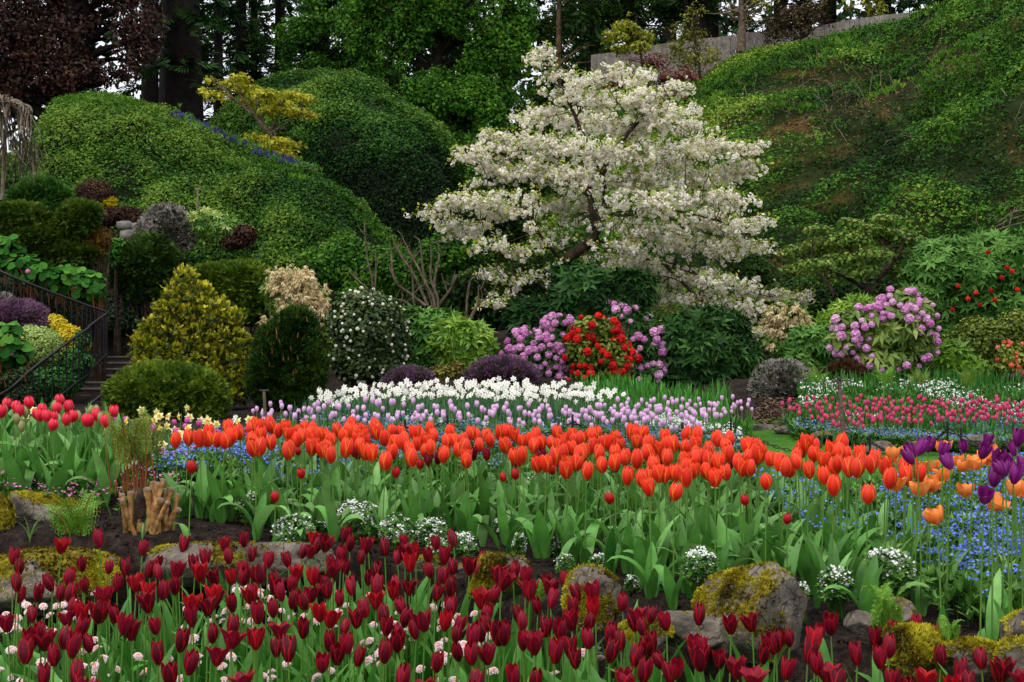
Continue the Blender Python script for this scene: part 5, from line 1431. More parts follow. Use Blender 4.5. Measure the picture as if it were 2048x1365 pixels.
cB = crop([(465,190),(725,175),(530,260),(612,245),(785,245),(900,260),(960,240),(1080,275),(1220,215),(1445,230),(1620,220),(470,300),(690,330),(330,365),(375,300),(120,365),(85,480),(400,450),(485,495),(625,385),(660,435),(775,420),(905,340),(980,450),(915,495),(1190,340),(1235,310),(1310,300),(1390,330),(1510,340),(1290,400),(1390,450),(1535,490),(1605,420),(1700,425),(1800,360),(1810,455),(195,530),(205,580),(280,620),(345,545),(340,680),(580,580),(640,610),(685,670),(465,690),(505,640),(795,540),(840,580),(1035,580),(1095,610),(1195,590),(1280,580),(1440,630),(1565,600),(1545,720),(1610,740),(1205,720),(45,650),(45,790),(145,745),(555,790),(600,830),(960,690),(885,750),(1020,810),(800,830),(725,880),(1065,880),(1180,810),(1345,860),(1505,860),(1625,860),(1655,945),(1820,680),(1910,625),(1870,790),(1840,850),(1865,930),(1765,960),(1965,960),(1950,540),(35,990),(270,915),(385,905),(230,1050),(345,1085),(560,1160),(605,1020),(700,1115),(815,1025),(865,1130),(1015,1095),(1125,1010),(1220,960),(1275,920),(1615,1085),(1790,1110),(1890,1100),(1510,1170)], 500, 1025, .2539)
cC = crop([(15,490),(135,450),(190,500),(370,530),(475,520),(415,600),(430,680),(200,620),(275,715),(595,620),(765,625),(545,740),(715,760),(600,850),(660,840),(105,790),(210,850),(400,900),(520,940),(200,1010),(300,1040),(395,1095),(520,1070),(640,1140),(710,1000),(870,960),(960,1010),(860,1100),(1010,1130),(15,960),(1000,700),(1030,855),(1105,820),(1195,805),(1330,855),(1165,890),(1600,810),(1800,880),(1130,1060),(1225,1040),(1265,1150),(1300,1260),(1395,1225),(1510,1045),(1605,1050),(1615,1165),(1715,1150),(1875,1235),(1110,1265),(1010,1300),(85,1290)], 1000, 1025, .2539)
cD = crop([(45,820),(255,920),(165,965),(210,970),(130,1050),(635,840),(475,940),(540,880),(395,1040),(300,1160),(480,1125),(590,1180),(690,1240),(780,1060),(915,940),(1010,1000),(1040,880),(935,1080),(1250,830),(1465,940),(1385,1075),(1775,1090),(1800,1170),(1920,1180),(1620,1200),(1010,1230),(1275,1260),(2040,1220)], 1500, 1025, .2676)
PM = np.concatenate([cA, cB, cC, cD])
# a few more along the bottom edge, cut by the frame in the photograph
PM = np.concatenate([PM, np.stack([rng.uniform(0, 2048, 16), rng.uniform(1345, 1385, 16)], -1)])
hm = rng.normal(.40, .016, len(PM))
W = hit(PM[:, 0], PM[:, 1], hm + .03, 3.0, 6.2)
ye = bed_edge(W[:, 0])
for (x, y, z), h, ye_ in zip(W, hm, ye):
    if y > ye_ - .06:
        sc_ = (ye_ - .06) / y
        zt = CAMZ + (z + h - CAMZ) * sc_
        x, y = x * sc_, ye_ - .06
        z = float(ground_z(x, y)); h = zt - z
    k = int(rng.choice(7, p=[.24, .2, .22, .1, .14, .08, .02]))
    bright = rng.random() < .1
    if bright: k = (1, 3, 5)[rng.integers(3)]
    tulip('maroon', 'maroon_tulip', (x, y, z - .01), h + .01, MAROON_RED[(k - 1) // 2] if bright else MAROON[k], MLEAF, 3 if x > .2 else 2, rng.uniform(.74, .94), .16, leafscale=1.22 if x > .2 else 1.05, look='bright red' if bright else MLOOK[k])

oA = crop([(1405,465),(1460,445),(1615,395),(1640,460),(1680,460),(1590,460),(1745,470),(1805,375),(1830,460),(1810,430),(1910,400),(1975,470),(2010,360),(2020,525)], 0, 760, .2539)
oB = crop([(30,375),(85,370),(105,420),(25,460),(75,525),(175,480),(185,355),(245,390),(290,355),(305,410),(370,400),(410,430),(375,470),(290,550),(340,535),(430,360),(470,420),(485,370),(495,460),(485,525),(555,415),(575,540),(620,425),(655,470),(605,530),(665,580),(690,380),(710,430),(750,395),(740,510),(770,540),(800,350),(805,410),(855,415),(840,470),(850,500),(895,380),(920,430),(945,470),(915,560),(975,570),(970,360),(980,410),(1040,460),(1045,395),(1095,390),(1105,480),(1095,555),(1150,480),(1045,635),(1210,410),(1225,450),(1215,510),(1260,540),(1260,610),(1300,495),(1300,410),(1345,430),(1390,370),(1390,475),(1440,520),(1370,550),(1475,430),(1525,480),(1530,580),(1595,405),(1565,480),(1620,470),(1660,465),(1715,415),(1625,540),(1680,590),(1715,520),(1735,620),(1780,505),(1800,430),(1845,430),(1895,465),(1960,415),(2000,510),(2030,400)], 500, 760, .2539)
oC = crop([(15,420),(70,400),(120,430),(35,510),(85,590),(145,610),(200,580),(155,475),(235,470),(270,510),(310,490),(380,480),(310,415),(350,650),(300,655),(440,415),(505,455),(450,520),(455,600),(515,560),(570,540),(575,440),(575,480),(540,700),(515,660),(605,640),(670,705),(610,590),(650,570),(640,460),(700,510),(735,430),(790,400),(785,480),(760,580),(805,550),(825,655),(880,490),(925,450),(900,570),(915,640),(980,600),(960,490),(1010,410),(1060,480),(1085,410),(1130,410),(1100,480),(1070,620),(1145,560),(1220,580),(1180,510),(1185,660),(1010,745),(1120,760),(1190,740),(1190,830),(1255,730),(1320,730),(1365,855),(1280,530),(1315,440),(1325,510),(1390,500),(1440,420),(1460,520),(1340,610),(1405,615),(1410,720),(1470,760),(1480,680),(1535,430),(1545,500),(1565,560),(1510,610),(1540,690),(1560,590),(1620,710),(1695,760),(1650,540),(1650,640),(1690,450),(1720,460),(1735,630),(1785,710),(1820,460),(1800,510),(1830,570),(1950,520),(1960,600),(1905,640),(1930,680),(1970,675),(2010,590),(2030,520)], 1000, 760, .2539)
oD = crop([(20,640),(60,550),(80,500),(125,570),(115,740),(230,600),(235,640),(290,650),(350,540),(405,510),(420,460),(380,590),(425,655),(480,480),(470,540),(525,590),(580,500),(535,700),(640,530),(610,775),(645,640),(700,470),(720,540),(680,610),(715,640),(790,650),(800,580),(850,545),(865,830),(915,620),(960,570),(1000,640),(1005,725),(1150,630),(1145,700),(1230,610),(1290,680)], 1500, 760, .2676)
PO = np.concatenate([oA, oB, oC, oD])
ho = np.interp(PO[:, 0], [400, 900, 1400, 1800], [.33, .34, .385, .40]) + rng.normal(0, .012, len(PO))
W = hit(PO[:, 0], PO[:, 1], ho + .04, 4.6, 8.1)
for (x, y, z), h in zip(W, ho):
    tulip('orange', 'orange_tulip', (x, y, z - .01), h + .01, ORANGE[rng.integers(len(ORANGE))], OLEAF, 3 if y < 6.4 else 2, rng.uniform(.68, .82) * (1 if y < 6 else 1.1), .11, leafscale=.86)

oth = crop([(1090,560),(1150,510),(1040,520),(1230,780),(1080,740),(1320,740),(1465,665),(1560,570),(1640,580),(1780,560),(1640,790),(1780,870),(1430,975),(1990,780),(1330,610),(1420,480),(2030,770),(1600,600),(1840,520)], 1500, 760, .2676)
hh = rng.normal(.40, .03, len(oth)); W = hit(oth[:, 0], oth[:, 1], hh + .03, 4.2, 8)
for (x, y, z), h in zip(W, hh):
    tulip('apricot', 'apricot_tulip', (x, y, z - .01), h, APRICOT[rng.integers(4)], OLEAF, 1, rng.uniform(.62, .8), .25, leafscale=.7)
oth = crop([(1215,520),(1280,450),(1345,430),(1445,470),(1470,550),(1630,450),(1710,475),(1785,410),(1845,540),(1810,680),(1940,590),(1970,370),(2030,390),(2000,470),(1720,895),(2000,640),(1910,580),(2035,570),(1950,650),(1250,480),(1890,620)], 1500, 760, .2676)
hh = rng.normal(.50, .03, len(oth)); W = hit(oth[:, 0], oth[:, 1], hh + .04, 4.2, 8)
for (x, y, z), h in zip(W, hh):
    tulip('purple', 'purple_tulip', (x, y, z - .01), h, PURPLE[rng.integers(3)], OLEAF, 1, rng.uniform(.66, .8), .3, leafscale=.7)
oth = np.array([(597, 942), (790, 942), (835, 925), (1222, 993), (1030, 945), (1012, 950), (1485, 995), (1575, 1030), (548, 990), (1110, 936), (378, 933), (602, 897), (1910, 858)][:12])
hh = np.full(len(oth), .3); W = hit(oth[:, 0], oth[:, 1], hh + .02, 4.6, 8)
for (x, y, z), h in zip(W, hh):
    tulip('redbud', 'red_tulip', (x, y, z - .01), h, REDBUD[rng.integers(2)], OLEAF, 1, rng.uniform(.8, 1.1), .1, leafscale=.7)
# dark tulips half hidden under the orange heads
u = rng.uniform(0, 1, 26)
oth = np.stack([700 + u * 800, 905 + u * 25 + rng.uniform(-8, 12, 26)], -1)
hh = np.full(26, .32); W = hit(oth[:, 0], oth[:, 1], hh + .02, 5.5, 8.2)
for (x, y, z), h in zip(W, hh):
    tulip('dark', 'dark_tulip', (x, y, z - .01), h, MAROON[rng.integers(3)], OLEAF, 1, .9, .1)

red = crop([(20,165),(105,185),(240,155),(150,225),(270,245),(350,210),(330,260),(385,260),(455,200),(495,140),(565,190),(445,270),(500,290),(580,265),(660,300),(695,300),(770,250),(830,305),(905,225),(20,230),(430,330)], 0, 760, .2539)
hh = rng.normal(.36, .015, len(red)); W = hit(red[:, 0], red[:, 1], hh + .03, 6.3, 9.2)
for (x, y, z), h in zip(W, hh):
    tulip('crimson', 'crimson_tulip', (x, y, z - .01), h, CRIMSON[rng.integers(3)], OLEAF, 3, rng.uniform(.74, .86), .1, leafscale=1.05)
oth = crop([(60,210),(200,235),(410,180),(630,255),(725,210),(740,215),(160,340),(115,280),(820,270)], 0, 760, .2539)
hh = rng.normal(.36, .015, len(oth)); W = hit(oth[:, 0], oth[:, 1], hh + .03, 6.3, 9.2)
for (x, y, z), h in zip(W, hh):
    tulip('greenbud', 'tulip_bud', (x, y, z - .01), h, GREENBUD[0], OLEAF, 2, 1, .1)
mag = crop([(1390,320),(1490,310),(1555,330),(1590,325),(1390,385),(1200,345),(1155,365),(1220,370),(1670,365),(1700,395),(1560,430),(1015,300),(975,300),(905,300),(870,345),(690,375),(605,300),(1100,340),(1450,350)], 0, 760, .2539)
hh = rng.normal(.36, .02, len(mag)); W = hit(mag[:, 0], mag[:, 1], hh + .03, 9.2, 14)
for (x, y, z), h in zip(W, hh):
    tulip('magenta', 'magenta_tulip', (x, y, z - .01), h, MAGENTA[rng.integers(2)], OLEAF, 1, rng.uniform(.8, .95), .1)

# daffodils: one mesh per bloom style
def daff_geo(pm, cm, seed, size, cup, h=.34, leafn=3, face=True):
    rs = np.random.default_rng(seed)
    g = Geo()
    d = nrm(np.array([rs.normal(0, .5), -1, rs.normal(.25, .3)]))
    c = np.array([rs.normal(0, .02), rs.normal(0, .02), h])
    tube(g, smooth_path([(0, 0, 0), (c[0] * .4, c[1] * .4, h * .6), c - d * .012 + [0, 0, .006], c]), .0032, 5, 2, .5, False)
    R = frames(d[None], rs.uniform(0, 6, 1))[0]
    for i in range(6):
        a = i * math.pi / 3
        v = np.array([(0, 0, 0), (.16, .28, .08), (0, .52, -.03), (-.16, .28, .08), (0, .27, .02)]) * size
        Rz = rotm(rs.uniform(-.15, .25), rs.uniform(-.2, .2), a)
        g.add((v @ Rz.T) @ R.T + c, [(0, 1, 4), (1, 2, 4), (2, 3, 4), (3, 0, 4)], 0, rs.uniform(.2, 1))
    k = 8
    a = np.arange(k) * 2 * math.pi / k
    r0, r1 = .1 * size, .17 * size
    v = np.concatenate([np.stack([r0 * np.cos(a), r0 * np.sin(a), 0 * a], -1), np.stack([r1 * np.cos(a), r1 * np.sin(a), 0 * a + cup * size], -1)])
    g.add(v @ R.T + c, [(i, (i + 1) % k, k + (i + 1) % k, k + i) for i in range(k)], 1, .5)
    for i in range(leafn):
        v, f = blade(rs.uniform(.7, 1.0) * h, .012, rs.uniform(0, .15), rs.uniform(.1, .5), 6, 3, .3, rs.uniform(-.5, .5), az=rs.uniform(0, 6.28))
        g.add(v + [rs.normal(0, .015), rs.normal(0, .015), 0], f, 3, rs.random())
    return g

WD = [daff_geo(0, 0, 70 + i, .072, .16).mesh('white_daffodil', [M['daffwhite'], M['daffwhite'], M['tulip_stem'], M['daff_leaf']], smooth=False) for i in range(7)]
YD = [daff_geo(0, 0, 80 + i, .054, .22).mesh('yellow_daffodil', [M['daffcream'], M['daffyellow'], M['tulip_stem'], M['daff_leaf']], smooth=False) for i in range(6)]

def single(kind, name, meshes, pos, cat, sc=1.0, rz=None, look=''):
    o = bpy.data.objects.new(name, meshes[rng.integers(len(meshes))])
    COL.objects.link(o)
    o.location = [float(v) for v in pos]
    o.rotation_euler = (rng.normal(0, .05), rng.normal(0, .05), rng.normal(0, .5) if rz is None else rz)
    o.scale = (sc, sc, sc * rng.uniform(.93, 1.07))
    o['category'] = cat
    px, py = proj(np.array([pos[0], pos[1], pos[2] + .34 * sc]))
    ALL.setdefault(kind, []).append((float(px), float(py), o, look))
    return o

yd = crop([(1500,260),(1220,320),(1280,370),(1345,330),(1420,315),(1500,350),(1560,370),(1510,405),(1580,380),(1750,345),(1740,400),(1870,345),(1365,455),(1360,500),(1490,540),(1525,535),(1540,480),(905,455),(990,420),(1040,410),(1110,320),(1145,285),(600,380),(590,410),(550,410),(290,310),(215,295),(820,320),(1200,400),(1060,470),(1220,445),(1480,400),(1640,510),(1870,505),(1950,350),(1300,420),(1410,420),(930,400),(1450,470),(1250,350),(1330,370)], 0, 760, .2539)
W = hit(yd[:, 0], yd[:, 1], .36, 9.2, 14)
for p in W:
    single('yellowdaff', 'yellow_daffodil', YD, p - [0, 0, .12], 'daffodil', rng.uniform(1.35, 1.6))

def spaced(poly, n, mind, seed):
    r = np.random.default_rng(seed)
    P = np.array(poly, float)
    out = []
    tries = 0
    while len(out) < n and tries < 60 * n:
        tries += 1
        q = np.array([r.uniform(P[:, 0].min(), P[:, 0].max()), r.uniform(P[:, 1].min(), P[:, 1].max())])
        if in_poly(q[:1], q[1:], poly)[0] and all(abs(q[0] - o[0]) / mind[0] + abs(q[1] - o[1]) / mind[1] > 1 for o in out):
            out.append(q)
    return np.array(out)

# white daffodils in front of the shrubs
q = spaced([(690, 778), (760, 768), (900, 764), (1050, 766), (1180, 772), (1232, 786), (1215, 800), (1000, 796), (850, 792), (740, 794), (650, 806), (630, 795)], 290, (8, 6), 5)
q = np.concatenate([q, [(628, 793), (660, 792), (650, 800), (740, 803), (806, 802), (985, 800), (1180, 802), (762, 800), (640, 784), (1245, 790)]])
hh = .33
W = hit(q[:, 0], q[:, 1], hh + .01, 12.5, 17)
for p in W:
    single('whitedaff', 'white_daffodil', WD, p - [0, 0, .01], 'daffodil', rng.uniform(.95, 1.15))

def small_tulip(matl, H, R, h, seeds, nl=2, name='tulip', leaf='tulip_leaf_bright'):
    out = []
    for s in seeds:
        rs = np.random.default_rng(s)
        g = Geo()
        top = np.array([rs.normal(0, .015), rs.normal(0, .015), h])
        tulip_geo(H, R, s, rs.uniform(-.12, .15), 2.3, 1.15, .86, 6, 4, g=g, off=top)
        tube(g, smooth_path([(0, 0, 0), top * [.3, .3, .5], top]), .0035, 5, 1, .5, False)
        for i in range(nl):
            v, f = blade(rs.uniform(.6, .8) * h, .045, .1, rs.uniform(.4, 1.2), 6, 3, .4, rs.uniform(-.6, .6), az=rs.uniform(0, 6.28))
            g.add(v, f, 2, rs.uniform(.2, .8))
        out.append(g.mesh(name, [M[matl], M['tulip_stem'], M[leaf]]))
    return out

LIL = small_tulip('lilac', .06, .0205, .32, range(100, 106), name='lilac_tulip')
ROSE = small_tulip('rose', .06, .0195, .27, range(110, 116), 2, 'rose_tulip', 'daff_leaf')
q = spaced([(505, 812), (560, 805), (800, 803), (1000, 810), (1140, 812), (1150, 842), (1000, 838), (800, 838), (640, 834), (515, 830)], 125, (15, 9), 6)
q2 = spaced([(1130, 822), (1210, 806), (1300, 798), (1420, 798), (1500, 802), (1505, 812), (1440, 830), (1400, 848), (1330, 846), (1240, 842), (1150, 844)], 150, (13, 8), 7)
q = np.concatenate([q, q2])
W = hit(q[:, 0], q[:, 1], .355, 9.6, 17)
for p in W:
    single('lilac', 'lilac_tulip', LIL, p - [0, 0, .01], 'tulip', rng.uniform(.9, 1.12), rng.uniform(0, 6.28))
q = spaced([(1565, 800), (1700, 794), (1850, 792), (2060, 796), (2060, 838), (1900, 842), (1780, 846), (1660, 850), (1625, 838), (1570, 812)], 235, (12, 8), 8)
W = hit(q[:, 0], q[:, 1], .30, 14.2, 19.5)
for p in W:
    single('rose', 'rose_tulip', ROSE, p - [0, 0, .01], 'tulip', rng.uniform(.92, 1.12), rng.uniform(0, 6.28))

# cream hyacinths among the lilac tulips
def hyac(seed):
    rs = np.random.default_rng(seed)
    g = Geo()
    tube(g, [(0, 0, 0), (0, 0, .2)], .006, 5, 1, .5, False)
    k = 46
    a = rs.uniform(0, 6.28, k); z = .1 + .12 * rs.random(k)
    r = .026 * np.sin(np.clip((z - .07) / .17, 0, 1) * math.pi) ** .5
    P = np.stack([r * np.cos(a), r * np.sin(a), z], -1)
    g.inst(FLORET, P, frames(np.stack([np.cos(a), np.sin(a), 0 * a + .3], -1), a), .026, rs.random(k), 0)
    for i in range(3):
        v, f = blade(.2, .022, .1, .5, 6, 3, az=i * 2.1 + rs.random())
        g.add(v, f, 2, .5)
    return g.mesh('white_hyacinth', [M['daffwhite'], M['tulip_stem'], M['tulip_leaf_bright']], smooth=False)
HY = [hyac(s) for s in (1, 2, 3)]
q = spaced([(560, 838), (800, 840), (1000, 840), (1200, 845), (1400, 852), (1480, 842), (1500, 850), (1420, 866), (1200, 860), (900, 852), (570, 848)], 30, (26, 10), 9)
q = np.concatenate([q, [(645, 838), (828, 846), (470, 834), (1172, 826), (1240, 830), (1350, 828), (960, 826)]])
W = hit(q[:, 0], q[:, 1], .17, 9.4, 15)
for p in W:
    single('hyacinth', 'white_hyacinth', HY, p - [0, 0, .01], 'hyacinth', rng.uniform(.9, 1.2), rng.uniform(0, 6))

# pink and white daisies between the maroon tulips
def daisy_geo(seed):
    rs = np.random.default_rng(seed)
    g = Geo()
    h = rs.uniform(.14, .21)
    tube(g, [(0, 0, 0), (rs.normal(0, .006), rs.normal(0, .006), h)], .0016, 4, 1, .5, False)
    n = nrm(np.array([[rs.normal(0, .3), -.35 + rs.normal(0, .2), 1]]))
    R = frames(n, np.zeros(1))[0]
    for ring, (r, z, k) in enumerate(((.017, .0, 16), (.014, .004, 13), (.0105, .007, 10))):
        for i in range(k):
            a = 2 * math.pi * (i + .5 * ring) / k + rs.uniform(-.1, .1)
            v = np.array([(0, .003, .001), (.0038, .6 * r, .004), (0, r, .001), (-.0038, .6 * r, .004)])
            v = v @ rotm(0, 0, a).T + [0, 0, z]
            g.add(v @ R.T + [0, 0, h], [(0, 1, 2, 3)], 0, rs.random(), [1.0, .5, .0, .5])
    g.inst(T(ROUND[0] * [.009, .009, .008] - [0, .0045, 0], ROUND[1]), [R @ [0, 0, .0095] + [0, 0, h]], R[None], 1, .5, 2)
    return g.mesh('daisy', [M['daisy'], M['tulip_stem'], M['daisy_eye']], smooth=False)
DA = [daisy_geo(s) for s in range(5)]
nd = 0
while nd < 270:
    y = rng.uniform(4.35, 5.7); x = rng.random() * 3.3 - 2.1
    if y > bed_edge(x) - .12: continue
    if x > .3 and rng.random() < .85: continue
    if fbm(np.array([[x * 2.2, y * 2.2, 4.0]]), 2)[0] < .42: continue
    single('daisy', 'daisy', DA, (x, y, ground_z(x, y) + rng.uniform(-.02, .03)), 'daisy', rng.uniform(.95, 1.3), rng.normal(0, .6))
    nd += 1

# ---------------------------------------------------------------- what nobody could count: leaves and carpets of small flowers
def region(poly, n, x0, x1, y0, y1, seed=0):
    r = np.random.default_rng(seed + 300)
    x = r.uniform(x0, x1, n); y = r.uniform(y0, y1, n)
    P = np.stack([x, y, ground_z(x, y)], -1)
    if poly is not None:
        P = P[in_poly(*proj(P), poly)]
    return P

def carpet(name, label, P, h, leafm, flm, size_l, size_f, nf, cat='flowers', spread=.04, hj=.35, tm=WHORL_UP, fl_t=FLORET, density=None):
    g = Geo()
    k = len(P)
    L = P + rng.normal(0, spread, P.shape) * [1, 1, 0] + np.stack([0 * P[:, 0], 0 * P[:, 0], h * rng.uniform(.05, .75, k)], -1)
    g.inst(tm, L, frames(nrm(rng.normal(0, .3, (k, 3)) + [0, 0, 1.]), rng.uniform(0, 6.28, k)), size_l * rng.uniform(.6, 1.3, k), rng.random(k), 0)
    st = P[::2]
    for p in st[:1500]:
        tube(g, [p, p + [rng.normal(0, .02), rng.normal(0, .02), h * rng.uniform(.7, 1)]], .0018, 3, 0, .3, False)
    Q = P
    if density is not None:
        Q = P[density(P)]
    m = len(Q)
    for j in range(nf):
        ctr = Q + np.stack([0 * Q[:, 0], 0 * Q[:, 0], h * (1 + rng.normal(0, hj, m) * .5)], -1) + rng.normal(0, spread * .35, (m, 3)) * [1, 1, .5]
        if j == 0: c0 = ctr
        else: ctr = c0 + rng.normal(0, spread * .32, (m, 3)) * [1, 1, .5]
        g.inst(fl_t, ctr, frames(nrm(rng.normal(0, .45, (m, 3)) + [0, -.35, 1]), rng.uniform(0, 6.28, m)), size_f * rng.uniform(.8, 1.2, m), rng.random(m), 1)
    return g.build(name, [leafm, flm], kind='stuff', label=label, cat=cat, smooth=False)

P = region([(1760, 1060), (1800, 1010), (1870, 985), (2700, 980), (2700, 1300), (1960, 1270), (1830, 1210)], 9500, 1.0, 3.4, 4.2, 8.2, 1)
carpet('forget_me_nots', 'vivid blue forget me nots below the purple and apricot tulips', P, .17, M['fmn_leaf'], M['fmn_blue'], .055, .013, 4, density=lambda P: fbm(P * 5, 2) > .52)
P = region(None, 1700, 1.2, 3.3, 5.4, 7.6, 12)
carpet('forget_me_nots', 'blue forget me nots behind the last orange tulips on the right', P, .16, M['fmn_leaf'], M['fmn_blue'], .055, .013, 3, density=lambda P: fbm(P * 4, 2) > .5)
P = region(None, 1700, -1.75, -.85, 6.9, 8.2, 2)
carpet('forget_me_nots', 'blue forget me nots below the yellow daffodils on the left', P, .1, M['fmn_leaf'], M['fmn_blue'], .05, .013, 3, density=lambda P: fbm(P * 5, 2) > .46)
P = region(None, 6000, -2.2, 2.5, 10.2, 13.2, 3)
P = P[P[:, 0] < interp(P[:, 1], [9, 10.5, 13.5], [1.45, 1.8, 2.2])]
dn = lambda P: fbm(P * 1.6 + 5, 2) > .47
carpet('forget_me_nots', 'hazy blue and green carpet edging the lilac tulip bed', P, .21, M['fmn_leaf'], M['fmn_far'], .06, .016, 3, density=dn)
P = region(None, 15000, 2.55, 7.0, 14.6, 16.9, 4)
P = P[P[:, 1] > interp(P[:, 0], [2.5, 3.2, 4.6, 7], [16.6, 15.9, 14.7, 14.4])]
P = P[proj(P)[0] > 1590]
dn = lambda P: (fbm(P * 1.1 + 2, 2) > .40) & (P[:, 1] < 16.4)
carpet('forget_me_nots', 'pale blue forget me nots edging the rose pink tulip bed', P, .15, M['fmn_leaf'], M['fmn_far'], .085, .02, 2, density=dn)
P = region(None, 5500, 2.7, 7.2, 16.2, 18.6, 5)
P = P[proj(P)[0] > 1600]
dn = lambda P: (fbm(P * 1.3 + 8, 2) > .52)
carpet('white_carpet', 'small white flowers and leaves among the rose pink tulips', P, .17, M['fmn_leaf'], M['white_flower'], .09, .024, 3, density=dn)
P = region(None, 3000, .9, 2.1, 13.6, 15.2, 6)
carpet('white_carpet', 'tiny white flowers behind the lilac tulips', P, .2, M['fmn_leaf'], M['white_flower'], .07, .018, 2, density=lambda P: fbm(P * 2, 2) > .5)
P = region(None, 800, -2.9, -1.6, 6.4, 7.6, 7)
carpet('pink_carpet', 'small pink flowers under the crimson tulips', P, .1, M['fmn_leaf'], M['pink_flower'], .045, .014, 2, density=lambda P: fbm(P * 4, 2) > .5)

def blades_stuff(name, label, P, L, W_, matl, n=2, t1=(.2, .9), cat='leaves', base=.4):
    g = Geo()
    tm = []
    for i in range(8):
        v, f = blade(1, W_ / L, .08, rng.uniform(*t1), 7, 3, .4, rng.uniform(-.7, .7))
        z = v[:, 2]
        tm.append((v, f, .25 * (z - .5), np.zeros(len(v))))  # same painted shading from leaf base to tip
    for j in range(n):
        for i, t_ in enumerate(tm):
            Q = P[i::8] + rng.normal(0, .02, (len(P[i::8]), 3)) * [1, 1, 0]
            k = len(Q)
            R = np.array([rotm(rng.normal(0, .08), rng.normal(0, .08), a) for a in rng.uniform(0, 6.28, k)]).reshape(-1, 3, 3)
            g.inst(t_, Q, R, L * rng.uniform(.65, 1.1, k), np.clip(rng.normal(base, .2, k), 0, 1))
    return g.build(name, matl, kind='stuff', label=label, cat=cat)

P = region(None, 1500, -2.3, 2.4, 10.0, 14.2, 20)
P = P[P[:, 1] > interp(P[:, 0], [-2.5, 2.4], [10.6, 10.2])]
P = P[P[:, 0] < interp(P[:, 1], [10, 14.2], [1.6, 2.05])]
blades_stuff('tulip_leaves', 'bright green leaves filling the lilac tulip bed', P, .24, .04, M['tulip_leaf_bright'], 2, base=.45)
P = region(None, 1500, -2.05, 1.25, 13.2, 15.0, 21)
blades_stuff('daffodil_leaves', 'dense blue green daffodil leaves below the white daffodils', P, .36, .016, M['daff_leaf'], 3, (.1, .45), base=.4)
P = region(None, 1700, .9, 3.2, 13.6, 19.0, 22)
P = P[P[:, 0] < interp(P[:, 1], [13.6, 16, 19], [2.05, 2.4, 2.9])]
blades_stuff('bud_leaves', 'green leaves and closed buds behind the lilac tulips', P, .27, .03, M['tulip_leaf_bright'], 2, (.1, .5), base=.35)
P = region(None, 2200, 2.7, 7.4, 15.2, 19.6, 23)
P = P[P[:, 1] > interp(P[:, 0], [2.5, 3.2, 4.6, 7], [16.8, 16.2, 15.4, 15.2])]
P = P[proj(P)[0] > 1600]
blades_stuff('bud_leaves', 'green leaves and closed buds filling the rose tulip bed', P, .29, .03, M['tulip_leaf_bright'], 2, (.1, .5), base=.35)
P = region(None, 1300, -3.6, -1.2, 8.8, 12.6, 24)
blades_stuff('daffodil_leaves', 'green leaves below the yellow daffodils', P, .33, .018, M['daff_leaf'], 2, (.1, .6), base=.5)
P = region(None, 900, -2.5, 2.2, 5.0, 8.0, 25)
P = P[(P[:, 1] > bed_edge(P[:, 0]) + interp(P[:, 0], [-1.2, -.6, 0, 1.2], [1.2, .8, .75, .7])) & (P[:, 0] < 1.6)]
P = P[P[:, 0] > -1.4]
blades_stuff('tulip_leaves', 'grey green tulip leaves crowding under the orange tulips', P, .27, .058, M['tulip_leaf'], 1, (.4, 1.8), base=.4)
P = region(None, 520, -3.2, -1.4, 6.9, 8.6, 26)
P = P[proj(P)[0] < 235]
blades_stuff('tulip_leaves', 'green tulip leaves crowding under the crimson tulips', P, .3, .05, M['tulip_leaf'], 1, (.3, 1.4), base=.35)
P = region(None, 3000, -2.4, 2.2, 3.1, 5.8, 27)
P = P[P[:, 1] < bed_edge(P[:, 0]) - .04]
g = Geo()
k = len(P)
g.inst(WHORL_UP, P + np.stack([rng.normal(0, .02, k), rng.normal(0, .02, k), rng.uniform(0, .05, k)], -1), frames(nrm(rng.normal(0, .25, (k, 3)) + [0, 0, 1.]), rng.uniform(0, 6, k)), rng.uniform(.035, .07, k), rng.random(k))
g.build('daisy_leaves', M['tulip_leaf_bright'], kind='stuff', label='low green daisy leaves covering the soil of the maroon tulip bed', cat='leaves')
P = P[rng.random(len(P)) < np.where(P[:, 0] > .15, .5, .17)]
blades_stuff('tulip_leaves', 'narrow green leaves between the maroon tulips', P, .25, .026, M['tulip_leaf_bright'], 1, (.2, 1.3), base=.42)

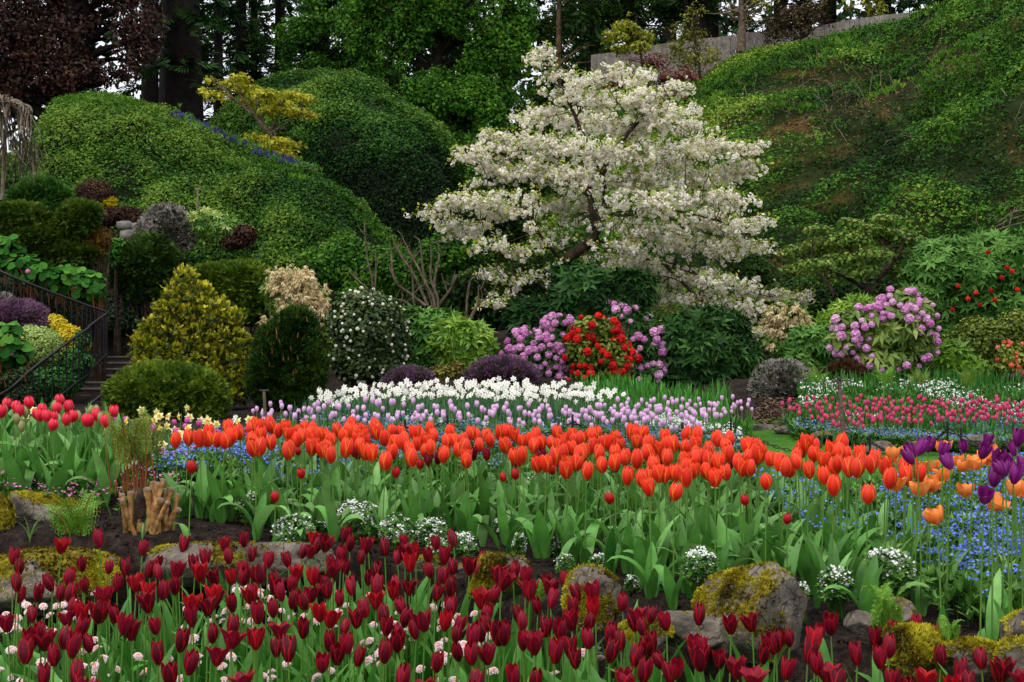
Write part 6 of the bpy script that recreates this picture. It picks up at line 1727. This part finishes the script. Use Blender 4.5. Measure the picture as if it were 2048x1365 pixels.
# ---------------------------------------------------------------- rocks, ferns, cut canes
def rockmat():
    m, nt, bs, out = mat_base('mossy rock')
    c = ramp(nt, noise(nt, 9, 8, .65), G((56, 51, 45), (100, 93, 83), (146, 137, 123)), [.3, .5, .72])
    sp = ramp(nt, noise(nt, 55, 3), [(0, 0, 0, 1), (1, 1, 1, 1)], [.64, .70])
    c = mix(nt, sp, c, S(140, 134, 120))
    ms = nt.nodes.new('ShaderNodeMath'); ms.operation = 'ADD'
    nt.links.new(attr(nt, 'tint'), ms.inputs[0])
    n2 = nt.nodes.new('ShaderNodeMath'); n2.operation = 'MULTIPLY'; n2.inputs[1].default_value = .5
    nt.links.new(noise(nt, 30, 5), n2.inputs[0]); nt.links.new(n2.outputs[0], ms.inputs[1])
    mk = ramp(nt, ms.outputs[0], [(0, 0, 0, 1), (1, 1, 1, 1)], [.76, .84])
    mc = ramp(nt, noise(nt, 40, 4), G((50, 44, 10), (98, 88, 16), (140, 130, 26)), [.3, .5, .7])
    c = mix(nt, mk, c, mc)
    vo = nt.nodes.new('ShaderNodeTexVoronoi'); vo.feature = 'DISTANCE_TO_EDGE'; vo.inputs['Scale'].default_value = 7
    tc = nt.nodes.new('ShaderNodeTexCoord')
    wv = nt.nodes.new('ShaderNodeTexNoise'); wv.inputs['Scale'].default_value = 9
    va = nt.nodes.new('ShaderNodeVectorMath'); va.operation = 'MULTIPLY_ADD'; va.inputs[1].default_value = (.25, .25, .25)
    nt.links.new(tc.outputs['Object'], wv.inputs['Vector']); nt.links.new(wv.outputs['Color'], va.inputs[0]); nt.links.new(tc.outputs['Object'], va.inputs[2])
    nt.links.new(va.outputs[0], vo.inputs['Vector'])
    ck = ramp(nt, vo.outputs[0], [(.25, .22, .2, 1), (1, 1, 1, 1)], [0, .035])
    c = mix(nt, 1.0, c, ck, 'MULTIPLY')
    nt.links.new(c, bs.inputs['Base Color'])
    bs.inputs['Roughness'].default_value = .9
    bs.inputs['Specular IOR Level'].default_value = .2
    bump(nt, bs, noise(nt, 40, 6), .9, .015)
    return m
M['rock'] = rockmat()

def rock(label, px, py, rx, ry, Y, moss=.5, seed=0, dep=1.0, skew=0.0, planes=8, group=None, name='rock', tuft=1.0):
    r = np.random.default_rng(seed)
    th, ph = np.meshgrid(np.linspace(0.02, math.pi - .02, 34), np.linspace(0, 2 * math.pi, 57), indexing='ij')
    d = np.stack([np.sin(th) * np.cos(ph), np.sin(th) * np.sin(ph), np.cos(th)], -1)
    n_ = nrm(r.normal(0, 1, (planes, 3)) * [1, 1, .8])
    off = r.uniform(.55, .95, planes)
    dots = np.maximum(d @ n_.T, 1e-3)
    rad = np.minimum(1.08, (off / dots).min(-1))
    rad = rad * (1 + .16 * (fbm(d * 2.2 + seed, 3) - .5) + .07 * (fbm(d * 9 + seed, 3) - .5))
    c = at(px, py, Y)
    a, b = rx / F * Y * 1.08, ry / F * Y * 1.1
    v = d * rad[..., None] * [a, dep * min(a, b * 1.5), b]
    v[..., 0] += skew * v[..., 2]
    Pw = v + c
    nn = Bank.normals(np.swapaxes(Pw, 0, 1)); nn = np.swapaxes(nn, 0, 1)
    nn = np.where(((nn * d).sum(-1, keepdims=True)) < 0, -nn, nn)
    mk = np.clip(.35 * nn[..., 2] + (fbm(Pw * 7 + seed * 3, 3) - .5) * 1.5 + moss, 0, 1)
    t = thing(name, label, 'rock', (c[0], c[1], c[2] - b), group)
    g = Geo(); g.add(Pw.reshape(-1, 3), grid_faces(*th.shape)[:, ::-1], 0, (mk * .8).reshape(-1))
    g.build('stone', M['rock'], t)
    if moss > .2 and name == 'rock':
        k = int(9000 * tuft * min(1, rx * ry / 6000.)) + 500
        i = r.integers(0, th.shape[0] - 1, k); j = r.integers(0, th.shape[1] - 1, k)
        keep = (r.random(k) < np.sin(th[i, j])) & (mk[i, j] + r.normal(0, .08, k) > .56)
        i, j = i[keep], j[keep]
        uu, vv = r.random((2, len(i), 1))
        P = Pw[i, j] * (1 - uu) * (1 - vv) + Pw[i + 1, j] * uu * (1 - vv) + Pw[i, j + 1] * (1 - uu) * vv + Pw[i + 1, j + 1] * uu * vv
        gg = Geo(); gg.inst(TUFT, P - nn[i, j] * .002, frames(nrm(nn[i, j] + r.normal(0, .25, (len(i), 3))), r.uniform(0, 6, len(i))), r.uniform(.008, .018, len(i)), np.clip((fbm(P * 11, 3) - .5) * 2.6 + .5 + r.normal(0, .14, len(i)), 0, 1))
        gg.build('moss', M['moss'], t)
    return t

rock('large grey boulder draped with yellow green moss, its peak leaning to the right', 1490, 1242, 118, 108, 4.65, .5, 3, 1.0, .12, 12)
rock('low bare pale rock against the left flank of the big boulder', 1372, 1258, 84, 34, 4.55, .08, 8, 1.0, 0, 8)
rock('small mossy lump in front of the pale rock beside the big boulder', 1290, 1275, 52, 30, 4.5, .6, 5)
rock('rounded mossy rock at the end of the white flower clumps', 992, 1150, 60, 48, 5.05, .5, 14)
rock('steep mossy rock with a grey slab top between the tulips', 1190, 1200, 54, 56, 4.72, .45, 21, 1.0, -.1)
rock('long low lichen rock with patches of moss', 480, 1125, 165, 46, 5.72, .24, 33, 1.2, 0, 10)
rock('broad brown mossy ledge at the left end of the maroon bed', 110, 1165, 165, 56, 5.7, .55, 41, 1.0)
rock('half mossy rock beside the bright fern', 75, 1018, 82, 38, 6.45, .3, 52, 1.3)
rock('mossy hump at the left edge of the soil', -5, 1050, 34, 60, 6.1, .7, 57)
rock('low mossy strip of rock behind the maroon tulips', 860, 1130, 60, 16, 5.5, .4, 63)
rock('dark rock with mossy top in the bottom right corner', 2050, 1262, 56, 40, 4.2, .25, 72)
rock('mossy hummock below the curling fern', 1825, 1300, 66, 42, 4.12, .75, 85)
rock('low mossy hummock near the right corner', 1945, 1318, 62, 30, 4.0, .65, 94)
rock('brown mossy rock cut by the right edge', 2045, 1330, 50, 44, 3.92, .6, 97)
rock('small pale stone left of the curling fern', 1720, 1246, 28, 20, 4.45, .1, 102)
rock('pale stone partly hidden behind the curling fern', 1790, 1222, 36, 24, 4.6, .12, 111)
for i, (px, py, rx, ry, Y, lab) in enumerate([(1525, 857, 32, 9, 16.6, 'long edging stone where the path meets the lawn'), (1582, 860, 30, 10, 16.3, 'edging stone at the corner of the blue forget me nots'), (1640, 872, 26, 8, 15.6, 'small edging stone under the blue forget me nots'), (1765, 893, 26, 9, 14.6, 'grey edging stone at the front of the rose tulip bed'), (1740, 902, 22, 8, 14.4, 'low edging stone beside the sprinkler pole'), (1850, 888, 30, 9, 14.4, 'edging stone under the chain fence on the right'), (1960, 882, 36, 10, 14.3, 'mossy edging stone behind the purple tulips')]):
    rock(lab, px, py, rx, ry, Y, .3, 130 + i, 1.0, 0, 9, 'stones edging the lawn', 'edging_stone', .2)
# small clods and stones in the soil
g = Geo()
n = 2600
P = region(None, 9000, -2.4, 2.2, 3.9, 6.6, 41)
P = P[(P[:, 1] > bed_edge(P[:, 0]) + .05) & (P[:, 1] < bed_edge(P[:, 0]) + 1.3)]
k = len(P)
CL = T([(1, 0, 0), (-1, 0, 0), (0, 1, 0), (0, -1, 0), (0, 0, .8), (0, 0, -.8)], [(0, 2, 4), (2, 1, 4), (1, 3, 4), (3, 0, 4), (2, 0, 5), (1, 2, 5), (3, 1, 5), (0, 3, 5)])
g.inst(CL, P, frames(rng.normal(0, 1, (k, 3)), rng.uniform(0, 6, k)), rng.gamma(2.2, .0028, k)[:, None] * rng.uniform(.5, 1.3, (k, 3)), rng.random(k))
g.build('soil_clods', M['soil'], kind='stuff', label='crumbs and clods of dark soil in front of the orange tulips', cat='soil', smooth=False)

def frond(L, W_, npin, curl=0.0, bend=1.0, rs=None, matl=0, stemm=1, tw=.35, stalk=.15):
    rs = rs or rng
    g = Geo()
    s = np.linspace(0, 1, 14)
    th = .1 + bend * s ** 1.6 + curl * np.clip((s - .8) / .2, 0, 1) * 2.5
    x = np.concatenate([[0], np.cumsum(np.sin(th[1:]))]) * L / 13; z = np.concatenate([[0], np.cumsum(np.cos(th[1:]))]) * L / 13
    P = np.stack([x, 0 * x, z], -1)
    tube(g, P, np.linspace(.0028, .0012, 14), 4, stemm, .5, False)
    for i in range(npin):
        u = stalk + (1 - stalk) * (i + .5) / npin
        p = np.array([np.interp(u, s, P[:, k]) for k in range(3)])
        t_ = float(np.interp(u, s, th))
        tang = np.array([math.sin(t_), 0, math.cos(t_)]); nor = np.array([-math.cos(t_), 0, math.sin(t_)])
        ln = W_ * math.sin(math.pi * min(1, (.12 + .86 * ((u - stalk) / (1 - stalk)))) ** .8) ** .9
        for sd_ in (-1, 1):
            d = nrm(np.array([0, sd_, 0]) + tang * .35 + nor * rs.normal(.05, .12))
            R = frames_dir(d[None], nor[None])[0]
            m = 5
            for j in range(m):       # each pinna is a comb of small lobes
                q = (j + .5) / m
                for s2 in (-1, 1):
                    dd = nrm(d * .6 + tang * s2)
                    R2 = frames_dir(dd[None], nor[None])[0]
                    g.inst(LEAF2, [p + d * ln * q], R2[None], ln * tw * (1.1 - q), np.clip(rs.normal(.5, .2), 0, 1), matl)
    return g

def fern(name, label, px, py, fronds, matl, stemm, W_, npin, curl=0.0, Y=None, cat='fern', bend=(.5, 1.4), spread=.02, tw=.4, nm='frond', azs=None, stalk=.12):
    b = hit(px, py, 0, 3.6, 10)[0] if Y is None else at(px, py, Y)
    t = thing(name, label, cat, b)
    for i in range(len(fronds)):
        L = fronds[i]
        g = frond(L, W_ * rng.uniform(.8, 1.15), npin, curl * rng.uniform(.4, 1.2), rng.uniform(*bend), stalk=stalk, tw=tw)
        az = (azs[i] if azs else 6.28 * i / len(fronds) + rng.uniform(-.4, .4))
        child(nm, g.mesh(nm, [matl, stemm], smooth=False), t, (rng.normal(0, spread), rng.normal(0, spread), 0), (0, 0, az))
    return t

fern('bright_fern', 'bright lime green fern beside the half mossy rock', 150, 1110, [.26, .3, .34, .3, .28, .34, .26, .3], M['fern'], M['fern_stem'], .075, 16, 0, 5.95, bend=(.7, 1.5), tw=.3)
fern('curling_fern', 'curling young fern behind the mossy hummock', 1765, 1275, [.18, .2, .17, .19, .2, .16, .14, .17], M['fern'], M['fern'], .03, 13, .8, 4.25, bend=(.3, 1.1), tw=.55)
fern('curling_fern', 'tiny curling fern between the mossy hummock and the corner', 1905, 1290, [.1, .09, .11, .08], M['fern'], M['fern'], .024, 10, .8, 4.05, bend=(.4, 1.0), tw=.6)
fern('curling_fern', 'small pale fern in front of the steep mossy rock', 1070, 1215, [.09, .1, .08, .1], M['fern'], M['fern'], .022, 9, .5, 4.85, bend=(.3, 1.0), tw=.6)
fern('brown_stemmed_fern', 'upright clump of unfurling fern with rusty brown stems behind the cut canes', 270, 985, [rng.uniform(.28, .44) for _ in range(34)], M['fern_dark'], M['fern_stem'], .036, 12, 1.2, 6.35, bend=(.05, .4), spread=.055, tw=.5, stalk=.42)
for i, (px, py, lab, mt) in enumerate([(1770, 790, 'green fern at the foot of the large pink rhododendron', 'fern'), (1840, 795, 'spreading green fern left of the coral azalea', 'fern_dark'), (1935, 790, 'darker fern below the small leaved azalea', 'fern_dark'), (1630, 790, 'little fern beside the pale heather bush', 'fern')]):
    fern('border_fern', lab, px, py, [rng.uniform(.35, .5) for _ in range(9)], M[mt], M[mt], .09, 14, 0, 18.3, bend=(.7, 1.5), tw=.28)
# grey strappy seedlings on the soil
for i, (px, py, lab) in enumerate([(380, 1035, 'small grey green strappy tuft beside the cut canes'), (60, 1090, 'wispy grey green tuft below the half mossy rock'), (285, 1085, 'tangle of pale curved leaves at the foot of the canes')]):
    b = hit(px, py, 0, 4, 8)[0]
    t = thing('strappy_tuft', lab, 'plant', b)
    for j in range(6):
        v, f = blade(rng.uniform(.1, .16), .008, .2, rng.uniform(.9, 1.9), 7, 3, az=rng.uniform(0, 6.28))
        g = Geo(); g.add(v, f, 0, .7); child('leaf', g.mesh('leaf', M['tulip_leaf']), t)

# stump of cut canes
b = at(300, 1072, 6.0)
t = thing('cut_canes', 'stump of tan hydrangea canes cut off short', 'stump', b)
g = Geo()
th = np.linspace(0, 2 * math.pi, 13)[:-1]
tube(g, smooth_path([b + [-.05, .06, -.04], b + [-.05, .06, .08], b + [-.045, .05, .15], b + [-.05, .05, .2]]), np.array([.05, .055, .06, .062, .06, .058, .056, .054, .052, .05, .048, .046, .04, .036, .03, .02][:16]) * .6, 9)
g.build('stump_base', M['bark'], t)
for bx, by, tx, ty, dy, r in [(252, 1062, 244, 990, 0, 7), (272, 1075, 244, 1000, -.06, 6), (262, 1060, 262, 985, .08, 8), (280, 1062, 280, 985, .06, 9), (296, 1060, 295, 978, .0, 9), (303, 1062, 318, 968, -.02, 9), (318, 1066, 328, 960, -.02, 7), (308, 1068, 336, 1005, -.06, 6), (326, 1062, 336, 985, .04, 8), (335, 1055, 342, 978, .02, 8), (330, 1050, 358, 1020, .0, 7), (315, 1070, 322, 1000, -.05, 8), (290, 1064, 306, 965, .1, 7), (345, 1058, 356, 990, .08, 6)]:
    p0 = at(bx, by, 6.0 + dy * .5); p1 = at(tx, ty, 6.0 + dy)
    p0[2] = min(p0[2], float(ground_z(p0[0], p0[1])) - .005)
    mid = (p0 + p1) / 2 + rng.normal(0, .011, 3)
    rr = r / F * 6.0 * .8
    g = Geo()
    pth = smooth_path([p0, mid, p1], 5)
    rad = np.full(len(pth), rr) * rng.uniform(.93, 1.06, len(pth)); rad[len(pth) // 2] *= 1.22; rad[-1] *= 1.15; rad[-2] *= 1.2
    tube(g, pth, rad, 9)
    o = g.build('cane', M['cane'], t)
    g = Geo()
    dd = nrm(p1 - mid)
    tube(g, [p1 - dd * .006, p1 + dd * .003, p1 + dd * .006], [rr * 1.3, rr * 1.15, rr * .85], 8)
    g.build('cut_end', M['cane_end'], o)
for o in list(COL.objects):
    if o.name.startswith('cut_end'):
        o.location = -t.location

# white flowered clumps along the front of the orange tulips
wc = [(590, 1062, 34, 30, 'wide white flower clump above the end of the lichen rock'), (645, 1045, 20, 14, 'little white clump between two wide ones'), (722, 1042, 44, 36, 'tallest and widest white flower clump'), (792, 1062, 30, 30, 'white flower clump right of the tallest one'), (862, 1066, 32, 26, 'white flower clump with bare stems showing below'), (876, 1095, 18, 16, 'small white clump on bare soil below the larger one'), (925, 1088, 22, 22, 'white clump beside the rounded mossy rock'), (952, 1062, 16, 16, 'thin white clump behind the rounded mossy rock'), (1012, 1052, 24, 16, 'low white clump under curling tulip leaves'), (1037, 1088, 12, 18, 'narrow upright white clump on dark soil'), (1112, 1095, 12, 18, 'single upright white plant right of the rounded rock'), (1130, 1128, 12, 16, 'single upright white plant above the steep mossy rock'), (1200, 1128, 14, 18, 'white plant at the top of the steep mossy rock'), (1226, 1094, 16, 22, 'white plant deep among the tulip leaves'), (1266, 1168, 8, 14, 'tiniest white plant in the bare soil'), (1312, 1165, 12, 18, 'small white plant left of the big boulder'), (1400, 1130, 27, 27, 'full white clump at the top of the big boulder'), (1600, 1180, 10, 9, 'tiny white tuft right of the big boulder'), (1672, 1168, 26, 27, 'white clump in shade under broad tulip leaves'), (1790, 1145, 32, 36, 'white clump meeting the blue forget me nots'), (1760, 1120, 22, 16, 'white flowers half hidden behind a broad leaf'), (500, 1018, 24, 24, 'white clump at the left end of the orange tulips'), (468, 1004, 20, 16, 'loose white flowers at the far left of the orange bed'), (1065, 972, 18, 16, 'white flowers high among the orange tulip stems'), (560, 980, 20, 14, 'white flowers behind the leftmost clump'), (1240, 990, 20, 14, 'white flowers between the middle orange stems'), (1700, 1010, 22, 14, 'white flowers behind the small red tulip')]
for px, py, rx, ry, lab in wc:
    b = hit(px, py + ry, 0, 4.2, 8)[0]
    Y = b[1]
    if px > 1380 and py > 1050:
        Y = 4.85; b = at(px, py, Y); b[2] = float(ground_z(b[0], Y))
    t = thing('white_flower_clump', lab, 'flower clump', b, 'white flower clumps below the orange tulips')
    lb = lobes_px([(px, py, rx * 1.1, ry * 1.1)], Y, 1.0)
    n = int(60 + rx * ry * .45)
    P, N, nz = lobe_points(lb, n, .9, .25, overlap=0)
    g = Geo(); g.inst(WHORL_UP, P - [0, 0, .012], frames(nrm(N + [0, 0, 1.] + rng.normal(0, .3, N.shape)), rng.uniform(0, 6, len(P))), rng.uniform(.018, .032, len(P)), rng.random(len(P)))
    for p in P[::3]:
        tube(g, curve(b + rng.normal(0, .012, 3) * [1, 1, 0], p, .0, 4), .0014, 3, 0, .3, False)
    g.build('leaves', M['fmn_leaf'], t)
    P, N, nz = lobe_points(lb, int(24 + rx * ry * .2), .3, .3, overlap=0)
    P = P[P[:, 2] > b[2] + .02]
    g = Geo()
    for p in P:
        k = 5
        g.inst(FLORET, p + rng.normal(0, .006, (k, 3)), frames(nrm(rng.normal(0, .4, (k, 3)) + [0, -.4, 1]), rng.uniform(0, 6, k)), rng.uniform(.008, .013, k), rng.random(k))
    g.build('florets', M['white_flower'], t, False)

# chain fence along the lawn, sprinkler poles
def post(px, py, Y, label, name='chain_post'):
    p = at(px, py, Y); b = np.array([p[0], p[1], float(ground_z(p[0], p[1]))])
    t = thing(name, label, 'post', b, 'black posts of the chain fence')
    g = Geo(); tube(g, [b, p], .009, 6); g.build('shaft', M['iron'], t)
    g = Geo(); tube(g, smooth_path([p + [-.03, 0, -.03], p + [-.012, 0, -.045], p + [.012, 0, -.045], p + [.03, 0, -.03]]), .004, 5); g.build('hook', M['iron'], t)
    g = Geo(); tube(g, [p, p + [0, 0, .012], p + [0, 0, .018]], [.011, .009, .003], 6); g.build('cap', M['iron'], t)
    return p - [0, 0, .045]

LINK = []
for i in range(10):
    a = i * 2 * math.pi / 10
    LINK.append((.0, .026 * math.cos(a), .011 * math.sin(a)))
lg = Geo(); tube(lg, np.array(LINK + LINK[:1]), .0042, 4, 0, .5, False)
LINK = T(np.concatenate(lg.v), lg.q[0])
def chain(a, b, sag, label):
    n = max(12, int(np.linalg.norm(b - a) / .042))
    p = curve(a, b, -sag, n + 1)
    mid = (p[1:] + p[:-1]) / 2; d = p[1:] - p[:-1]
    R = frames_dir(d, np.tile([0, 0, 1.], (n, 1)))
    alt = R.copy(); alt[1::2, :, 0], alt[1::2, :, 2] = R[1::2, :, 2], -R[1::2, :, 0]
    g = Geo(); g.inst(LINK, mid, alt, 1.0, .5)
    g.build('chain', M['iron'], None, True, label, 'chain', 'sagging chains of the lawn fence', origin=tuple(a))
la = [post(px, py, Y, l) for px, py, Y, l in [(597, 828, 11.4, 'black chain post under the dwarf pine'), (895, 832, 11.0, 'black chain post under the lime rhododendron'), (1145, 833, 10.6, 'black chain post under the pink rhododendron'), (1462, 838, 11.8, 'black chain post at the corner of the lawn')]]
lb_ = [post(px, py, Y, l) for px, py, Y, l in [(810, 843, 9.6, 'nearer black chain post under the white dotted shrub'), (1117, 846, 9.4, 'nearer black chain post under the purple heather'), (1365, 850, 9.2, 'nearer black chain post under the dark rhododendron')]]
rc = [post(1740, 872, 11.6, 'low black chain post at the edge of the blue forget me nots'), post(1895, 846, 9.8, 'tallest black chain post beside the purple tulips'), post(1922, 858, 11.4, 'black chain post just behind the tallest one'), post(2090, 850, 9.6, 'black chain post at the right edge')]
for i, (a, b) in enumerate(zip(la[:-1], la[1:])):
    chain(a, b, .13, ['sagging black chain behind the left orange tulips', 'sagging black chain behind the middle orange tulips', 'sagging black chain in front of the lilac tulips'][i])
for i, (a, b) in enumerate(zip(lb_[:-1], lb_[1:])):
    chain(a, b, .12, ['nearer chain just above the orange tulips', 'nearer chain above the orange tulips by the blue carpet'][i])
chain(la[-1], rc[0], .16, 'black chain crossing the green lawn')
chain(rc[0], rc[1], .12, 'black chain in front of the blue forget me nots')
chain(rc[1], rc[3], .1, 'black chain behind the purple tulips')
b0, b1 = at(1690, 905, 14.9), at(1678, 762, 14.9)
b0[2] = float(ground_z(b0[0], b0[1]))
t = thing('sprinkler_pole', 'weathered sprinkler pole with a crosspiece in the rose tulip bed', 'sprinkler', b0)
g = Geo(); tube(g, [b0, b1], [.028, .022], 7); g.build('pole', M['rust'], t)
g = Geo(); tube(g, [b1 + [-.07, 0, -.005], b1 + [.075, 0, .01]], .016, 6); g.build('crosspiece', M['rust'], t)
g = Geo(); tube(g, [b1, b1 + [0, 0, .03], b1 + [0, 0, .045]], [.022, .026, .01], 6); g.build('nozzle', M['iron'], t)
b1 = at(528, 782, 12.6); b0 = at(533, 850, 12.6); b0[2] = float(ground_z(b0[0], b0[1]))
t = thing('sprinkler_pole', 'dark sprinkler pole at the foot of the dwarf pine', 'sprinkler', b0)
g = Geo(); tube(g, [b0, b1], [.016, .013], 6); g.build('pole', M['rust'], t)
g = Geo(); tube(g, [b1 + [-.04, 0, 0], b1 + [.04, 0, .0]], .01, 5); g.build('nozzle', M['iron'], t)
# wood chips and litter on the earth beside the pale heather
yy_ = rng.uniform(784, 862, 2600)
xx_ = np.interp(yy_, [784, 820, 862], [1532, 1512, 1500]) + rng.random(2600) * 95 + rng.normal(0, 8, 2600)
P = hit(xx_, yy_, 0, 14, 24)
g = Geo(); g.inst(LEAF2, P + [0, 0, .012], frames(nrm(rng.normal(0, .35, P.shape) + [0, 0, 1.]), rng.uniform(0, 6, len(P))), rng.uniform(.02, .06, len(P)), rng.random(len(P)))
g.build('bark_litter', leafmat('bark litter', G((48, 36, 28), (92, 72, 58), (140, 118, 100)), .9, 0, .1), kind='stuff', label='brown bark litter on the earth path beside the pale heather bush', cat='litter')

# ---------------------------------------------------------------- labels of the flowers
ORD = ['first', 'second', 'third', 'fourth', 'fifth', 'sixth', 'seventh', 'eighth', 'ninth', 'tenth', 'eleventh', 'twelfth', 'thirteenth', 'fourteenth', 'fifteenth', 'sixteenth', 'seventeenth', 'eighteenth', 'nineteenth', 'twentieth']
for tens, tenth in (('twenty', 'thirtieth'), ('thirty', 'fortieth'), ('forty', 'fiftieth'), ('fifty', 'sixtieth'), ('sixty', 'seventieth')):
    ORD += [tens + '-' + o for o in ORD[:9]] + [tenth]
BACKZ = [(500, 'the golden cypress'), (650, 'the dwarf pine'), (830, 'the white dotted shrub'), (1000, 'the lime rhododendron'), (1140, 'the pink rhododendron'), (1265, 'the scarlet azalea'), (1510, 'the dark rhododendron'), (1625, 'the pale heather bush'), (1720, 'the sprinkler pole'), (1880, 'the large pink rhododendron'), (9999, 'the coral azalea')]
FRONTZ = [(250, 'below the mossy ledge'), (420, 'below the cut canes'), (640, 'below the lichen rock'), (920, 'below the white clumps'), (1070, 'by the rounded mossy rock'), (1260, 'by the steep mossy rock'), (1640, 'before the big boulder'), (9999, 'below the curling ferns')]

def name_all(kind, what, zones, rows, group, prep=''):
    it = ALL.get(kind, [])
    cells = {}
    for q in it:
        z = next(n for lim_, n in zones if q[0] < lim_)
        cells.setdefault(z, []).append(q)
    for z, L in cells.items():
        L.sort(key=lambda q: q[1])
        R = min(rows, max(1, len(L) // 3))
        names = {1: [''], 2: ['back', 'front'], 3: ['back', 'middle', 'front'], 4: ['rearmost', 'second', 'third', 'front']}[R]
        for r in range(R):
            row = sorted(L[r * len(L) // R:(r + 1) * len(L) // R], key=lambda q: q[0])
            for i, q in enumerate(row):
                lk = (q[3] + ' ') if q[3] else ''
                rn = f' in {names[r]} row' if names[r] else ''
                where = (prep + ' ' + z).strip()
                od = f'{ORD[i]} from left' if len(row) > 1 else 'alone'
                q[2]['label'] = f'{lk}{what}, {od}{rn} {where}'
                q[2]['group'] = group

name_all('maroon', 'maroon tulip', FRONTZ, 4, 'maroon tulips in the front bed')
name_all('orange', 'orange red tulip', BACKZ, 4, 'orange red tulips in the middle bed', 'under')
name_all('apricot', 'apricot orange tulip', [(9999, 'above the blue forget me nots')], 3, 'apricot tulips at the end of the orange row')
name_all('purple', 'tall purple tulip', [(9999, 'above the apricot tulips')], 3, 'purple tulips at the right edge')
name_all('redbud', 'short small red tulip', [(700, 'among the left orange stems'), (1150, 'among the middle orange stems'), (9999, 'among the right orange stems')], 1, 'short red tulips under the orange ones')
name_all('dark', 'dark tulip', [(900, 'half hidden under the left orange heads'), (1200, 'half hidden under the middle orange heads'), (9999, 'half hidden under the right orange heads')], 1, 'dark tulips under the orange ones')
name_all('crimson', 'crimson pink tulip', [(9999, 'before the stone steps')], 3, 'crimson tulips at the left edge')
name_all('greenbud', 'closed green tulip bud', [(9999, 'among the crimson tulips')], 1, 'green buds among the crimson tulips')
name_all('magenta', 'magenta tulip', [(9999, 'among the yellow daffodils')], 3, 'magenta tulips among the daffodils')
name_all('yellowdaff', 'cream and yellow daffodil', [(200, 'behind the crimson tulips'), (330, 'before the yew dome'), (9999, 'left of the dwarf pine')], 3, 'yellow daffodils on the left')
name_all('whitedaff', 'white daffodil', BACKZ, 3, 'white daffodils below the shrubs', 'under')
name_all('lilac', 'pale lilac tulip', BACKZ, 3, 'lilac tulips in the far bed', 'under')
name_all('rose', 'rose pink tulip', BACKZ, 4, 'rose pink tulips on the right', 'under')
name_all('hyacinth', 'white hyacinth', BACKZ, 1, 'white hyacinths edging the lilac bed', 'under')
name_all('daisy', 'pink and white daisy', FRONTZ, 4, 'daisies between the maroon tulips')
